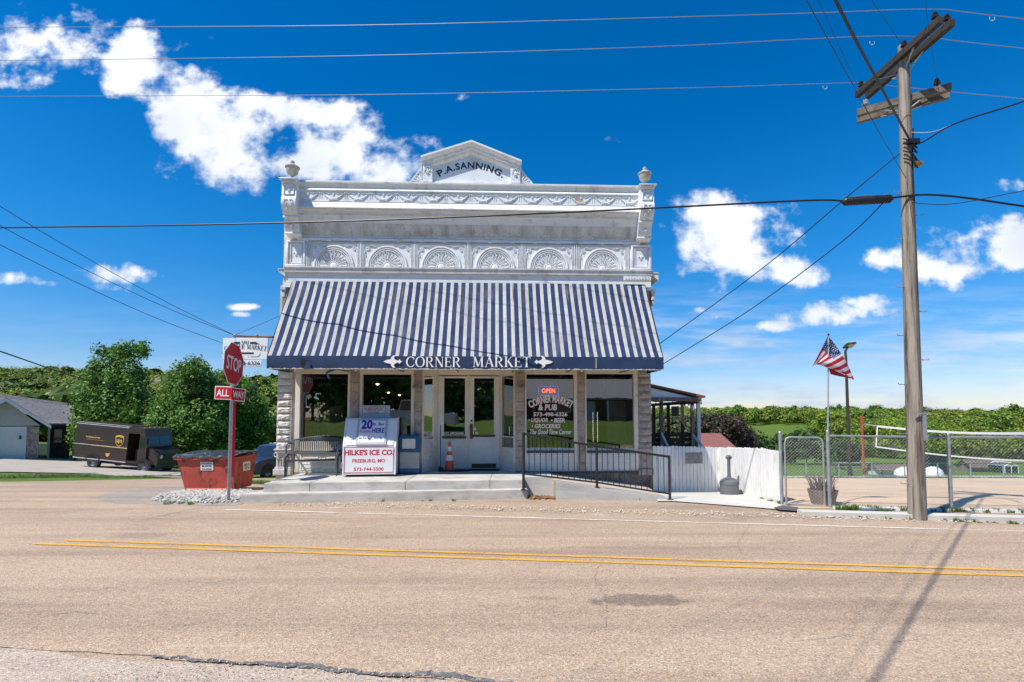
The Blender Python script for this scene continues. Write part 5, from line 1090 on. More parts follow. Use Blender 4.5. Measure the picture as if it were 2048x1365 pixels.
for k in range(2):
    A0,A1=P[k],P[k+1]; T0,T1=Vector((A0[0].x,A0[0].y,A0[1].z)),Vector((A1[0].x,A1[0].y,A1[1].z)); 
    lo0=at(1047,948,A0[0].y).z if k==0 else A0[0].z+.12; L0=Vector((T0.x,T0.y,lo0)); L1=Vector((T1.x,T1.y,A1[0].z+.12))
    b=B(); b.tube([T0,T1],.026,n=6); b.build('top_rail',M_black,rl)
    b=B(); b.tube([L0,L1],.02,n=4); n=13 if k==0 else 13
    for i in range(1,n): u_=i/n; p=L0.lerp(L1,u_); q_=T0.lerp(T1,u_); b.tube([p,q_],.009,n=4)
    b.build('baluster_panel',M_black,rl)
# ---- hanging sign
Ys=12.6; hs=thing('hanging_sign',at(495,676,Ys),0,'white hanging shop sign with black lettering on a rusty pipe bracket behind the stop sign','sign')
hp=Vector(hs.location); 
def hz(px_,py_): return at(px_,py_,Ys)-hp
b=B(); b.tube([hz(467,672),hz(470,672),hz(545,674.5),hz(566,675)+Vector((0,.3,0))],.028,n=8); b.build('bracket_pipe',mat('rusty pipe',(.25,.12,.07),rough=.8,var=.4,scale=8),hs)
for x in (470,514): b=B(); b.tube([hz(x,672),hz(x,681)],.02,n=6); b.ball(hz(x,671),.04,n=8); b.build('hanger',M_met,hs)
a_,c_=hz(447,677),hz(535.5,719); b=B(); b.bbox(a_.x,c_.x,-.02,.02,c_.z,a_.z,.004); b.build('sign_board',M_wp,hs)
a_,c_=hz(447,721),hz(523.5,733); b=B(); b.bbox(a_.x,c_.x,-.015,.015,c_.z,a_.z,.004); b.build('phone_board',M_wp,hs)
def htxt(mesh,x0,y0,x1,y1,m=M_let,arcz=0): a_,c_=hz(x0,y0),hz(x1,y1); fit_text('lettering',mesh,c_.x-a_.x,a_.z-c_.z,((a_.x+c_.x)/2,-.028,(a_.z+c_.z)/2),m,hs,arcz=arcz)
htxt(serif_mesh('MH'),484,682,498,688.5); htxt(serif_mesh('CORNER MARKET'),450,691,534,701.5,arcz=.06); htxt(serif_mesh('EST. 2017'),481,712.5,499,715)
htxt(T('573-498-6326',.012),450,723,521,731,M_let)
b=B(); z=hz(490,707); b.box(hz(473,707).x,hz(508,707).x,-.026,-.02,z.z-.02,z.z+.02)
for s,x0,x1 in ((-1,462,481),(1,501,520)): p0,p1=hz(x0,689),hz(x1,684.5); b.prism([(p0.x,p0.z),(p1.x,p0.z+.01),(p1.x,p1.z),(p0.x+.1,p1.z)] if s<0 else [(p0.x,p0.z+.01),(p1.x,p0.z),(p1.x-.1,p1.z),(p0.x,p1.z)],-.026,-.02)
for pp in ([(477,714),(468,714),(459,707)],[(502,714),(516,714),(521,710),(521,706)]): b.tube([hz(*p)+Vector((0,-.022,0)) for p in pp],.006,n=4)
b.build('sign_decoration',M_let,hs)
# ---- picket fence (right), no-food sign, ash stand
fp=[Vector((XR,0,0))]; fa=BM@Vector((XR+.03,.02,0)); fb=ghit(1438,985); fc=atz(1562,1008)
pf=thing('picket_fence',(fa.x,fa.y,0),0,'white dog eared board fence running from the shop corner to the gate','fence'); pls=[]
def pickets(a,c,ha,hc_,name):
    d=(c-a); n=int(d.xy.length/.105); b=B(); dd=d.xy.normalized(); an_=math.atan2(dd.y,dd.x); rr=random.Random(3)
    for i in range(n):
        p=a.lerp(c,(i+.5)/n); z0=tz(p.x,p.y)+.03; h=lerp(ha,hc_,(i+.5)/n)+rr.uniform(-.012,.012); w=.049
        b.M=Matrix.Translation((p.x,p.y,0))@Matrix.Rotation(an_+rr.uniform(-.02,.02),4,'Z'); b.prism([(-w,z0),(w,z0),(w,z0+h-.03),(w-.025,z0+h),(-w+.025,z0+h),(-w,z0+h-.03)],-.01,.008)
    b.M=None
    nq=Vector((-dd.y,dd.x))*.045
    for zf_ in (.25,.85): b.tube([Vector((a.x+nq.x,a.y+nq.y,tz(a.x,a.y)+zf_)),Vector((c.x+nq.x,c.y+nq.y,tz(c.x,c.y)+zf_)).lerp(Vector((a.x+nq.x,a.y+nq.y,tz(a.x,a.y)+zf_)),.03)],.03,n=4)
    o=b.build(name,M_white,pf); o.location=-Vector(pf.location)
pickets(Vector((fa.x,fa.y,0)),Vector((fb.x,fb.y,0)),at(1305,894,fa.y).z-tz(fa.x,fa.y),at(1438,897,fb.y).z-tz(fb.x,fb.y),'board_panel')
pickets(Vector((fb.x,fb.y,0)),Vector((fc.x,fc.y,0)),at(1438,897,fb.y).z-tz(fb.x,fb.y),at(1562,906,fc.y).z,'board_panel')
ns=at(1385.5,916,13.15); t=thing('notice_board',ns,math.atan2(fb.y-fa.y,fb.x-fa.x),'small grey wooden notice in dark capitals fixed on the white fence','sign')
a_,c_=at(1366,904.5,13.15),at(1405,927.5,13.15); hw,hh=(c_.x-a_.x)/2,(a_.z-c_.z)/2
b=B(); b.bbox(-hw,hw,-.06,-.04,-hh,hh,.005); b.build('board',mat('grey board',(.33,.31,.28),rough=.8,var=.12,scale=6),t)
for i,(s_,w_) in enumerate((('NO OUTSIDE',.92),('FOOD OR',.66),('BEVERAGES',.9),('ALLOWED',.72))): fit_text('lettering',serif_mesh(s_),hw*2*w_,hh*.30,(0,-.064,hh*(.70-.46*i)),M_let,t)
asx=atz(1459,990,-.06); t=thing('ash_stand',(asx.x,asx.y,tz(asx.x,asx.y)+.03),0,'grey plastic smokers ash receptacle with a long neck by the white fence','ash bin'); M_pl=mat('grey plastic',(.13,.135,.145),rough=.5,var=.1,scale=6); k_=asx.y/1000
b=B(); b.lathe([(0,0),(17*k_,0),(18*k_,3*k_),(17.5*k_,24*k_),(17*k_,27*k_),(12*k_,31*k_),(4.5*k_,34*k_),(4*k_,36*k_)],24); b.lathe([(18.2*k_,20*k_),(18.6*k_,22*k_),(18.2*k_,24*k_)],24); b.build('bin_body',M_pl,t,smooth=True)
b=B(); b.lathe([(3.4*k_,33*k_),(3.0*k_,68*k_),(4*k_,70*k_)],14); b.build('neck',M_pl,t,smooth=True)
b=B(); b.ball((0,0,73*k_),(6.2*k_,5*k_,5*k_),n=14); b.build('head',M_pl,t,smooth=True); b=B(); b.ball((0,-4.2*k_,73*k_),(2.2*k_,1.5*k_,2*k_),n=10); b.build('opening',M_black,t)
# ================================================================ LEFT SIDE
M_galv=mat('galvanised post',(.42,.44,.46),rough=.45,metal=.4,var=.15,scale=10); M_sred=mat('sign sheeting red',(.52,.015,.025),rough=.35,var=.12,scale=2,c2=(.30,.02,.02),f2=(.55,.7),s2=5,stretch=(1,1,.3)); M_sw=mat('sign sheeting white',(.78,.76,.75),rough=.35,var=.04)
sp_=atz(457,1006); st_=thing('stop_sign',(sp_.x,sp_.y,0),0,'red stop sign with an all way plate on a perforated steel post at the corner','stop sign')
TH=.035; hpst=at(459,690,sp_.y).z
b=B(); b.M=Matrix.Rotation(R(35),4,'Z'); b.box(-.03,.03,-.03,.03,0,hpst); b.build('post',M_galv,st_)
b=B(); b.M=Matrix.Rotation(R(35),4,'Z')
for i in range(int(hpst/.045)): z=.03+i*.045; b.box(-.006,.006,-.0315,-.03,z,z+.014); b.box(-.0315,-.03,-.006,.006,z,z+.014)
b.build('punched_holes',M_dark,st_)
b=B(); b.M=Matrix.Rotation(R(85),4,'Z'); z0,z1=at(459,955,sp_.y).z,at(459,797,sp_.y).z; b.box(-.005,.09,-.052,-.046,z0,z1); b.build('reflective_strip',M_sred,st_)
# octagon
zc=at(462,729,sp_.y).z; SW=.915; Mo=Matrix.Translation((.0,-.03,zc))@Matrix.Rotation(R(95),4,'Z')@Matrix.Rotation(R(6),4,'Y')
def octo(r,y0,y1,mi=0): b=B(); b.M=Mo; b.prism([(r*math.cos(R(22.5+45*k)),r*math.sin(R(22.5+45*k))) for k in range(8)],y0,y1); return b
rr_=SW/2/math.cos(R(22.5)); octo(rr_,-.045,-.040).build('sign_face',M_sw,st_); octo(rr_*.955,-.048,-.0452).build('sign_ground',M_sred,st_)
def stext(s,w,h,M,par,m,yo,bold=.02):
    o=fit_text('lettering',T(s,bold),w,h,(0,0,0),m,par); o.matrix_local=M@Matrix.Translation((0,yo,0))@Matrix.Rotation(math.pi/2,4,'X'); return o
stext('STOP',SW*.74,SW*.34,Mo,st_,M_sw,-.0505,.015)
zp_=at(455,787,sp_.y).z; hpl=.145
for (an_,x0,x1,s_,tw) in ((0,-.36,0,'ALL',.27),(66,0,.34,'WAY',.27)):
    M_=Matrix.Translation((.02,-.055,zp_-(0.0 if an_==0 else .015)))@Matrix.Rotation(R(an_),4,'Z')@Matrix.Rotation(R(2 if an_==0 else 4),4,'Y'); b=B(); b.M=M_; b.bbox(x0,x1,-.003,.003,-hpl,hpl,.002); b.build('all_way_plate',M_sw,st_)
    b=B(); b.M=M_; b.box(x0+(.018 if an_==0 else 0),x1-(.018 if an_ else 0),-.006,-.0032,-hpl+.018,hpl-.018); b.build('plate_ground',M_sred,st_)
    stext(s_,tw,.15,M_@Matrix.Translation(((x0+x1)/2,0,0)),st_,M_sw,-.008,.015)
# ---- dumpster
dp=ghit(466,983); dq=ghit(370,983); M_dr=mat('dumpster red',(.44,.075,.05),rough=.6,var=.3,scale=3,c2=(.13,.035,.022),f2=(.52,.60),s2=4.5,bump=.25,bs=12,stretch=(1,1,.5))
DY=dp.y+.05; xr,xl=dp.x,at(370,983,DY).x; zb=tz(xr,DY)+.03; zt=at(463,915,DY).z; xl2,xr2=at(354,915,DY-.05).x,at(466,915,DY-.05).x
dm_=thing('dumpster',((xl+xr)/2,DY,zb),0,'red steel dumpster with worn paint and ribbed black lids by the rock pile','dumpster'); ox=(xl+xr)/2; hgt=zt-zb; DL=1.25
b=B(); v=[(xl-ox,0,0),(xr-ox,0,0),(xr-ox+.02,DL-.35,0),(xl-ox-.02,DL-.35,0),(xl2-ox,-.08,hgt),(xr2-ox,-.08,hgt),(xr2-ox+.02,DL,hgt+.02),(xl2-ox,DL,hgt+.02)]
b.add(v,[(0,3,2,1),(0,1,5,4),(1,2,6,5),(2,3,7,6),(3,0,4,7),(4,5,6,7)])
b.build('bin_body',M_dr,dm_)
b=B(); b.box(xl2-ox-.04,xr2-ox+.04,-.14,-.06,hgt-.06,hgt); b.box(xr2-ox,xr2-ox+.06,-.06,DL,hgt-.06,hgt+.0); b.box(xl2-ox-.06,xl2-ox,-.06,DL,hgt-.06,hgt)
b.tube([(xl-ox+.05,-.02,.03),(xr-ox-.03,-.02,.03)],.025,n=4)
for x in (xl2-ox+.03,xr2-ox-.02): pass
b.build('rim',M_dr,dm_)
b=B(); n=26; 
for k in range(2):
    x0,x1=(xl2-ox-.05,0.02) if k==0 else (.04,xr2-ox+.06)
    vs=[];
    for i in range(n+1):
        x=lerp(x0,x1,i/n); z=hgt+.03+.025*(i%2)+.02*math.sin(i*.5+k); vs+=[(x,-.16,z),(x,DL*.5,z+.06),(x,DL,z+.05)]
    b.add(vs,[(3*i+j,3*i+j+1,3*i+4+j,3*i+3+j) for i in range(n) for j in range(2)]); vs2=[(p[0],p[1],p[2]-.02) for p in vs]; b.add(vs2,[(3*i+j,3*i+3+j,3*i+4+j,3*i+j+1) for i in range(n) for j in range(2)])
    for i in range(n): a_=vs[3*i];c_=vs[3*i+3]; b.add([a_,c_,(c_[0],c_[1],c_[2]-.05),(a_[0],a_[1],a_[2]-.05)],[(0,1,2,3)])
b.build('lid',mat('lid plastic',(.07,.08,.085),rough=.35,var=.4,scale=4,c2=(.3,.33,.34),f2=(.55,.65),s2=4),dm_)
def dlabel(px0,py0,px1,py1,lines,on='front'):
    a_=at((px0+px1)/2,(py0+py1)/2,DY-.03); w_=(px1-px0)/1000*DY; h_=(py1-py0)/1000*DY; tl=math.atan2(.08,hgt)
    b=B(); Mx=Matrix.Translation((a_.x-ox,-.08*((a_.z-zb)/hgt)-.008,a_.z-zb))@Matrix.Rotation(tl,4,'X'); b.M=Mx; b.box(-w_/2,w_/2,-.004,.0,-h_/2,h_/2); b.build('sticker',M_paper,dm_)
    for i,s_ in enumerate(lines): o=fit_text('lettering',T(s_,.03),w_*.8,h_/(len(lines)*1.7),(0,0,0),M_let,dm_); o.matrix_local=Mx@Matrix.Translation((0,-.008,h_*(.5-(i+.5)/len(lines))))@Matrix.Rotation(math.pi/2,4,'X')
dlabel(403,924,428,941,['DO NOT','BLOCK','CONTAINER'])
b=B(); x=xr2-ox+.0; b.M=Matrix.Translation((lerp(xr,xr2,.65)-ox+.012,DL*.52,hgt*.66))@Matrix.Rotation(R(90),4,'Z')@Matrix.Rotation(-.03,4,'X'); b.box(-.2,.2,-.004,.0,-.13,.13); b.build('sticker',M_paper,dm_); Mx=b.M
o=fit_text('lettering',T('YD 2',.02),.28,.16,(0,0,0),M_let,dm_); o.matrix_local=Mx@Matrix.Translation((0,-.008,0))@Matrix.Rotation(math.pi/2,4,'X')
# ---- delivery van
vf,vr_=ghit(300,946),ghit(200,939)
vr_=at(214,900,32.6); vf=at(317,900,32.2); vf.z=tz(vf.x,vf.y)+.04; vr_.z=tz(vr_.x,vr_.y)+.06
d=vf-vr_; va_=math.atan2(d.y,d.x); WB=d.length; pitchv=math.asin(d.z/d.length)
vn=bpy.data.objects.new('delivery_van',None); COL.objects.link(vn); vn.matrix_world=Matrix.Translation(vr_)@Matrix.Rotation(va_,4,'Z')@Matrix.Rotation(-pitchv+R(1.6),4,'Y')@Matrix.Scale(.96,4); tag(vn,'brown parcel delivery step van with open side door parked on the driveway','van')
M_br=mat('parcel brown',(.035,.022,.016),rough=.35,var=.15,scale=1.5,spec=.5); M_gold=mat('emblem gold',(.62,.36,.06),rough=.4); M_chr=mat('pale trim',(.45,.44,.43),rough=.4); M_tyre=mat('tyre rubber',(.03,.03,.032),rough=.8); M_rim=mat('wheel grey',(.20,.21,.22),rough=.4,metal=.4); M_win=mat('dark vehicle glass',(.015,.02,.025),rough=.06,spec=.9)
VX0,VX1=-1.45,WB-.05; ww=1.05; zf,zr=.62,2.95
b=B(); 
# cargo body cross-section with rounded roof, run from rear to cab
sec=[(-ww,zf),(-ww,zr-.18),(-ww+.05,zr-.06),(-ww+.16,zr),(ww-.16,zr),(ww-.05,zr-.06),(ww,zr-.18),(ww,zf)]
dx0,dx1=2.38,3.2
b.M=None; b.prism(sec,VX0,dx0,ax='x')
b.box(dx0,dx1,-ww+.9,ww-.0,zf,zr-.02); b.box(dx0,dx1,-ww,-ww+.9,zr-.42,zr-.03); b.box(dx0,dx1,-ww,-ww+.9,zf,zf+.12)
b.prism([(dx1,zf),(dx1,zr-.02),(dx1+.28,zr-.04),(dx1+.55,1.75),(dx1+.55,zf)],-ww,ww)   # cab front block
b.build('body',M_br,vn)
b=B(); b.prism([(dx1+.55,zf),(dx1+.55,1.72),(dx1+1.1,1.55),(dx1+1.28,1.40),(dx1+1.30,.62)],-ww+.12,ww-.12); b.build('bonnet',M_br,vn)
b=B(); b.box(dx1+1.28,dx1+1.36,-ww+.02,ww-.02,.50,.68); b.build('bumper',M_black,vn)
for s in (-1,1): b=B(); b.ball((dx1+1.30,s*.62,1.15),(.05,.13,.13),n=12); b.build('headlight',M_chr,vn,smooth=True)
b=B(); b.box(dx1+1.298,dx1+1.32,-.42,.42,.85,1.3); b.build('grille',M_black,vn)
b=B(); f=lambda t,y,o=.012:(lerp(dx1+.30,dx1+.53,t)+o,y,lerp(zr-.22,1.85,t)); b.add([f(0,-ww+.08),f(0,-.03),f(1,-.03),f(1,-ww+.08)],[(0,1,2,3)]); b.add([f(0,.03),f(0,ww-.08),f(1,ww-.08),f(1,.03)],[(0,1,2,3)]); b.build('windscreen',M_win,vn)
b=B(); b.add([(dx1+.05,-ww-.004,zr-.35),(dx1+.3,-ww-.004,zr-.38),(dx1+.48,-ww-.004,1.75),(dx1+.05,-ww-.004,1.55)],[(0,1,2,3)]); b.build('side_window',M_win,vn)
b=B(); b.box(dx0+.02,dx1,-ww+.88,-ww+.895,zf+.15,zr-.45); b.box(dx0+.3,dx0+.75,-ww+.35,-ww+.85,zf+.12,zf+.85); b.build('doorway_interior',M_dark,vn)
b=B(); b.box(VX0,dx0,-ww-.012,-ww,zr-.10,zr-.05); b.box(VX0-.01,dx0,-ww-.014,-ww,1.52,1.56); b.box(VX0-.01,dx0,-ww-.018,-ww,.60,.66); b.box(VX0,dx0-.1,-ww+.03,-ww+.3,zr,zr+.006); b.build('trim',M_chr,vn)
b=B()
for x_ in (VX0+.04,dx0-.06): b.box(x_,x_+.03,-ww-.008,-ww,zf+.06,zr-.15)
for k in range(9): b.ball((lerp(VX0+.2,dx0-.2,k/8),-ww-.004,zr-.22),(.015,.01,.015),n=5)
b.box(VX0+.02,dx0,-ww-.012,-ww,1.02,1.035); b.build('panel_seam',mat('seam brown',(.07,.05,.04),rough=.4),vn)
b=B()
for y_ in (-.8,-.4,0,.4,.8): b.bbox(dx1+.05,dx1+.12,y_-.06,y_+.06,zr-.03,zr+.03,.01)
b.build('marker_light',mat('amber lens',(.6,.25,.05),rough=.3),vn)
b=B(); b.box(-.2,dx0,-ww-.017,-ww-.014,1.505,1.535); b.build('gold_stripe',M_gold,vn)
def vt(s_,x,z,w_,h_,m,bold=.01): o=fit_text('lettering',T(s_,bold),w_,h_,(x,-ww-.02,z),m,vn); return o
vt('Worldwide Services',-.15,2.05,1.05,.12,mat('pale gold',(.62,.42,.22),rough=.5),.02); vt('Synchronizing the world of commerce',.05,1.88,1.3,.06,M_gold,.0)
# shield emblem
sx_,sz_=1.78,1.98; sh=[(-.3,.28),(-.15,.33),(0,.345),(.15,.33),(.3,.28),(.3,-.05),(.24,-.2),(.12,-.32),(0,-.38),(-.12,-.32),(-.24,-.2),(-.3,-.05)]
b=B(); b.prism([(sx_+x*1.0,sz_+z*1.05) for x,z in sh],-ww-.02,-ww-.0005); b.build('shield',M_gold,vn)
b=B(); b.prism([(sx_+x*.88,sz_-.03+z*.80) for x,z in sh],-ww-.026,-ww-.0205); b.build('shield_field',M_br,vn)
b=B(); b.prism([(sx_-.26,sz_+.18),(sx_-.1,sz_+.25),(sx_+.26,sz_+.20),(sx_+.26,sz_+.24),(sx_,sz_+.29),(sx_-.26,sz_+.24)],-ww-.03,-ww-.026); b.build('shield_curve',M_gold,vn)
o=fit_text('lettering',T('ups',.03),.42,.30,(sx_,-ww-.032,sz_-.06),M_gold,vn)
b=B(); b.prism([(x,z) for x,z in ((.9,1.1),(1.2,1.1),(1.15,.94),(1.02,.86),(.92,.94))],-ww-.02,-ww); b.build('decal',M_gold,vn)
def wheel(par,x,y,r,w_,m=M_tyre):
    b=B(); b.M=Matrix.Translation((x,y,r))@Matrix.Rotation(math.pi/2,4,'X'); b.lathe([(r*.6,-w_/2),(r*.92,-w_/2),(r,-w_*.35),(r,w_*.35),(r*.92,w_/2),(r*.6,w_/2)],24); t_=b.build('tyre',m,par,smooth=True)
    b=B(); b.M=Matrix.Translation((x,y,r))@Matrix.Rotation(math.pi/2,4,'X'); b.lathe([(0,w_*.2),(r*.2,w_*.3),(r*.35,w_*.12),(r*.55,w_*.2),(r*.62,w_*.46),(r*.62,-w_*.4),(0,-w_*.4)],20); b.build('rim',M_rim,t_ ,smooth=True); return t_
def wheels(par,x,y,r,w_):
    t_=bpy.data.objects.new('wheel',None); COL.objects.link(t_); t_.parent=par; a_=wheel(t_,x,y,r,w_); 
    for ch in list(a_.children): ch.parent=t_
for x in (0,WB): 
    for s in (-1,1): wheels(vn,x,s*(ww-.14),.44,.28)
b=B(); b.box(-1.6,dx1+1.2,-.6,.6,.35,.62); b.tube([(0,-.8,.44),(0,.8,.44)],.06); b.tube([(WB,-.8,.44),(WB,.8,.44)],.06); b.build('chassis',M_black,vn)
for x in (0,WB):
    b=B(); b.M=Matrix.Translation((x,-ww-.002,.44))@Matrix.Rotation(math.pi/2,4,'X'); b.lathe([(.47,-.02),(.56,-.02),(.56,.02),(.47,.02)],16,a0=0,a1=math.pi); b.build('wheel_arch',M_black,vn)
b=B(); b.tube([(dx1+.35,-ww,2.3),(dx1+.75,-ww-.18,2.35),(dx1+.75,-ww-.18,2.1)],.02); b.bbox(dx1+.68,dx1+.78,-ww-.28,-ww-.1,1.95,2.3,.02); b.build('mirror',M_black,vn)
# ---- generic passenger vehicles
def car(name,M0,label,cat,L_,W_,H_,col,suv=True,pickup=False,group=None):
    o=bpy.data.objects.new(name,None); COL.objects.link(o); o.matrix_world=M0; tag(o,label,cat,group)
    h=L_/2; zb_=.28; belt=.62*H_
    if pickup: side=[(-h,.55),(-h,belt),(-.12*L_,belt),(-.12*L_,belt+.0),(.10*L_,belt),(.24*L_,belt),(h-.25,belt-.12),(h-.02,belt-.25),(h,.45),(h-.1,.3),(-h+.05,.4)]
    else: side=[(-h,.55),(-h+.03,belt),(.20*L_,belt),(h-.35,belt-.10),(h-.05,belt-.25),(h,.5),(h-.08,.3),(-h+.05,.32)]
    b=B(); b.prism(side,-W_/2,W_/2); bm=None; b.build('body',col,o)
    cab=[(-.13*L_,belt),(-.10*L_,H_-.05),(-.06*L_,H_),(.08*L_,H_),(.13*L_,H_-.06),(.26*L_,belt)] if pickup else [(-h+.08,belt),(-h+.2,H_-.06),(-h+.35,H_),(.02*L_,H_),(.08*L_,H_-.05),(.22*L_,belt)]
    b=B(); b.prism(cab,-W_/2+.12,W_/2-.12); c_=b.build('cabin',col,o)
    b=B(); sc=[(lerp(sum(p[0] for p in cab)/len(cab),x,.90),lerp(belt+.02,z,.86)+.02) for x,z in cab]
    b.prism(sc,-W_/2+.105,W_/2-.105); b.build('side_window',M_win,o)
    x0,z0=cab[-1];x1,z1=cab[-2]; b=B(); b.add([(lerp(x0,x1,.1)+.015,-W_/2+.2,lerp(z0,z1,.1)+.01),(lerp(x0,x1,.1)+.015,W_/2-.2,lerp(z0,z1,.1)+.01),(lerp(x0,x1,.92)+.015,W_/2-.26,lerp(z0,z1,.92)+.01),(lerp(x0,x1,.92)+.015,-W_/2+.26,lerp(z0,z1,.92)+.01)],[(0,1,2,3)]); b.build('windscreen',M_win,o)
    for s in (-1,1): b=B(); b.bbox(h-.14,h-.01,s*(W_/2-.26)-.17,s*(W_/2-.26)+.2,belt-.40,belt-.16,.03); b.build('headlight',M_wp,o)
    b=B(); b.box(h-.03,h+.015,-.42,.42,belt-.40,belt-.18); b.build('grille',M_chr,o); b=B(); b.bbox(h-.1,h+.06,-W_/2+.02,W_/2-.02,.35,.52,.03); b.build('bumper',col if not pickup else M_chr,o)
    b=B()
    for x in (-.30*L_,.31*L_):
        for y0,y1 in ((-W_/2-.004,-W_/2+.3),(W_/2-.3,W_/2+.004)): b=B(); b.prism([(x+.43*math.cos(t),.37+.43*math.sin(t)) for t in [math.pi*j/10 for j in range(11)]],y0,y1); b.build('wheel_arch',M_dark,o)
    for x in (-.30*L_,.31*L_):
        for s in (-1,1): wheels(o,x,s*(W_/2-.10),.36,.24)
    return o
M_suv=mat('dark blue paint',(.02,.035,.075),rough=.2,spec=.6,var=.05); M_silver=mat('silver paint',(.55,.57,.60),rough=.3,metal=.3,var=.03)
sv=at(554,850,27.2); sv.z=tz(sv.x,sv.y)+.02
car('parked_car',Matrix.Translation(sv)@Matrix.Rotation(R(-110),4,'Z')@Matrix.Rotation(R(2.),4,'X'),'dark blue sport utility car facing the street, half hidden by the shop corner','car',4.5,1.8,1.72,M_suv)
p=Vector((-37.5,78,0)); p.z=tz(p.x,p.y)
car('parked_car',Matrix.Translation(at(549,865,78).xy.to_3d()+Vector((0,0,tz(-37,78))))@Matrix.Rotation(R(170),4,'Z'),'small white car far down the hill beyond the trees','car',4.4,1.8,1.5,M_wp)
# ---- house on the left
HA=R(43); hc=at(98,850,37); hc.z=tz(-34,36)+.05
hs_=thing('garage_house',hc,HA,'pale sided house with grey shingle roof, gabled garage and covered porch on the left','house')
Yh=37.
def hx(px_,Y=Yh):
    dl=Y-Yh; b0=Vector((hc.x-math.sin(HA)*dl,hc.y+math.cos(HA)*dl)); d=ray(px_,850); u=d.x/d.y; return (u*b0.y-b0.x)/(math.cos(HA)-u*math.sin(HA))
def hz_(py_,Y=Yh,px_=None):
    x=0 if px_ is None else hx(px_,Y); return at(50,py_,hc.y+math.cos(HA)*(Y-Yh)+math.sin(HA)*x).z-hc.z
M_sid=mat('pale siding',(.48,.48,.45),rough=.6,var=.05); M_shg=mat('grey shingles',(.16,.155,.16),rough=.9,var=.35,scale=9,c2=(.10,.095,.10),f2=(.45,.6),s2=6,bump=.4,bs=14); M_fsc=mat('white fascia',(.68,.68,.66),rough=.5,var=.04); M_vst=mat('stone veneer',(.24,.19,.17),rough=.9,var=.45,scale=5,c2=(.38,.33,.29),f2=(.5,.58),s2=6,bump=.7,bs=8)
xe,ze,xp,zp=hx(98),hz_(851),hx(10),hz_(796,Yh,10); zz0=hz_(822)
GW=xe-xp; xg0=xp-GW
b=B(); b.box(xg0+.4,xe-.75,.02,9,-.3,ze-.05); b.prism([(xg0+.3,ze-.02),(xe-.45,ze-.02),(xp,zp-.22)],0.,.25)
nb2=11
for i in range(nb2):
    z=lerp(ze-.02,zp-.3,i/nb2); fr_=(zp-.22-z)/(zp-.22-ze+.02); b.box(xp-(xp-xg0-.3)*fr_,xp+(xe-.45-xp)*fr_,-.03,.0,z,z+.02)
b.build('siding_wall',M_sid,hs_)
def roofslab(P,th=.16,name='roof',m=M_shg):
    b=B(); b.add([Vector(p) for p in P]+[Vector(p)-Vector((0,0,th)) for p in P],[(0,1,2,3),(7,6,5,4),(0,4,5,1),(1,5,6,2),(2,6,7,3),(3,7,4,0)]); return b.build(name,m,hs_)
xr_=hx(151,40.4); ye=hz_(847,40.4,148)
roofslab([(xp,-.6,zp),(xe+.1,-.6,ze),(xe+.1,5,ze),(xp,5,zp)]); roofslab([(xg0-.1,-.6,ze),(xp,-.6,zp),(xp,5,zp),(xg0-.1,5,ze)])
b=B()
for (x0,x1,z0,z1) in ((xp,xe+.12,zp,ze),(xp,xg0-.12,zp,ze)): b.add([(x0,-.64,z0-.02),(x1,-.64,z1-.02),(x1,-.64,z1-.24),(x0,-.64,z0-.26),(x0,-.6,z0-.02),(x1,-.6,z1-.02),(x1,-.6,z1-.24),(x0,-.6,z0-.26)],[(0,1,2,3),(4,7,6,5),(0,4,5,1),(3,2,6,7),(1,5,6,2),(0,3,7,4)])
b.build('fascia',M_fsc,hs_); b=B(); b.box(xe-.1,hx(148,41)+.3,3.55,3.65,ye-.15,ye+.02); b.build('fascia',M_fsc,hs_)
# main ridge roof behind
xr_=hx(151,40.4); ye=hz_(847,40.4,148)
roofslab([(xg0-6,3.4,ye),(xr_+.3,3.4,ye),(xr_+.2,8,ye+1.6),(hx(0,45)-1,8,hz_(784,45,0))])
roofslab([(hx(0,45)-1,8,hz_(784,45,0)),(xr_+.2,8,ye+1.6),(xr_+.3,13,ye),(xg0-6,13,ye)])
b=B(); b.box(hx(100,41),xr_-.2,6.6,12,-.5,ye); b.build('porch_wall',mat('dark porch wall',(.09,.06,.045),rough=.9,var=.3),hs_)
b=B(); b.box(hx(110,41),hx(126,41),6.5,6.6,.9,2.0); f=b.build('window',M_fsc,hs_); b=B(); b.box(hx(111.5,41),hx(124.5,41),6.46,6.5,1.0,1.9); b.build('pane',M_win,f)
b=B(); [b.box(hx(x_,40)-.07,hx(x_,40)+.07,3.5,3.64,-.4,ye-.1) for x_ in (99,150)]; b.build('porch_post',M_fsc,hs_)
b=B(); b.box(hx(79,39),hx(97,39),3.4,3.45,.9,.96); [b.box(hx(79+2.6*i,39)-.03,hx(79+2.6*i,39)+.03,3.4,3.45,0,.9) for i in range(8)]; b.build('porch_rail',M_fsc,hs_)
b=B(); b.box(hx(54),hx(79),-.1,1.2,-.5,ze-.1); b.build('stone_veneer',M_vst,hs_)
gz=hz_(858,Yh,30); xg1=hx(52); b=B(); b.box(xg1-5.2,xg1,-.04,.02,-.1,gz)
for k in range(4): b.box(xg1-5.2,xg1,-.05,-.04,gz*(k+.96)/4,gz*(k+1)/4-.0)
b.build('garage_door',mat('garage door white',(.60,.62,.60),rough=.5,var=.03),hs_)
b=B(); b.box(xg1,xg1+.14,-.07,.02,-.1,gz+.14); b.box(xg1-5.3,xg1,-.07,.02,gz,gz+.14); b.build('door_trim',M_fsc,hs_)
b=B(); b.bbox(xg1-.32,xg1-.2,-.16,-.05,gz-.75,gz-.5,.02); b.build('wall_lamp',M_black,hs_)
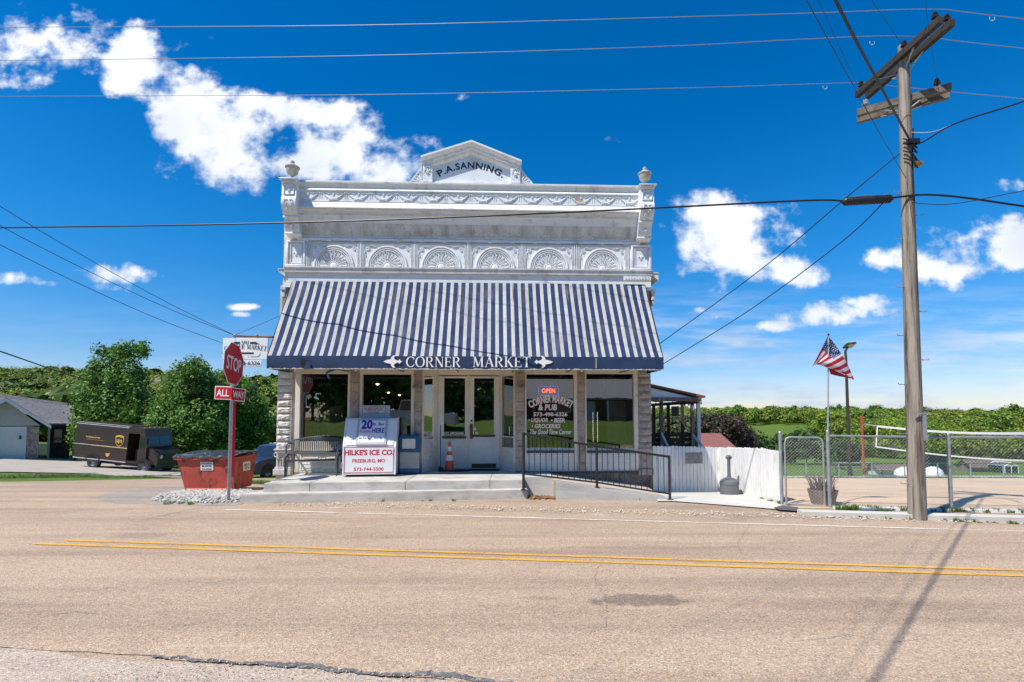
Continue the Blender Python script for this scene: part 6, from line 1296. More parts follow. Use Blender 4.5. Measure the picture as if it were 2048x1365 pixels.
tufts('flower_bed',mat('flower bed',(.35,.38,.18),rough=.7,var=.4,scale=4),[(hc.x+hx(88+7*i,39),39.5,.5,.35) for i in range(9)],61,60)
# ================================================================ FOLIAGE
def leaf_mesh(name,C,size,m,parent,hue,tone,flat=.0,seed=0,orient=None,ow=.55):
    """C: N x 3 leaf centres; each a small bent quad"""
    g=np.random.default_rng(seed); n=len(C); 
    nrm=g.normal(size=(n,3)); 
    if orient is not None: nrm=nrm*ow+orient
    nrm[:,2]+=.35
    nrm/=np.linalg.norm(nrm,axis=1)[:,None]; a=g.normal(size=(n,3)); t=np.cross(nrm,a); t/=np.linalg.norm(t,axis=1)[:,None]; q=np.cross(nrm,t)
    s=(size*g.uniform(.55,1.25,n))[:,None]
    V=np.empty((n,4,3)); V[:,0]=C-t*s; V[:,1]=C-q*s*.55+nrm*s*.12; V[:,2]=C+t*s; V[:,3]=C+q*s*.55-nrm*s*.1
    me=bpy.data.meshes.new(name); me.vertices.add(4*n); me.vertices.foreach_set('co',V.reshape(-1)); me.loops.add(4*n); me.loops.foreach_set('vertex_index',np.arange(4*n,dtype=np.int32)); me.polygons.add(n)
    me.polygons.foreach_set('loop_start',np.arange(0,4*n,4,dtype=np.int32)); me.polygons.foreach_set('loop_total',np.full(n,4,dtype=np.int32)); me.update(calc_edges=True)
    at_=me.attributes.new('tone','FLOAT','FACE'); at_.data.foreach_set('value',tone.astype(np.float32))
    hh=np.ones((n,4),np.float32); hh[:,:3]=hue; ac=me.attributes.new('hue','FLOAT_COLOR','FACE'); ac.data.foreach_set('color',hh.reshape(-1))
    me.materials.append(m); o=bpy.data.objects.new(name,me); COL.objects.link(o)
    if parent: o.parent=parent
    return o
def crown_points(lobes,n,g,clump=.0,shell=.72):
    """random points near the surfaces of ellipsoid lobes, gathered into clumps; returns points and outward directions"""
    w=np.array([l[3]*l[4]+l[4]*l[5]+l[3]*l[5] for l in lobes]); idx=g.choice(len(lobes),n,p=w/w.sum()); Lb=np.array(lobes)[idx]
    d=g.normal(size=(n,3)); d/=np.linalg.norm(d,axis=1)[:,None]; r=(shell+(1-shell)*g.random(n))[:,None]*(1+.10*np.sin(d[:,0:1]*7+Lb[:,0:1]*3)*np.cos(d[:,2:3]*6+Lb[:,1:2]))
    P=Lb[:,:3]+d*r*Lb[:,3:6]; return P,d
M_leafA=leafmat('broad leaf green',(.085,.17,.025),.35,2.2,.28); M_leafB=leafmat('spring leaf green',(.20,.30,.034),.4,1.5,.3); M_leafC=leafmat('purple bush leaf',(.060,.050,.036),.5,1.9,.2); M_leafD=leafmat('hedge leaf',(.04,.085,.022),.5,1.6,.2)
M_bark=mat('tree bark',(.12,.09,.07),rough=.95,var=.3,scale=6,bump=.6,bs=14)
def clumpy(P,g,nc,rad,d):
    """pull leaves into clusters so that gaps and dark hollows show"""
    c=g.choice(len(P),nc,replace=False); C=P[c]; 
    k=g.integers(0,nc,len(P)); off=g.normal(size=P.shape)*rad*.8; off/=np.maximum(1,np.linalg.norm(off,axis=1)/ (rad*1.9))[:,None]
    return C[k]+off, d[c][k]
def tree(label,base,lobes,n,leaf,m,seed,hue=(1,1,1),nc=260,rad=.33,group=None,name='broadleaf_tree',trunk=.16,th=None,vary=.12):
    g=np.random.default_rng(seed); t=thing(name,base,0,label,'tree',group)
    P,d=crown_points(lobes,n,g); P,d=clumpy(P,g,nc,rad,d); P[:,2]=np.maximum(P[:,2],.12)
    tone=np.clip(g.normal(.5,.22,len(P)),0,1); hu=np.array(hue)*(1+g.normal(0,vary,(len(P),3))*np.array([1,.5,.6]))
    leaf_mesh('crown',P,leaf,m,t,np.clip(hu,0,2),tone,seed=seed,orient=d)
    zt=max(l[2] for l in lobes); b=B(); b.tube([(0,0,-.2),(.03,0,zt*.3),(0,.02,zt*.6),(.02,0,zt*.95)],[trunk,trunk*.8,trunk*.5,trunk*.15],n=8)
    rr=random.Random(seed)
    for l in rr.sample(lobes,min(len(lobes),9)):
        z=rr.uniform(.2,.5)*zt; b.tube([(0,0,z),(l[0]*.5,l[1]*.5,lerp(z,l[2],.6)),(l[0]*.9,l[1]*.9,l[2])],[trunk*.45,trunk*.25,trunk*.08],n=5)
    b.build('trunk',M_bark,t,smooth=True); return t
def lobes_from_outline(spec,Y,base,seed,depth):
    """spec: (px,py,rx,ry) blobs of the crown as seen, given real size at distance Y"""
    rr=random.Random(seed); out=[]
    for (px_,py_,rx,ry) in spec:
        k=Y/1000
        for j in range(2):
            y=rr.uniform(-depth,depth)*(.6 if j else .4); p=at(px_+rr.uniform(-.1,.1)*rx,py_,Y+y); out.append((p.x-base.x,p.y-base.y,p.z-base.z,rx*k,rx*k*.9,ry*k))
    return out
bs1=Vector((at(215,930,40).x,40,tz(at(215,930,40).x,40)))
t1=[(262,712,26,26),(235,708,18,18),(255,755,38,40),(215,745,34,32),(190,800,38,40),(235,820,55,55),(268,800,30,48),(200,860,44,42),(250,880,55,40),(170,880,26,30),(158,835,14,22),(225,920,60,25),(283,850,20,50),(205,702,10,10),(283,696,10,10)]
tree('tall dark green leafy tree rising directly behind the brown delivery van',bs1,lobes_from_outline(t1,40,bs1,1,1.8),32000,.13,M_leafA,21,nc=850,rad=.32)
bs2=Vector((at(375,900,31).x,31,tz(at(375,900,31).x,31)))
bs2=Vector((at(375,900,37.5).x,37.5,tz(at(375,900,37.5).x,37.5)))
t2=[(388,742,26,20),(362,768,26,22),(400,780,46,36),(345,800,26,26),(322,828,22,24),(345,850,40,36),(308,868,18,28),(410,840,50,45),(370,885,55,26),(330,898,36,20),(430,880,40,30)]
tree('wide dark green leafy tree between the delivery van and the stop sign',bs2,lobes_from_outline(t2,37.5,bs2,2,1.8),32000,.12,M_leafA,22,nc=850,rad=.30)
bs3=Vector((at(480,900,41).x,41,tz(at(480,900,41).x,41)))
t3=[(452,766,26,24),(470,790,32,26),(500,812,26,24),(522,836,18,20),(470,835,44,36),(512,858,24,24),(480,880,40,26),(440,815,30,44),(535,850,9,14),(520,884,14,14)]
tree('lower leafy green tree behind the dumpster and the stop sign post',bs3,lobes_from_outline(t3,41,bs3,3,1.5),26000,.125,M_leafA,23,hue=(1.12,1.08,1.),nc=700,rad=.30)
# purple bush and hedges on the right
bs4=Vector((at(1450,890,27).x,27,tz(20,27))); bs4.x=at(1450,890,27).x
t4=[(1440,862,26,24),(1468,862,26,24),(1425,850,26,18),(1455,846,30,15),(1488,880,24,20),(1410,845,14,14),(1478,895,34,14)]
tree('round dark purple leaved bush beside the red roofed shed',bs4,lobes_from_outline(t4,27,bs4,4,1.),17000,.07,M_leafC,24,nc=520,rad=.17,name='purple_bush',trunk=.06,vary=.3)
bs5=Vector((at(1345,870,31).x,31,tz(10,31)))
tree('brownish green bush seen between the posts of the open shelter',bs5,lobes_from_outline([(1330,862,40,26),(1375,860,32,22),(1310,870,30,22),(1395,868,22,22)],31,bs5,5,1.),5000,.13,M_leafC,25,hue=(1.2,1.7,.9),nc=260,rad=.28,name='bush',trunk=.06)
def bush(px_,py_,w,h,Y,label,m,seed,hue=(1,1,1),n=2600,leaf=.16,name='bush',grp=None):
    x=at(px_,py_,Y).x; bb=Vector((x,Y,tz(x,Y))); k=Y/1000; zt=at(px_,py_-h,Y).z-bb.z; rr=random.Random(seed)
    lb=[(rr.uniform(-.35,.35)*w*k,rr.uniform(-.3,.3)*w*k,zt*rr.uniform(.35,.62),w*k*rr.uniform(.22,.34),w*k*.28,zt*rr.uniform(.3,.4)) for _ in range(6)]+[(0,0,zt*.6,w*k*.3,w*k*.3,zt*.4)]
    return tree(label,bb,lb,n,leaf,m,seed,hue=hue,nc=260,rad=.055*w*k,name=name,trunk=.07,group=grp)
bush(1612,895,70,40,60,'dark evergreen bush on the lawn behind the fence gate',M_leafD,31,leaf=.2)
bush(1690,900,45,24,58,'small round dark bush between the flagpole and the floodlight pole',M_leafD,32,leaf=.18)
for i,(px_,w,h,lb) in enumerate(((1520,60,22,'low dark hedge clump on the lawn just left of the gate post'),(1560,60,20,'low dark hedge clump on the lawn behind the gate post'),(1490,40,20,'low dark hedge clump nearest the purple bush'))): bush(px_,885,w,h,62,lb,M_leafD,33+i,hue=(1.2,1.2,1),leaf=.2,name='hedge',grp='low hedges on the lawn')
# big nearer trees behind the court (right)
for i,(px_,pb,w,h,Y,hu,lb) in enumerate(((1790,930,110,95,75,(1.05,1.,.9),'round green tree behind the net, left of the utility pole'),(1880,930,110,80,80,(.95,1.,.8),'green tree directly behind the utility pole'),(1960,935,140,72,72,(1.1,1.,.9),'broad green tree right of the utility pole beyond the net'),(2050,935,130,66,72,(1.2,1.05,.9),'broad green tree at the right end of the row beyond the net'),(1740,925,80,70,78,(.8,.9,.9),'darker green tree behind the red net post'))):
    bush(px_,pb,w,h+8,Y,lb,M_leafB,41+i,hue=hu,n=11000,leaf=.17,name='broadleaf_tree',grp='trees beyond the court')
# ---- far woods
def forest(name,label,pts,seed,m,hlo,hhi,leafs,ncl):
    g=np.random.default_rng(seed); C=[];H_=[];T_=[];D_=[];CO=[]
    for (x,y) in pts:
        z=tz(x,y); h=g.uniform(hlo,hhi)*(1+.2*g.normal()*(g.random()<.3)); r=h*g.uniform(.36,.52); nl=ncl
        k=g.integers(2,5); lob=[(x,y,z+h*.58,r,r,h*.42)]+[(x+g.normal()*r*.6,y+g.normal()*r*.6,z+h*g.uniform(.5,.85),r*g.uniform(.35,.6),r*.5,h*g.uniform(.14,.24)) for _ in range(k)]
        P,d=crown_points(lob,nl,g,shell=.86); C.append(P); D_.append(d); CO.append((lob[:3]))
        q=g.random(); base=np.array([1,1,1.]) if q<.42 else (np.array([1.25,1.02,.8]) if q<.70 else (np.array([1.45,.92,1.0]) if q<.80 else (np.array([.62,.85,.9]) if q<.93 else np.array([1.25,1.2,1.0]))))
        base=base*g.uniform(.8,1.15); H_.append(np.tile(base,(nl,1))*(1+g.normal(0,.06,(nl,3)))); T_.append(np.clip(g.normal(.5,.25,nl),0,1))
    bb=B()
    for lb in CO:
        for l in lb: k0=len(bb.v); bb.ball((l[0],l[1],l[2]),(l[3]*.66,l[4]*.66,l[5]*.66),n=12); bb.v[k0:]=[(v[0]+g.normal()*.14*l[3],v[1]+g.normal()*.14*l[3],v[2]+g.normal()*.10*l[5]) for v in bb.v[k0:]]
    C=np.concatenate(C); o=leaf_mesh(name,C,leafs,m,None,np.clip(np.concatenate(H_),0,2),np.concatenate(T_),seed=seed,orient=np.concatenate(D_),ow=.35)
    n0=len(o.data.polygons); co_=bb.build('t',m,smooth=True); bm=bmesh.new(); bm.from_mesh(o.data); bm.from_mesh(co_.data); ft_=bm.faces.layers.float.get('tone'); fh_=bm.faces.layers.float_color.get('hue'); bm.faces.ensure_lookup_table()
    for f in bm.faces[n0:]: f[ft_]=.0; f[fh_]=(.75,.78,.7,1)  # inner crown cores coloured dark, shade between leaves put into the colour
    bm.to_mesh(o.data); bm.free(); bpy.data.objects.remove(co_); return tag(o,label,None,None,'stuff')
rr=random.Random(77); pl=[]
while len(pl)<1500:
    y=rr.uniform(95,255); u=rr.uniform(-1.12,-.40); pl.append((u*y,y))
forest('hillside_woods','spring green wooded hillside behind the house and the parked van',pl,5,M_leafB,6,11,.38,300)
rr=random.Random(78); pr=[]
while len(pr)<1150:
    y=rr.uniform(165,430); u=rr.uniform(.26,1.15); 
    if y<260 and u<.6: continue
    pr.append((u*y,y))
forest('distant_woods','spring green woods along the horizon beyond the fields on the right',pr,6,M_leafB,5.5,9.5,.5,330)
rr=random.Random(79); pm=[(u*y,y) for y,u in [(rr.uniform(95,165),rr.uniform(.62,1.12)) for _ in range(90)]]
forest('scrub_woods','lower scrubby trees on the slope beyond the sand court',pm,7,M_leafB,4,7.5,.26,600)
# ================================================================ RIGHT SIDE
M_tim=mat('weathered timber',(.20,.15,.12),rough=.9,var=.3,scale=4,c2=(.33,.30,.27),f2=(.5,.65),s2=6,stretch=(1,1,.3)); M_tdk=mat('dark timber',(.045,.035,.03),rough=.9,var=.3); M_rrf=mat('red brown roof',(.24,.095,.08),rough=.8,var=.25,scale=6,bump=.3,bs=12)
pv=thing('patio_shelter',(at(1350,870,17.5).x,17.5,tz(5,17.5)),0,'open timber shelter with white underside and red edged roof behind the shop corner','shelter'); po=Vector(pv.location)
A=lambda x,y,Y:at(x,y,Y)-po
xr0=A(1300,772,17)-Vector((1.6,0,-.35)); ev=A(1411,796,17)
b=B(); P=[xr0,ev,Vector((ev.x,ev.y+6,ev.z)),Vector((xr0.x,xr0.y+6,xr0.z))]; b.add([p+Vector((0,0,.0)) for p in P]+[p+Vector((0,0,.07)) for p in P],[(0,3,2,1),(4,5,6,7),(0,1,5,4),(1,2,6,5),(2,3,7,6),(3,0,4,7)]); b.build('roof',M_rrf,pv)
b=B(); bz=A(1350,801.5,17).z; b.prism([(xr0.x,bz+.1),(ev.x-.25,bz+.1),(ev.x-.3,ev.z-.02),(xr0.x,xr0.z-.04)],.02-.48,.06-.48); b.build('gable_infill',M_wp,pv)
b=B(); b.bbox(xr0.x,ev.x-.15,-.56,-.44,bz-.03,bz+.10,.01); b.box(ev.x-.3,ev.x-.2,-.4,5.4,bz-.1,bz+.02); b.box(xr0.x,ev.x-.2,5.3,5.42,bz-.1,bz+.04); b.build('beam',M_tim,pv)
for (px_,Y,m) in ((1308,21,M_tdk),(1323,17.2,M_tim),(1337,20,M_tdk),(1365,21,M_tdk),(1385,17.2,M_tim),(1397,17.2,M_white)):
    a_=A(px_,850,Y); b=B(); b.bbox(a_.x-.055,a_.x+.055,a_.y-.055,a_.y+.055,-.3,bz-.02,.008); b.build('post',m,pv)
b=B()
for z_,y_ in ((868,17.3),(878,17.3),(888,17.3),(869,22),(880,22)):
    b=B(); p0,p1=A(1300,z_,y_),A(1392,z_+2,y_); b.box(p0.x,p1.x,p0.y-.02,p0.y+.02,p1.z-.06,p1.z+.06); b.build('deck_rail',M_tdk,pv)
b=B(); b.box(A(1300,850,22).x,A(1392,850,22).x,A(1300,850,22).y,A(1300,850,22).y+.03,A(1300,838,22).z,A(1300,836,22).z)
b.build('deck_rail',M_tdk,pv)
b=B(); p0,p1=A(1386,869,16.6),A(1409,900,16.0); b.tube([p0,p1],.055,n=4); b.build('stair_rail',M_white,pv); b=B(); p0,p1=A(1323,866,16.8),A(1337,896,16.6); b.tube([p0,p1],.04,n=4); b.build('stair_rail',M_white,pv)
for i in range(12): b=B(); p=A(1312+8.2*i,807+2.5*math.sin(i*1.1),17.1); b.lathe([(.008,.12),(.008,.02),(.025,0),(.028,-.03),(.0,-.07)],6,tuple(p)); b.build('light_bulb',M_black,pv)
o=B(); o.bbox(-.1,.1,-.1,.1,-.17,.17,.01); o=o.build('hanging_speaker',M_black); o.location=at(1350,823,17.3); tag(o,'black box speaker hanging under the shelter beam','speaker')
o=B(); o.lathe([(.05,0),(.075,.16),(.07,.16)],12); o=o.build('bucket',M_wp,smooth=True); o.location=at(1385,821,17.05); tag(o,'small white bucket fixed on the shelter post','bucket')
rs=thing('garden_shed',(at(1437,890,20).x,20,tz(8,20)),0,'low shed with a red brown shingle roof behind the white fence','shed'); ro=Vector(rs.location); A=lambda x,y,Y:at(x,y,Y)-ro
b=B(); P=[A(1402,899,19.6),A(1478,900,19.6),A(1441,867,22.5),A(1401,867,22.5)]; b.add(P+[p-Vector((0,0,.08)) for p in P],[(0,1,2,3),(7,6,5,4),(0,4,5,1),(1,5,6,2),(2,6,7,3),(3,7,4,0)]); b.build('roof',M_rrf,rs)
b=B(); b.box(A(1404,899,20).x,A(1470,899,20).x,-.2,2.2,-.3,A(1402,899,19.8).z-.1); b.build('wall',M_tim,rs)
# chain link
M_wire=mat('fence wire',(.46,.46,.45),rough=.45,metal=.4,var=.2,scale=9); M_pst=mat('fence pipe',(.34,.35,.36),rough=.45,metal=.4,var=.25,scale=6,c2=(.16,.11,.09),f2=(.6,.72),s2=5)
def mesh_panel(P0,P1,h,par,name='wire_mesh',sp=.066,r=.0013,zb=.04):
    b=B(); d=P1-P0; w=d.xy.length; u=d.normalized(); n=int((w+h)/sp)
    def pt(s,z): p=P0+u*s; return Vector((p.x,p.y,lerp(P0.z,P1.z,s/w)+zb+z))
    for i in range(n):
        s=i*sp; 
        for sg in (1,-1):
            s0,z0=(s,0.); s1,z1=(s-h,h)
            if s0>w: z0=s0-w; s0=w
            if s1<0: z1=z1+s1; s1=0
            if z1<=z0: continue
            a_,c_=(pt(s0,z0),pt(s1,z1)) if sg>0 else (pt(w-s0,z0),pt(w-s1,z1))
            b.tube([a_,c_],r,n=3,cap=False)
    return b.build(name,M_wire,par)
fe=thing('chain_link_fence',atz(1660,1018),0,'silver chain link fence with pipe posts along the near side of the sand court','fence'); fo=Vector(fe.location)
g0,g1,g2,g3,g4=atz(1564,1012),atz(1660,1017),atz(1903,1022),atz(2160,1027),atz(1573,1013); hp_=lambda P,py_:at(1660,py_,P.y).z
for P,top,lb in ((g1,866,None),(g2,872,None),(g3,876,None),(g0,868,None)):
    b=B(); b.tube([P-fo,P-fo+Vector((0,0,hp_(P,top)+.02))],.034,n=10); b.ball(P-fo+Vector((0,0,hp_(P,top)+.03)),(.04,.04,.03),n=8); b.build('fence_post',M_pst,fe,smooth=True)
ht=hp_(g1,872)
b=B(); b.tube([g1-fo+Vector((0,0,ht)),g2-fo+Vector((0,0,ht-.02)),g3-fo+Vector((0,0,ht-.01))],.022,n=8); b.build('top_rail',M_pst,fe,smooth=True)
mesh_panel(g1-fo,g2-fo,ht-.06,fe); mesh_panel(g2-fo,g3-fo,ht-.08,fe)
gt=thing('fence_gate',atz(1572,1013),0,'grey pipe framed chain link gate between the white fence and the fence post','gate'); go=Vector(gt.location); ga_,gb_=atz(1573,1013)-go,atz(1650,1016)-go; hg=hp_(g1,876)
up=Vector((0,0,1)); b=B(); b.tube([ga_+up*.05,ga_+up*(hg-.12),ga_+up*(hg-.03)+(gb_-ga_)*.04,ga_+up*hg+(gb_-ga_)*.12,gb_+up*hg-(gb_-ga_)*.12,gb_+up*(hg-.03)-(gb_-ga_)*.04,gb_+up*(hg-.12),gb_+up*.05,ga_+up*.05],.02,n=8); b.build('gate_frame',M_pst,gt,smooth=True); mesh_panel(ga_,gb_,hg-.06,gt)
# second far fence, net, posts
f1,f2=ghit(1560,958),ghit(2100,958); ff=thing('chain_link_fence',Vector((f1.x,f1.y+.6,f1.z)),0,'green chain link fence standing along the far side of the court','fence')
w_=f2.x-f1.x; M_grn=mat('green fence pipe',(.035,.13,.09),rough=.5); hh=.028*f1.y; sl2=(f2.y-f1.y)/w_
b=B(); b.tube([(0,0,hh),(w_,sl2*w_,hh+(tz(0,f2.y)-tz(0,f1.y)))],.025,n=6); b.build('top_rail',M_grn,ff)
for i in range(9): x=w_*i/8; b=B(); b.tube([(x,sl2*x,-.2),(x,sl2*x,hh+.01)],.03,n=6); b.build('fence_post',M_pst,ff)
_mw=M_wire; M_wire=M_grn; mesh_panel(Vector((0,0,0)),Vector((w_,sl2*w_,tz(0,f2.y)-tz(0,f1.y))),hh-.03,ff,sp=.13,r=.0035); M_wire=_mw
M_rp=mat('net post red',(.42,.06,.04),rough=.5,var=.2,c2=(.4,.3,.25),f2=(.55,.65),s2=5)
np_=ghit(1728,954); np_t=at(1727,832,np_.y).z; o=B(); 
t=thing('net_post',np_,0,'weathered red post holding the left end of the volleyball net','net post'); b=B(); b.tube([(0,0,0),(0,0,np_t-np_.z)],.055,n=8); b.build('pole',M_rp,t,smooth=True); b=B(); b.tube([(-.08,0,.02),(.08,0,.02)],.1,n=8); b.tube([(0,0,np_t-np_.z-.45),(.12,0,np_t-np_.z-.45)],.02,n=6); b.build('pole_fitting',M_met,t)
vt_=thing('volleyball_net',at(1755,855,np_.y),0,'white edged volleyball net stretched across the sand court','net'); vo=Vector(vt_.location); NY=lambda u:lerp(24.4,16.5,u)
tp=[at(lerp(1755,2090,u),853+[0,8,13,14.5,13.5][i],NY(u))-vo for i,u in enumerate((0,.25,.5,.75,1))]; bt=[at(lerp(1752,2090,u),894+[0,11,20,26,29][i],NY(u))-vo for i,u in enumerate((0,.25,.5,.75,1))]
def smoothp(P,n=6):
    out=[]
    for i in range(len(P)-1):
        p0,p1,p2,p3=P[max(0,i-1)],P[i],P[i+1],P[min(len(P)-1,i+2)]
        for j in range(n): t=j/n; out.append(.5*((2*p1)+(p2-p0)*t+(2*p0-5*p1+4*p2-p3)*t*t+(-p0+3*p1-3*p2+p3)*t**3))
    return out+[P[-1]]
tp,bt=smoothp(tp),smoothp(bt)
def tape(P,h,name):
    b=B(); vs=[]
    for p in P: vs+=[p+up*h,p-up*h]
    n=len(P); b.add(vs+[v+Vector((0,.02,0)) for v in vs],[(2*i,2*i+1,2*i+3,2*i+2) for i in range(n-1)]+[(2*n+2*i,2*n+2*i+2,2*n+2*i+3,2*n+2*i+1) for i in range(n-1)]+[(2*i,2*i+2,2*n+2*i+2,2*n+2*i) for i in range(n-1)]); b.build(name,M_wp,vt_)
tape(tp,.045,'top_tape'); tape(bt,.03,'bottom_tape'); b=B(); b.tube([tp[0],bt[0]],.03,n=4); b.build('side_tape',M_wp,vt_)
b=B()
for i in range(1,90): u=i/90*(len(tp)-1); k=int(u); f=u-k; k2=min(k+1,len(tp)-1); b.tube([tp[k].lerp(tp[k2],f),bt[k].lerp(bt[k2],f)],.002,n=3,cap=False)
for j in range(1,9): b.tube([tp[i].lerp(bt[i],j/9) for i in range(len(tp))],.002,n=3,cap=False)
b.build('netting',M_black,vt_); b=B(); b.tube([at(1728,848,np_.y)-vo,tp[0]],.012,n=4); b.build('cord',M_wp,vt_)
# floodlight pole
fl_=ghit(1700,956); t=thing('floodlight_pole',fl_,0,'tall dark pole with a small flat floodlight on top beside the flag','floodlight pole'); zt=at(1693,693,fl_.y).z-fl_.z; xt=at(1691,693,fl_.y).x-fl_.x
b=B(); b.tube([(0,0,-.2),(xt,0,zt-.6),(xt-.02,0,zt-.25),(xt+.12,0,zt-.02)],[.09,.06,.06,.05],n=8); b.build('pole',M_tdk,t,smooth=True)
b=B(); b.M=Matrix.Translation((xt+.2,0,zt+.05))@Matrix.Rotation(R(-25),4,'X')@Matrix.Rotation(R(-8),4,'Y'); b.bbox(-.24,.24,-.22,.22,-.05,.05,.02); b.build('lamp_head',mat('lamp bronze',(.06,.05,.04),rough=.4),t); b2=B(); b2.M=b.M; b2.box(-.19,.19,-.17,-.01,-.058,-.051); b2.box(-.19,.19,.01,.17,-.058,-.051); b2.build('lamp_lens',mat('lamp lens',(.55,.45,.3),rough=.3),t)
pm_=thing('meter_post',ghit(1702,954),0,'thin pale post with a round white cap beside the dark floodlight pole','post'); b=B(); b.tube([(0,0,0),(-.04,0,1.35)],.035,n=6); b.ball((-.05,0,1.45),(.11,.06,.11),n=10); b.build('post',M_fsc,pm_)
# flagpole and flag
fpb=atz(1661,1014); fY=fpb.y+.05; t=thing('flagpole',(fpb.x-.03,fY,0),0,'thin grey flagpole clamped beside the fence gate post','flagpole'); ft=at(1657,672,fY); b=B(); b.tube([(0,0,0),(ft.x-fpb.x+.03,0,ft.z)],.016,n=8); b.build('pole',M_galv,t,smooth=True); b=B(); b.ball((ft.x-fpb.x+.03,0,ft.z+.02),(.02,.02,.035),n=8); b.build('finial',M_black,t,smooth=True)
def crop8(x,y,dy=0): return at(1500+x*.3077,640+y*.3077,fY-.02+dy)
m,nt,bs_=nodemat('flag cloth'); N=nt.nodes; K=nt.links; tc=N.new('ShaderNodeTexCoord'); sx=N.new('ShaderNodeSeparateXYZ'); K.new(tc.outputs['UV'],sx.inputs[0]); U,V_=sx.outputs[0],sx.outputs[1]
st13=mth('LESS_THAN',mth('FRACT',mth('MULTIPLY',V_,6.5)),.5); cf=cmix(st13,(.72,.70,.70),(.50,.015,.04))
can=mth('MULTIPLY',mth('LESS_THAN',U,.36),mth('LESS_THAN',V_,5.4/13))
gu=mth('FRACT',mth('ADD',mth('MULTIPLY',U,11/.36/2),mth('MULTIPLY',mth('FLOOR',mth('MULTIPLY',V_,9/(5.4/13))),.5))); gv=mth('FRACT',mth('MULTIPLY',V_,9/(5.4/13)))
du,dv=mth('SUBTRACT',gu,.5),mth('MULTIPLY',mth('SUBTRACT',gv,.5),.8); star=mth('LESS_THAN',mth('ADD',mth('MULTIPLY',du,du),mth('MULTIPLY',dv,dv)),.055)
cf=cmix(can,cf,cmix(star,(.03,.05,.20),(.7,.7,.72))); K.new(cf,bs_.inputs['Base Color']); bs_.inputs['Roughness'].default_value=.8; ttr=N.new('ShaderNodeBsdfTranslucent'); K.new(cf,ttr.inputs[0]); mxs=N.new('ShaderNodeMixShader'); mxs.inputs[0].default_value=.35; K.new(bs_.outputs[0],mxs.inputs[1]); K.new(ttr.outputs[0],mxs.inputs[2]); K.new(mxs.outputs[0],nt.nodes['Material Output'].inputs[0])
def flag():
    me=bpy.data.meshes.new('flag'); bm=bmesh.new(); uv=bm.loops.layers.uv.new('UVMap'); nu,nv=26,39
    Cn=dict(A=(508,104),L=(404,306),R=(676,385),Bm=(512,300)); G=[]
    for j in range(nv+1):
        row=[]
        for i in range(nu+1):
            u,v=i/nu,j/nv        # v along hoist A->R (slanted, outward), u towards the loose foot
            hx_,hy_=lerp(Cn['A'][0],Cn['R'][0],v**.95)+ (14*math.sin(v*3.1)),lerp(Cn['A'][1],Cn['R'][1],v)
            fx_,fy_=(lerp(404,448,v*1.7),lerp(306,300,v*1.7)) if v<.35 else (lerp(436,656,(v-.35)/.65),lerp(290,372,((v-.35)/.65)**1.15))
            if v<.35: fx_,fy_=lerp(404,436,v/.35),306-16*math.sin(v/.35*math.pi/2)
            k=u**.92; x=lerp(hx_,fx_,k); y=lerp(hy_,fy_,k)+10*math.sin(math.pi*k)*(v)
            dp_=.05*math.sin(u*6+v*2.2)+.04*math.sin(v*9); row.append((bm.verts.new(crop8(x,y,dp_)-ft),u,v))
        G.append(row)
    for j in range(nv):
        for i in range(nu):
            q=[G[j][i],G[j][i+1],G[j+1][i+1],G[j+1][i]]
            try: f=bm.faces.new([a[0] for a in q])
            except ValueError: continue
            for l,a in zip(f.loops,q): l[uv].uv=(a[1],a[2])
            f.smooth=True
    # folded under strip
    lo=[]
    for i in range(15):
        u=i/14; a=crop8(lerp(512,672,u),lerp(312,383,u)-12*math.sin(u*3.14)*0,.07+.03*math.sin(u*7))-ft; c=crop8(lerp(522,674,u),lerp(352,385,u**.8),.09)-ft; mid=a.lerp(c,.45); lo.append([(bm.verts.new(p),v) for p,v in ((a,.93),(mid,.999),(c,1.07))])
    for i in range(14):
        for j in range(2):
            q=[lo[i][j],lo[i+1][j],lo[i+1][j+1],lo[i][j+1]]; f=bm.faces.new([a[0] for a in q]); f.smooth=True
            for l,a in zip(f.loops,q): l[uv].uv=(.8,a[1] if a[1]<1 else .96)
    bm.to_mesh(me); bm.free(); me.materials.append(m); o=bpy.data.objects.new('flag',me); COL.objects.link(o); o.location=ft; return tag(o,'red, white and blue striped and starred flag drooping from the thin flagpole','flag')
flag()
# planter, far objects
pp=atz(1667,1016); pt_=thing('barrel_planter',(pp.x,pp.y+.35,0),0,'dark half barrel planter with dry twigs behind the gate post','planter'); b=B(); b.lathe([(0,0),(.21,0),(.29,.32),(.26,.32),(.24,.28),(0,.28)],20); b.build('tub',M_tim,pt_,smooth=True,); rr=random.Random(5); b=B()
for i in range(150): a=rr.uniform(0,6.28); r=rr.uniform(0,.2); h=rr.uniform(.12,.38); l=rr.uniform(.05,.22); b.tube([(r*math.cos(a),r*math.sin(a),.26),(r*math.cos(a)+l*.5*math.cos(a+.4),r*math.sin(a)+l*.5*math.sin(a+.4),.3+h*.7),(r*math.cos(a)+l*math.cos(a),r*math.sin(a)+l*math.sin(a),.3+h)],[.006,.005,.003],n=3)
b.build('dry_twigs',mat('dry twig',(.20,.13,.11),rough=.9,var=.4,scale=9),pt_)
def at_base(px_,Y): x=at(px_,850,Y).x; return Vector((x,Y,tz(x,Y)))
k=at_base(1715,27.5); t=thing('picnic_table',k,0,'grey timber picnic table standing beyond the sand court','picnic table'); b=B(); b.bbox(-1.1,1.1,-.35,.35,.68,.74,.01); b.build('table_top',M_tim,t)
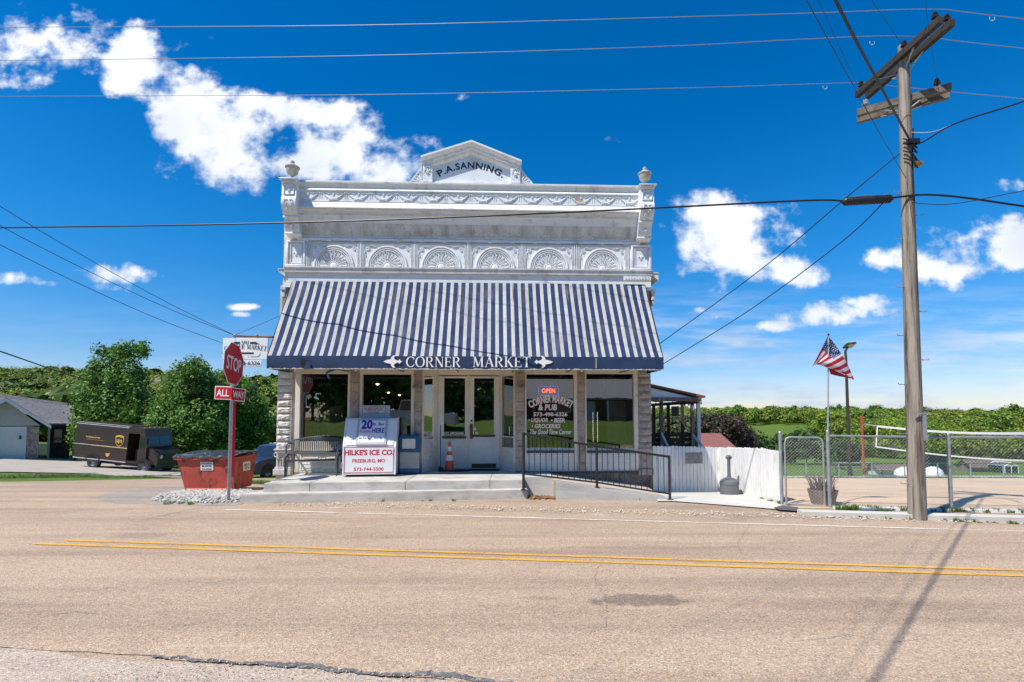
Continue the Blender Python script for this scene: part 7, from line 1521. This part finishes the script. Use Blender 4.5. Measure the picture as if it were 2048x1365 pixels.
for s in (-1,1): b=B(); b.box(-1.1,1.1,s*.75-.13,s*.75+.13,.40,.45); b.build('bench_seat',M_tim,t); b=B(); b.tube([(s*.8,-.75,0),(s*.8,-.25,.68)],.05,n=4); b.tube([(s*.8,.75,0),(s*.8,.25,.68)],.05,n=4); b.tube([(s*.8,-.75,.38),(s*.8,.75,.38)],.04,n=4); b.build('leg_frame',M_tim,t)
def shed(px_,Y,w,d,h,label,roofm,wallm,name='storage_shed',front=True,yaw=0):
    k=at_base(px_,Y); t=thing(name,k,R(yaw),label,'shed'); b=B(); b.box(-w/2,w/2,-d/2,d/2,-.3,h*.55); b.prism([(-w/2,h*.55),(w/2,h*.55),(0,h)],-d/2,d/2); b.build('wall',wallm,t)
    b=B(); 
    for s in (-1,1): P=[Vector((0,-d/2-.15,h+.04)),Vector((s*(w/2+.15),-d/2-.15,h*.55-.04)),Vector((s*(w/2+.15),d/2+.15,h*.55-.04)),Vector((0,d/2+.15,h+.04))]; b.add(P+[p-Vector((0,0,.07)) for p in P],[(0,1,2,3),(7,6,5,4),(0,4,5,1),(1,5,6,2),(2,6,7,3),(3,7,4,0)])
    b.build('roof',roofm,t)
    b=B(); b.box(-.35,.35,-d/2-.02,-d/2,-.1,h*.45); b.build('door',M_dark,t); return t
shed(1774,30.5,1.4,1.6,.66,'low brown roofed shed beyond the court, just right of the red post',mat('brown shingles',(.14,.10,.085),rough=.9,var=.3,scale=6),M_wp,yaw=78)
shed(1958,38,1.8,2.2,.85,'low brown roofed shed at the far right beyond the court',mat('brown shingles',(.14,.10,.085)),M_tim,yaw=80)
t=thing('white_frame_shed',at_base(2010,35),0,'small white framed glasshouse beside the brown roofed shed','greenhouse'); t.scale=(.62,.6,.5); b=B()
for x in (-.75,0,.75): b.tube([(x,-.5,0),(x,-.5,1.0)],.04,n=4)
b.tube([(-.8,-.5,1.),(0,-.5,1.45),(.8,-.5,1.)],.05,n=4); b.tube([(-.8,-.5,1.),(.8,-.5,1.)],.04,n=4); b.tube([(-.8,1.5,1.),(0,1.5,1.45),(.8,1.5,1.)],.05,n=4); b.tube([(0,-.5,1.45),(0,1.5,1.45)],.05,n=4); b.build('frame',M_wp,t); b=B(); b.box(-.75,.75,-.45,1.5,.0,.98); b.build('panel',M_win,t)
for px_,w,lb in ((1814,.72,'white dome shaped tarp cover left of the utility pole'),(1862,.50,'white dome shaped tarp cover right of the utility pole')):
    k=at_base(px_,29); b=B(); b.lathe([(w,0),(w*.97,.28),(w*.8,.55),(w*.5,.74),(w*.2,.82),(0,.83)],20); o=b.build('tarp_dome',M_wp,smooth=True); o.location=k; o.scale=(1,1,.62); tag(o,lb,'tarp cover','white tarp domes')
k=at_base(1856,32); b=B(); b.bbox(-1.05,1.05,-.05,.05,0,1.25,.01); [b.box(x-.02,x+.02,-.07,-.05,0,1.25) for x in (-1,-.5,0,.5,1)]; o=b.build('privacy_screen',mat('dark screen',(.035,.045,.04),rough=.8,var=.3)); o.location=k; tag(o,'dark green privacy screen behind the white tarp domes','screen')
b=B(); b.bbox(-.28,.28,-.07,.07,0,.035,.01); o=b.build('folded_tarp',mat('blue grey tarp',(.12,.16,.24),rough=.6)); o.location=atz(1752,1021.5,.062); tag(o,'small dark blue folded tarp lying on the white board by the fence','tarp')
# rail fence far field
k=at(1540,860,95); t=thing('field_fence',(k.x,95,tz(k.x,95)),0,'pale rail fence crossing the field near the woods','fence'); b=B(); [b.box(-9+i*2,-8.88+i*2,-.06,.06,0,1.2) for i in range(9)]; b.box(-9,7.2,-.03,.03,.9,1.0); b.box(-9,7.2,-.03,.03,.5,.6); b.build('rail',M_tim,t)
# ================================================================ UTILITY POLE AND WIRES
pb_=atz(1835,1040); PT=at(1806,92,pb_.y); M_pole=mat('weathered pole wood',(.29,.25,.205),rough=.95,var=.35,scale=9,c2=(.085,.06,.042),f2=(.49,.62),s2=8,bump=1.,bs=30,stretch=(1.6,1.6,.07))
up_=thing('utility_pole',pb_,0,'weathered grey wooden utility pole with two sets of crossarms by the chain link fence','utility pole'); pv_=PT-pb_; ao=Vector(pb_)
b=B(); b.tube([Vector((0,0,-.3))]+[pv_*t for t in (0,.25,.5,.75,.97,1)],[.145,.143,.128,.115,.102,.093,.082],n=18); b.build('pole',M_pole,up_,smooth=True)
PX=lambda px_,py_,Y:at(px_,py_,Y)-ao
def poleat(py_): t=(1040-py_)/(1040-92); return pv_*min(1,max(0,t*1.0))
M_arm=mat('dark creosote arm',(.04,.032,.028),rough=.9,var=.4,scale=5,c2=(.14,.11,.085),f2=(.6,.75),s2=6,stretch=(1,.3,1)); M_arm2=mat('grey arm wood',(.17,.14,.11),rough=.9,var=.3,scale=4,c2=(.10,.075,.06),f2=(.5,.62),s2=5)
z1=at(1800,120,pb_.y).z
def armbox(A_,C_,w,h,name,m):
    d=(C_-A_).normalized(); s=Vector((-d.y,d.x,0)).normalized()*w/2; u_=Vector((0,0,h/2)); b=B(); b.add([A_-s-u_,A_+s-u_,A_+s+u_,A_-s+u_,C_-s-u_,C_+s-u_,C_+s+u_,C_-s+u_],[(0,1,2,3),(7,6,5,4),(0,4,5,1),(1,5,6,2),(2,6,7,3),(3,7,4,0)]); return b.build(name,m,up_)
def onz(px_,py_,z): return atz(px_,py_,z)-ao
za1=at(1806,118,pb_.y).z
a1,a2=onz(1714,191,za1),onz(1881,40,za1); c1,c2=onz(1734,193,za1),onz(1905,45,za1)
armbox(a1,a2,.10,.12,'crossarm',M_arm); armbox(c1,c2,.10,.12,'crossarm',M_arm)
zb1=at(1806,196,pb_.y).z; e1,e2=onz(1714,227,zb1),onz(1903,174,zb1)
armbox(e1,e2,.09,.13,'crossarm',M_arm2); dd=(e2-e1).normalized(); sd_=Vector((-dd.y,dd.x,0))*.28; armbox(e1+sd_,e2+sd_,.09,.13,'crossarm',M_arm2)
M_ins=mat('brown porcelain',(.045,.018,.015),rough=.15,spec=.7); M_clr=mat('pale insulator',(.45,.47,.48),rough=.2)
def insulator(p,m=M_ins,s=1): b=B(); b.lathe([(.012*s,-.02),(.012*s,.05),(.055*s,.055),(.06*s,.075),(.035*s,.085),(.045*s,.105),(.05*s,.12),(.03*s,.14),(.035*s,.155),(.0,.165)],12,tuple(p)); b.build('insulator',m,up_,smooth=True)
tops=[]
for (A_,C_) in ((a1,a2),(c1,c2)):
    for t in (.06,.62,.95): insulator(A_.lerp(C_,t)+Vector((0,0,.06)))
insulator(e1.lerp(e2,.1)+Vector((0,0,.07)),M_clr,1.1); insulator(e1.lerp(e2,.86)+Vector((0,0,.07)),M_ins,1.)
for (A_,C_,pz,ts) in ((a1,a2,150,(.3,.72)),(c1,c2,160,(.32,.7)),(e1,e2,232,(.25,.72)),(e1+sd_,e2+sd_,232,(.25,.72))):
    for t in ts: b=B(); b.tube([A_.lerp(C_,t)-Vector((0,0,.06)),poleat(pz)+ (A_.lerp(C_,t)-poleat(pz)).normalized()*.1],.014,n=4); b.build('brace',M_met,up_)
for i in range(13):
    b=B(); py_=395+i*48; s=1 if i%2 else -1; p=poleat(py_); r=lerp(.14,.17,i/12)
    if py_<1000 and i not in (3,11): b.tube([p+Vector((s*r*.8,0,0)),p+Vector((s*(r+.12),-.02,.0)),p+Vector((s*(r+.13),-.02,.03))],.009,n=5); b.build('step_bolt',M_met,up_)
b=B(); p=poleat(835); b.box(p.x-.13,p.x+.16,p.y-.185,p.y-.155,p.z-.02,p.z+.01); p=poleat(860); b.box(p.x+.02,p.x+.08,p.y-.18,p.y-.155,p.z-.25,p.z+.22); b.build('metal_band',M_met,up_)
b=B(); pts_=[poleat(y)+Vector((.045+.02*math.sin(y*.03),-.10,0)) for y in range(270,430,8)]; b.tube(pts_,.012,n=5)
for y0 in (290,300,315,330): b.tube([poleat(y0)+Vector((-.12,-.08,0)),poleat(y0+10)+Vector((-.02,-.17,0)),poleat(y0+22)+Vector((.1,-.13,0)),poleat(y0+12)+Vector((.14,-.02,0))],.013,n=5)
b.bbox(poleat(300).x-.1,poleat(300).x+.12,poleat(300).y-.19,poleat(300).y-.12,poleat(305).z,poleat(295).z,.01); b.build('cable_clamps',M_black,up_)
b=B(); p=PX(1822,325,pb_.y+.25); b.lathe([(.0,.11),(.05,.10),(.07,.04),(.14,-.02),(.19,-.07),(.17,-.075),(.1,-.03),(0,-.02)],16,tuple(p)); b.tube([poleat(318)+Vector((.1,0,0)),p+Vector((0,0,.08))],.02,n=6); b.build('street_lamp_head',mat('lamp yellow grey',(.30,.22,.10),rough=.4,var=.2),up_,smooth=True)
# wires
SL=-.155
P0=pb_
def online(px_,py_,q,s=SL):
    u=(px_-1024)/FPX; d=ray(px_,py_); Y=(q.y-s*q.x)/(1-s*d.x/d.y); return at(px_,py_,Y)
M_w1=mat('aluminium conductor',(.34,.33,.34),rough=.4,metal=.5,var=.1); M_w2=mat('black cable',(.012,.012,.013),rough=.45,var=.1)
def wire(name,P,r,m,label,group='wires fixed to the utility pole',n=6,sm=True,sag=0):
    P=[Vector(p) for p in P]; P=smoothp(P,5) if sm and len(P)>2 else P
    if len(P)==2:
        A_,C_=P; P=[A_.lerp(C_,t/12)-Vector((0,0,sag*4*(t/12)*(1-t/12))) for t in range(13)]
    o=P[0].copy(); b=B(); b.tube([p-o for p in P],r,n=n); ob=b.build(name,m,smooth=True); ob.location=o; return tag(ob,label,'wire',group)
def ext(P,a=14,c=9):
    P=list(P); d=(P[0]-P[1]).normalized(); e=(P[-1]-P[-2]).normalized(); return [P[0]+d*a]+P+[P[-1]+e*c]
wp=a1.lerp(a2,.95)+ao+Vector((0,0,.22)); q1=wp
wire('power_line',ext([online(0,55,q1),online(700,51,q1),online(1400,33,q1),online(1660,25,q1),online(1872,19,q1),online(2048,38,q1)]),.0065,M_w1,'grey overhead wire, topmost of the three running across the sky')
q2=a1.lerp(a2,.62)+ao+Vector((0,0,.22))
wire('power_line',ext([online(0,122,q2),online(700,112,q2),online(1300,94,q2),online(1600,79,q2),online(1815,73,q2),online(2048,97,q2)]),.0065,M_w1,'grey overhead wire, middle one of the three running across the sky')
q3=a1.lerp(a2,.06)+ao+Vector((0,0,.22))
wire('power_line',ext([online(0,193,q3),online(700,190,q3),online(1300,178,q3),online(1600,169,q3),online(1720,166,q3),online(1780,172,q3),online(2048,198,q3)]),.0065,M_w1,'grey overhead wire, lowest of the three running across the sky')
b=B()
for (px_,py_,q) in ((1984,34,q1),(1744,83,q2),(1650,172,q3)):
    p=online(px_,py_,q); o=B(); o.tube([(-.04,0,.0),(-.045,0,-.05),(0,0,-.08),(.045,0,-.05),(.04,0,.0)],.004,n=4); o.ball((0,0,-.07),.013,n=8); ob=o.build('wire_tie',M_clr,smooth=True); ob.location=p; tag(ob,'pale clip with hanging tails on the '+{1984:'topmost',1744:'middle',1650:'lowest'}[px_]+' grey wire near the pole','wire clip','clips on the grey wires')
qk=poleat(397)+ao+Vector((-.17,-.1,0)); SK=-.17
wire('communication_cable',ext([online(0,456,qk,SK),online(400,450,qk,SK),online(800,439,qk,SK),online(1200,422,qk,SK),online(1600,402,qk,SK),online(1690,403,qk,SK)],a=14,c=.1),.019,M_w2,'thick black cable sagging across the front of the shop',n=8)
wire('communication_cable',[online(1785,396,qk,SK),online(1850,390,qk,SK),online(1930,396,qk,SK),online(2048,413,qk,SK),online(2200,432,qk,SK)],.019,M_w2,'thick black cable leaving the pole towards the right',n=8)
s0,s1=online(1684,404,qk,SK),online(1786,398,qk,SK); sc=thing('splice_case',s0,0,'black ribbed splice case hanging on the cable left of the pole','splice case'); dv_=s1-s0; b=B(); b.tube([dv_*t for t in (0,.03,.06,.94,.97,1)],[.03,.055,.075,.075,.055,.03],n=14); 
for i in range(16): t=.08+.84*i/15; b.tube([dv_*(t-.008),dv_*(t+.008)],.080,n=14)
b.build('case_body',M_black,sc,smooth=True); b=B(); b.tube([dv_*(.02)+up*.09]+[dv_*(t)+up*(.085+.02*math.sin(t*31)) for t in (.15,.3,.45,.6,.75,.9)],.008,n=5); b.build('tie_wire',M_w1,sc)
gg='service wires running off to the left'
wire('service_wire',[poleat(305)+ao,at(1690,398,9.9),at(1520,541,11.5),BM@Vector((XR+.25,.2,LZ(690,0,1320)))],.011,M_w2,'black service wire sloping down from the pole to the awning top right')
wire('service_wire',[online(1765,408,qk,SK),at(1680,487,10.0),at(1500,620,11.6),BM@Vector((XR+.3,.3,LZ(733,0,1330)))],.011,M_w2,'lower black service wire sloping from the splice case to the awning corner')
wire('service_wire',[poleat(300)+ao,at(1845,285,8.9),at(1910,248,8.0),at(2048,203,6.9),at(2300,110,5.2)],.013,M_w2,'black twisted wire rising from the pole to the right edge')
wire('guy_wire',[poleat(272)+ao,at(1860,265,8.8),at(1900,252,8.1)],.006,M_clr,'pale steel messenger wire joining the twisted wire right of the pole')
wire('service_wire',[poleat(415)+ao,at(1900,409,8.3),at(2048,382,7.4),at(2250,350,6.5)],.006,M_w2,'thin black wire rising gently to the right edge below the thick cable')
def toward(name,p0,pA,r,label,z0=None,lng=26,m=M_w2):
    a_=p0 if isinstance(p0,Vector) else None; z=a_.z; c_=atz(pA[0],pA[1],z+.02); d=(c_-a_); e=a_+d.normalized()*lng; e.z=z+.6
    wire(name,[a_,c_,e],r,m,label)
_p0=poleat(290)+ao+Vector((-.05,-.12,0)); _p1=at(1668,-5,5.44); _dd=(_p1-_p0); _dd.z=0; _e=_p1+_dd.normalized()*14; _e.z=_p1.z-.1
wire('overhead_cable',[_p0,_p0.lerp(_p1,.5)-Vector((0,0,.02)),_p1,_p1.lerp(_e,.5)-Vector((0,0,.2)),_e],.017,M_w2,'thick twisted black cable running overhead towards the viewer')
toward('overhead_wire',poleat(372)+ao+Vector((-.1,-.1,0)),(1610,-5),.0045,'thin black overhead wire reaching lowest on the pole')
toward('overhead_wire',e1.lerp(e2,.1)+ao+Vector((0,0,.2)),(1634,-5),.0035,'thin overhead wire from the pale insulator of the lower crossarm')
toward('overhead_wire',c1.lerp(c2,.55)+ao+Vector((0,0,.1)),(1739,-5),.0035,'thin overhead wire dropping behind the upper crossarms')
toward('overhead_wire',e1.lerp(e2,.86)+ao+Vector((0,0,.2)),(1849,-5),.0035,'thin overhead wire from the right insulator of the lower crossarm')
bt_=at(469,671,Ys)
for (pa,lb) in (((0,413),'thin black wire, topmost of those coming down to the sign bracket'),((0,452),'thin black wire, second of those coming down to the sign bracket'),((0,490),'thin black wire reaching the back of the hanging sign'),):
    e_=bt_ if pa[1]!=490 else at(446,687,Ys+.1); A_=at(pa[0],pa[1],8.6); d=(A_-e_); wire('guy_wire',[A_+d*.5+Vector((0,0,.35)),A_,e_+d*.45-Vector((0,0,.10)),e_],.006,M_w2,lb,'thin wires at the sign bracket')
wire('guy_wire',[bt_,BM@Vector((XL+.2,-.3,LZ(630,.3,560)))],.005,M_w2,'thin stay wire from the sign bracket up to the awning','thin wires at the sign bracket',sag=.0)
wire('phone_cable',[at(-250,620,15),at(0,703,19),at(165,758,26),at(300,790,38)],.028,M_w2,'black cable dropping into the tall tree behind the van','thin wires at the left')
# ================================================================ ACROSS THE STREET (seen mirrored in the shop glass)
hb=thing('ranch_house',(14,-24,tz(0,-24)-.1),R(4),'low brick ranch house across the street mirrored in the shop windows','house')
b=B(); b.box(-15,13,-9,0,-.5,2.35); b.build('wall',mat('ranch brick',(.20,.11,.08),rough=.9,var=.25,scale=8),hb)
b=B(); P=[Vector(p) for p in ((-16,1,2.3),(14,1,2.3),(13,-4.5,4.8),(-15,-4.5,4.8))]; b.add(P+[p-Vector((0,0,.15)) for p in P],[(0,1,2,3),(7,6,5,4),(0,4,5,1),(1,5,6,2),(2,6,7,3),(3,7,4,0)]); b.build('roof',mat('pale roof',(.34,.33,.32),rough=.9,var=.15,scale=5),hb)
for x in (-11,-6,2,8): b=B(); b.box(x-.8,x+.8,.0,.06,.9,2.1); f=b.build('window',M_fsc,hb); b=B(); b.box(x-.7,x+.7,.06,.08,1.,2.0); b.build('pane',M_win,f)
b=B(); b.box(-3.6,-2.6,0,.05,0,2.05); b.build('door',M_fsc,hb); b=B(); [b.box(x-.08,x+.08,.7,.86,-.3,2.25) for x in (-13,-9,-4.5,-1.5,5,10)]; b.build('porch_post',M_fsc,hb)
pk=Matrix.Translation((-5.2,-7.4,tz(0,-7.4)))@Matrix.Rotation(R(3),4,'Z'); car('pickup_truck',pk,'silver pickup truck parked across the street, mirrored in the shop windows','pickup truck',5.8,1.95,1.9,M_silver,pickup=True)
for i,(x,y,s,lb) in enumerate(((-6,-22,1.3,'dark green tree across the street mirrored in the left door glass'),(-13,-27,1.6,'tall dark tree across the street mirrored in the second window'),(-22,-20,1.4,'dark tree farthest up the street mirrored in the leftmost window'),(30,-30,1.5,'tree behind the ranch house end mirrored in the right windows'),(-9,-20,1.7,'broad dark tree beside the parked pickup, across the street'),(-17,-24,1.9,'big dark tree uphill of the pickup across the street'),(-2,-28,1.7,'dark tree at the corner of the ranch house across the street'),(-27,-26,2.0,'big dark tree at the far left across the street'),(-34,-22,1.8,'outermost dark tree up the street'))):
    rr=random.Random(100+i); lb_=[(rr.uniform(-1.8,1.8)*s,rr.uniform(-1.8,1.8)*s,rr.uniform(1.0,4.6)*s,1.6*s,1.6*s,1.3*s) for _ in range(11)]
    tree(lb,Vector((x,y,tz(x,y))),lb_,3200,.26*s,M_leafA,200+i,nc=160,rad=.5*s,group='trees across the street')
gq=[(-60,-60),(60,-60),(60,-9.5),(-2,-3.0),(-60,-2.5)]
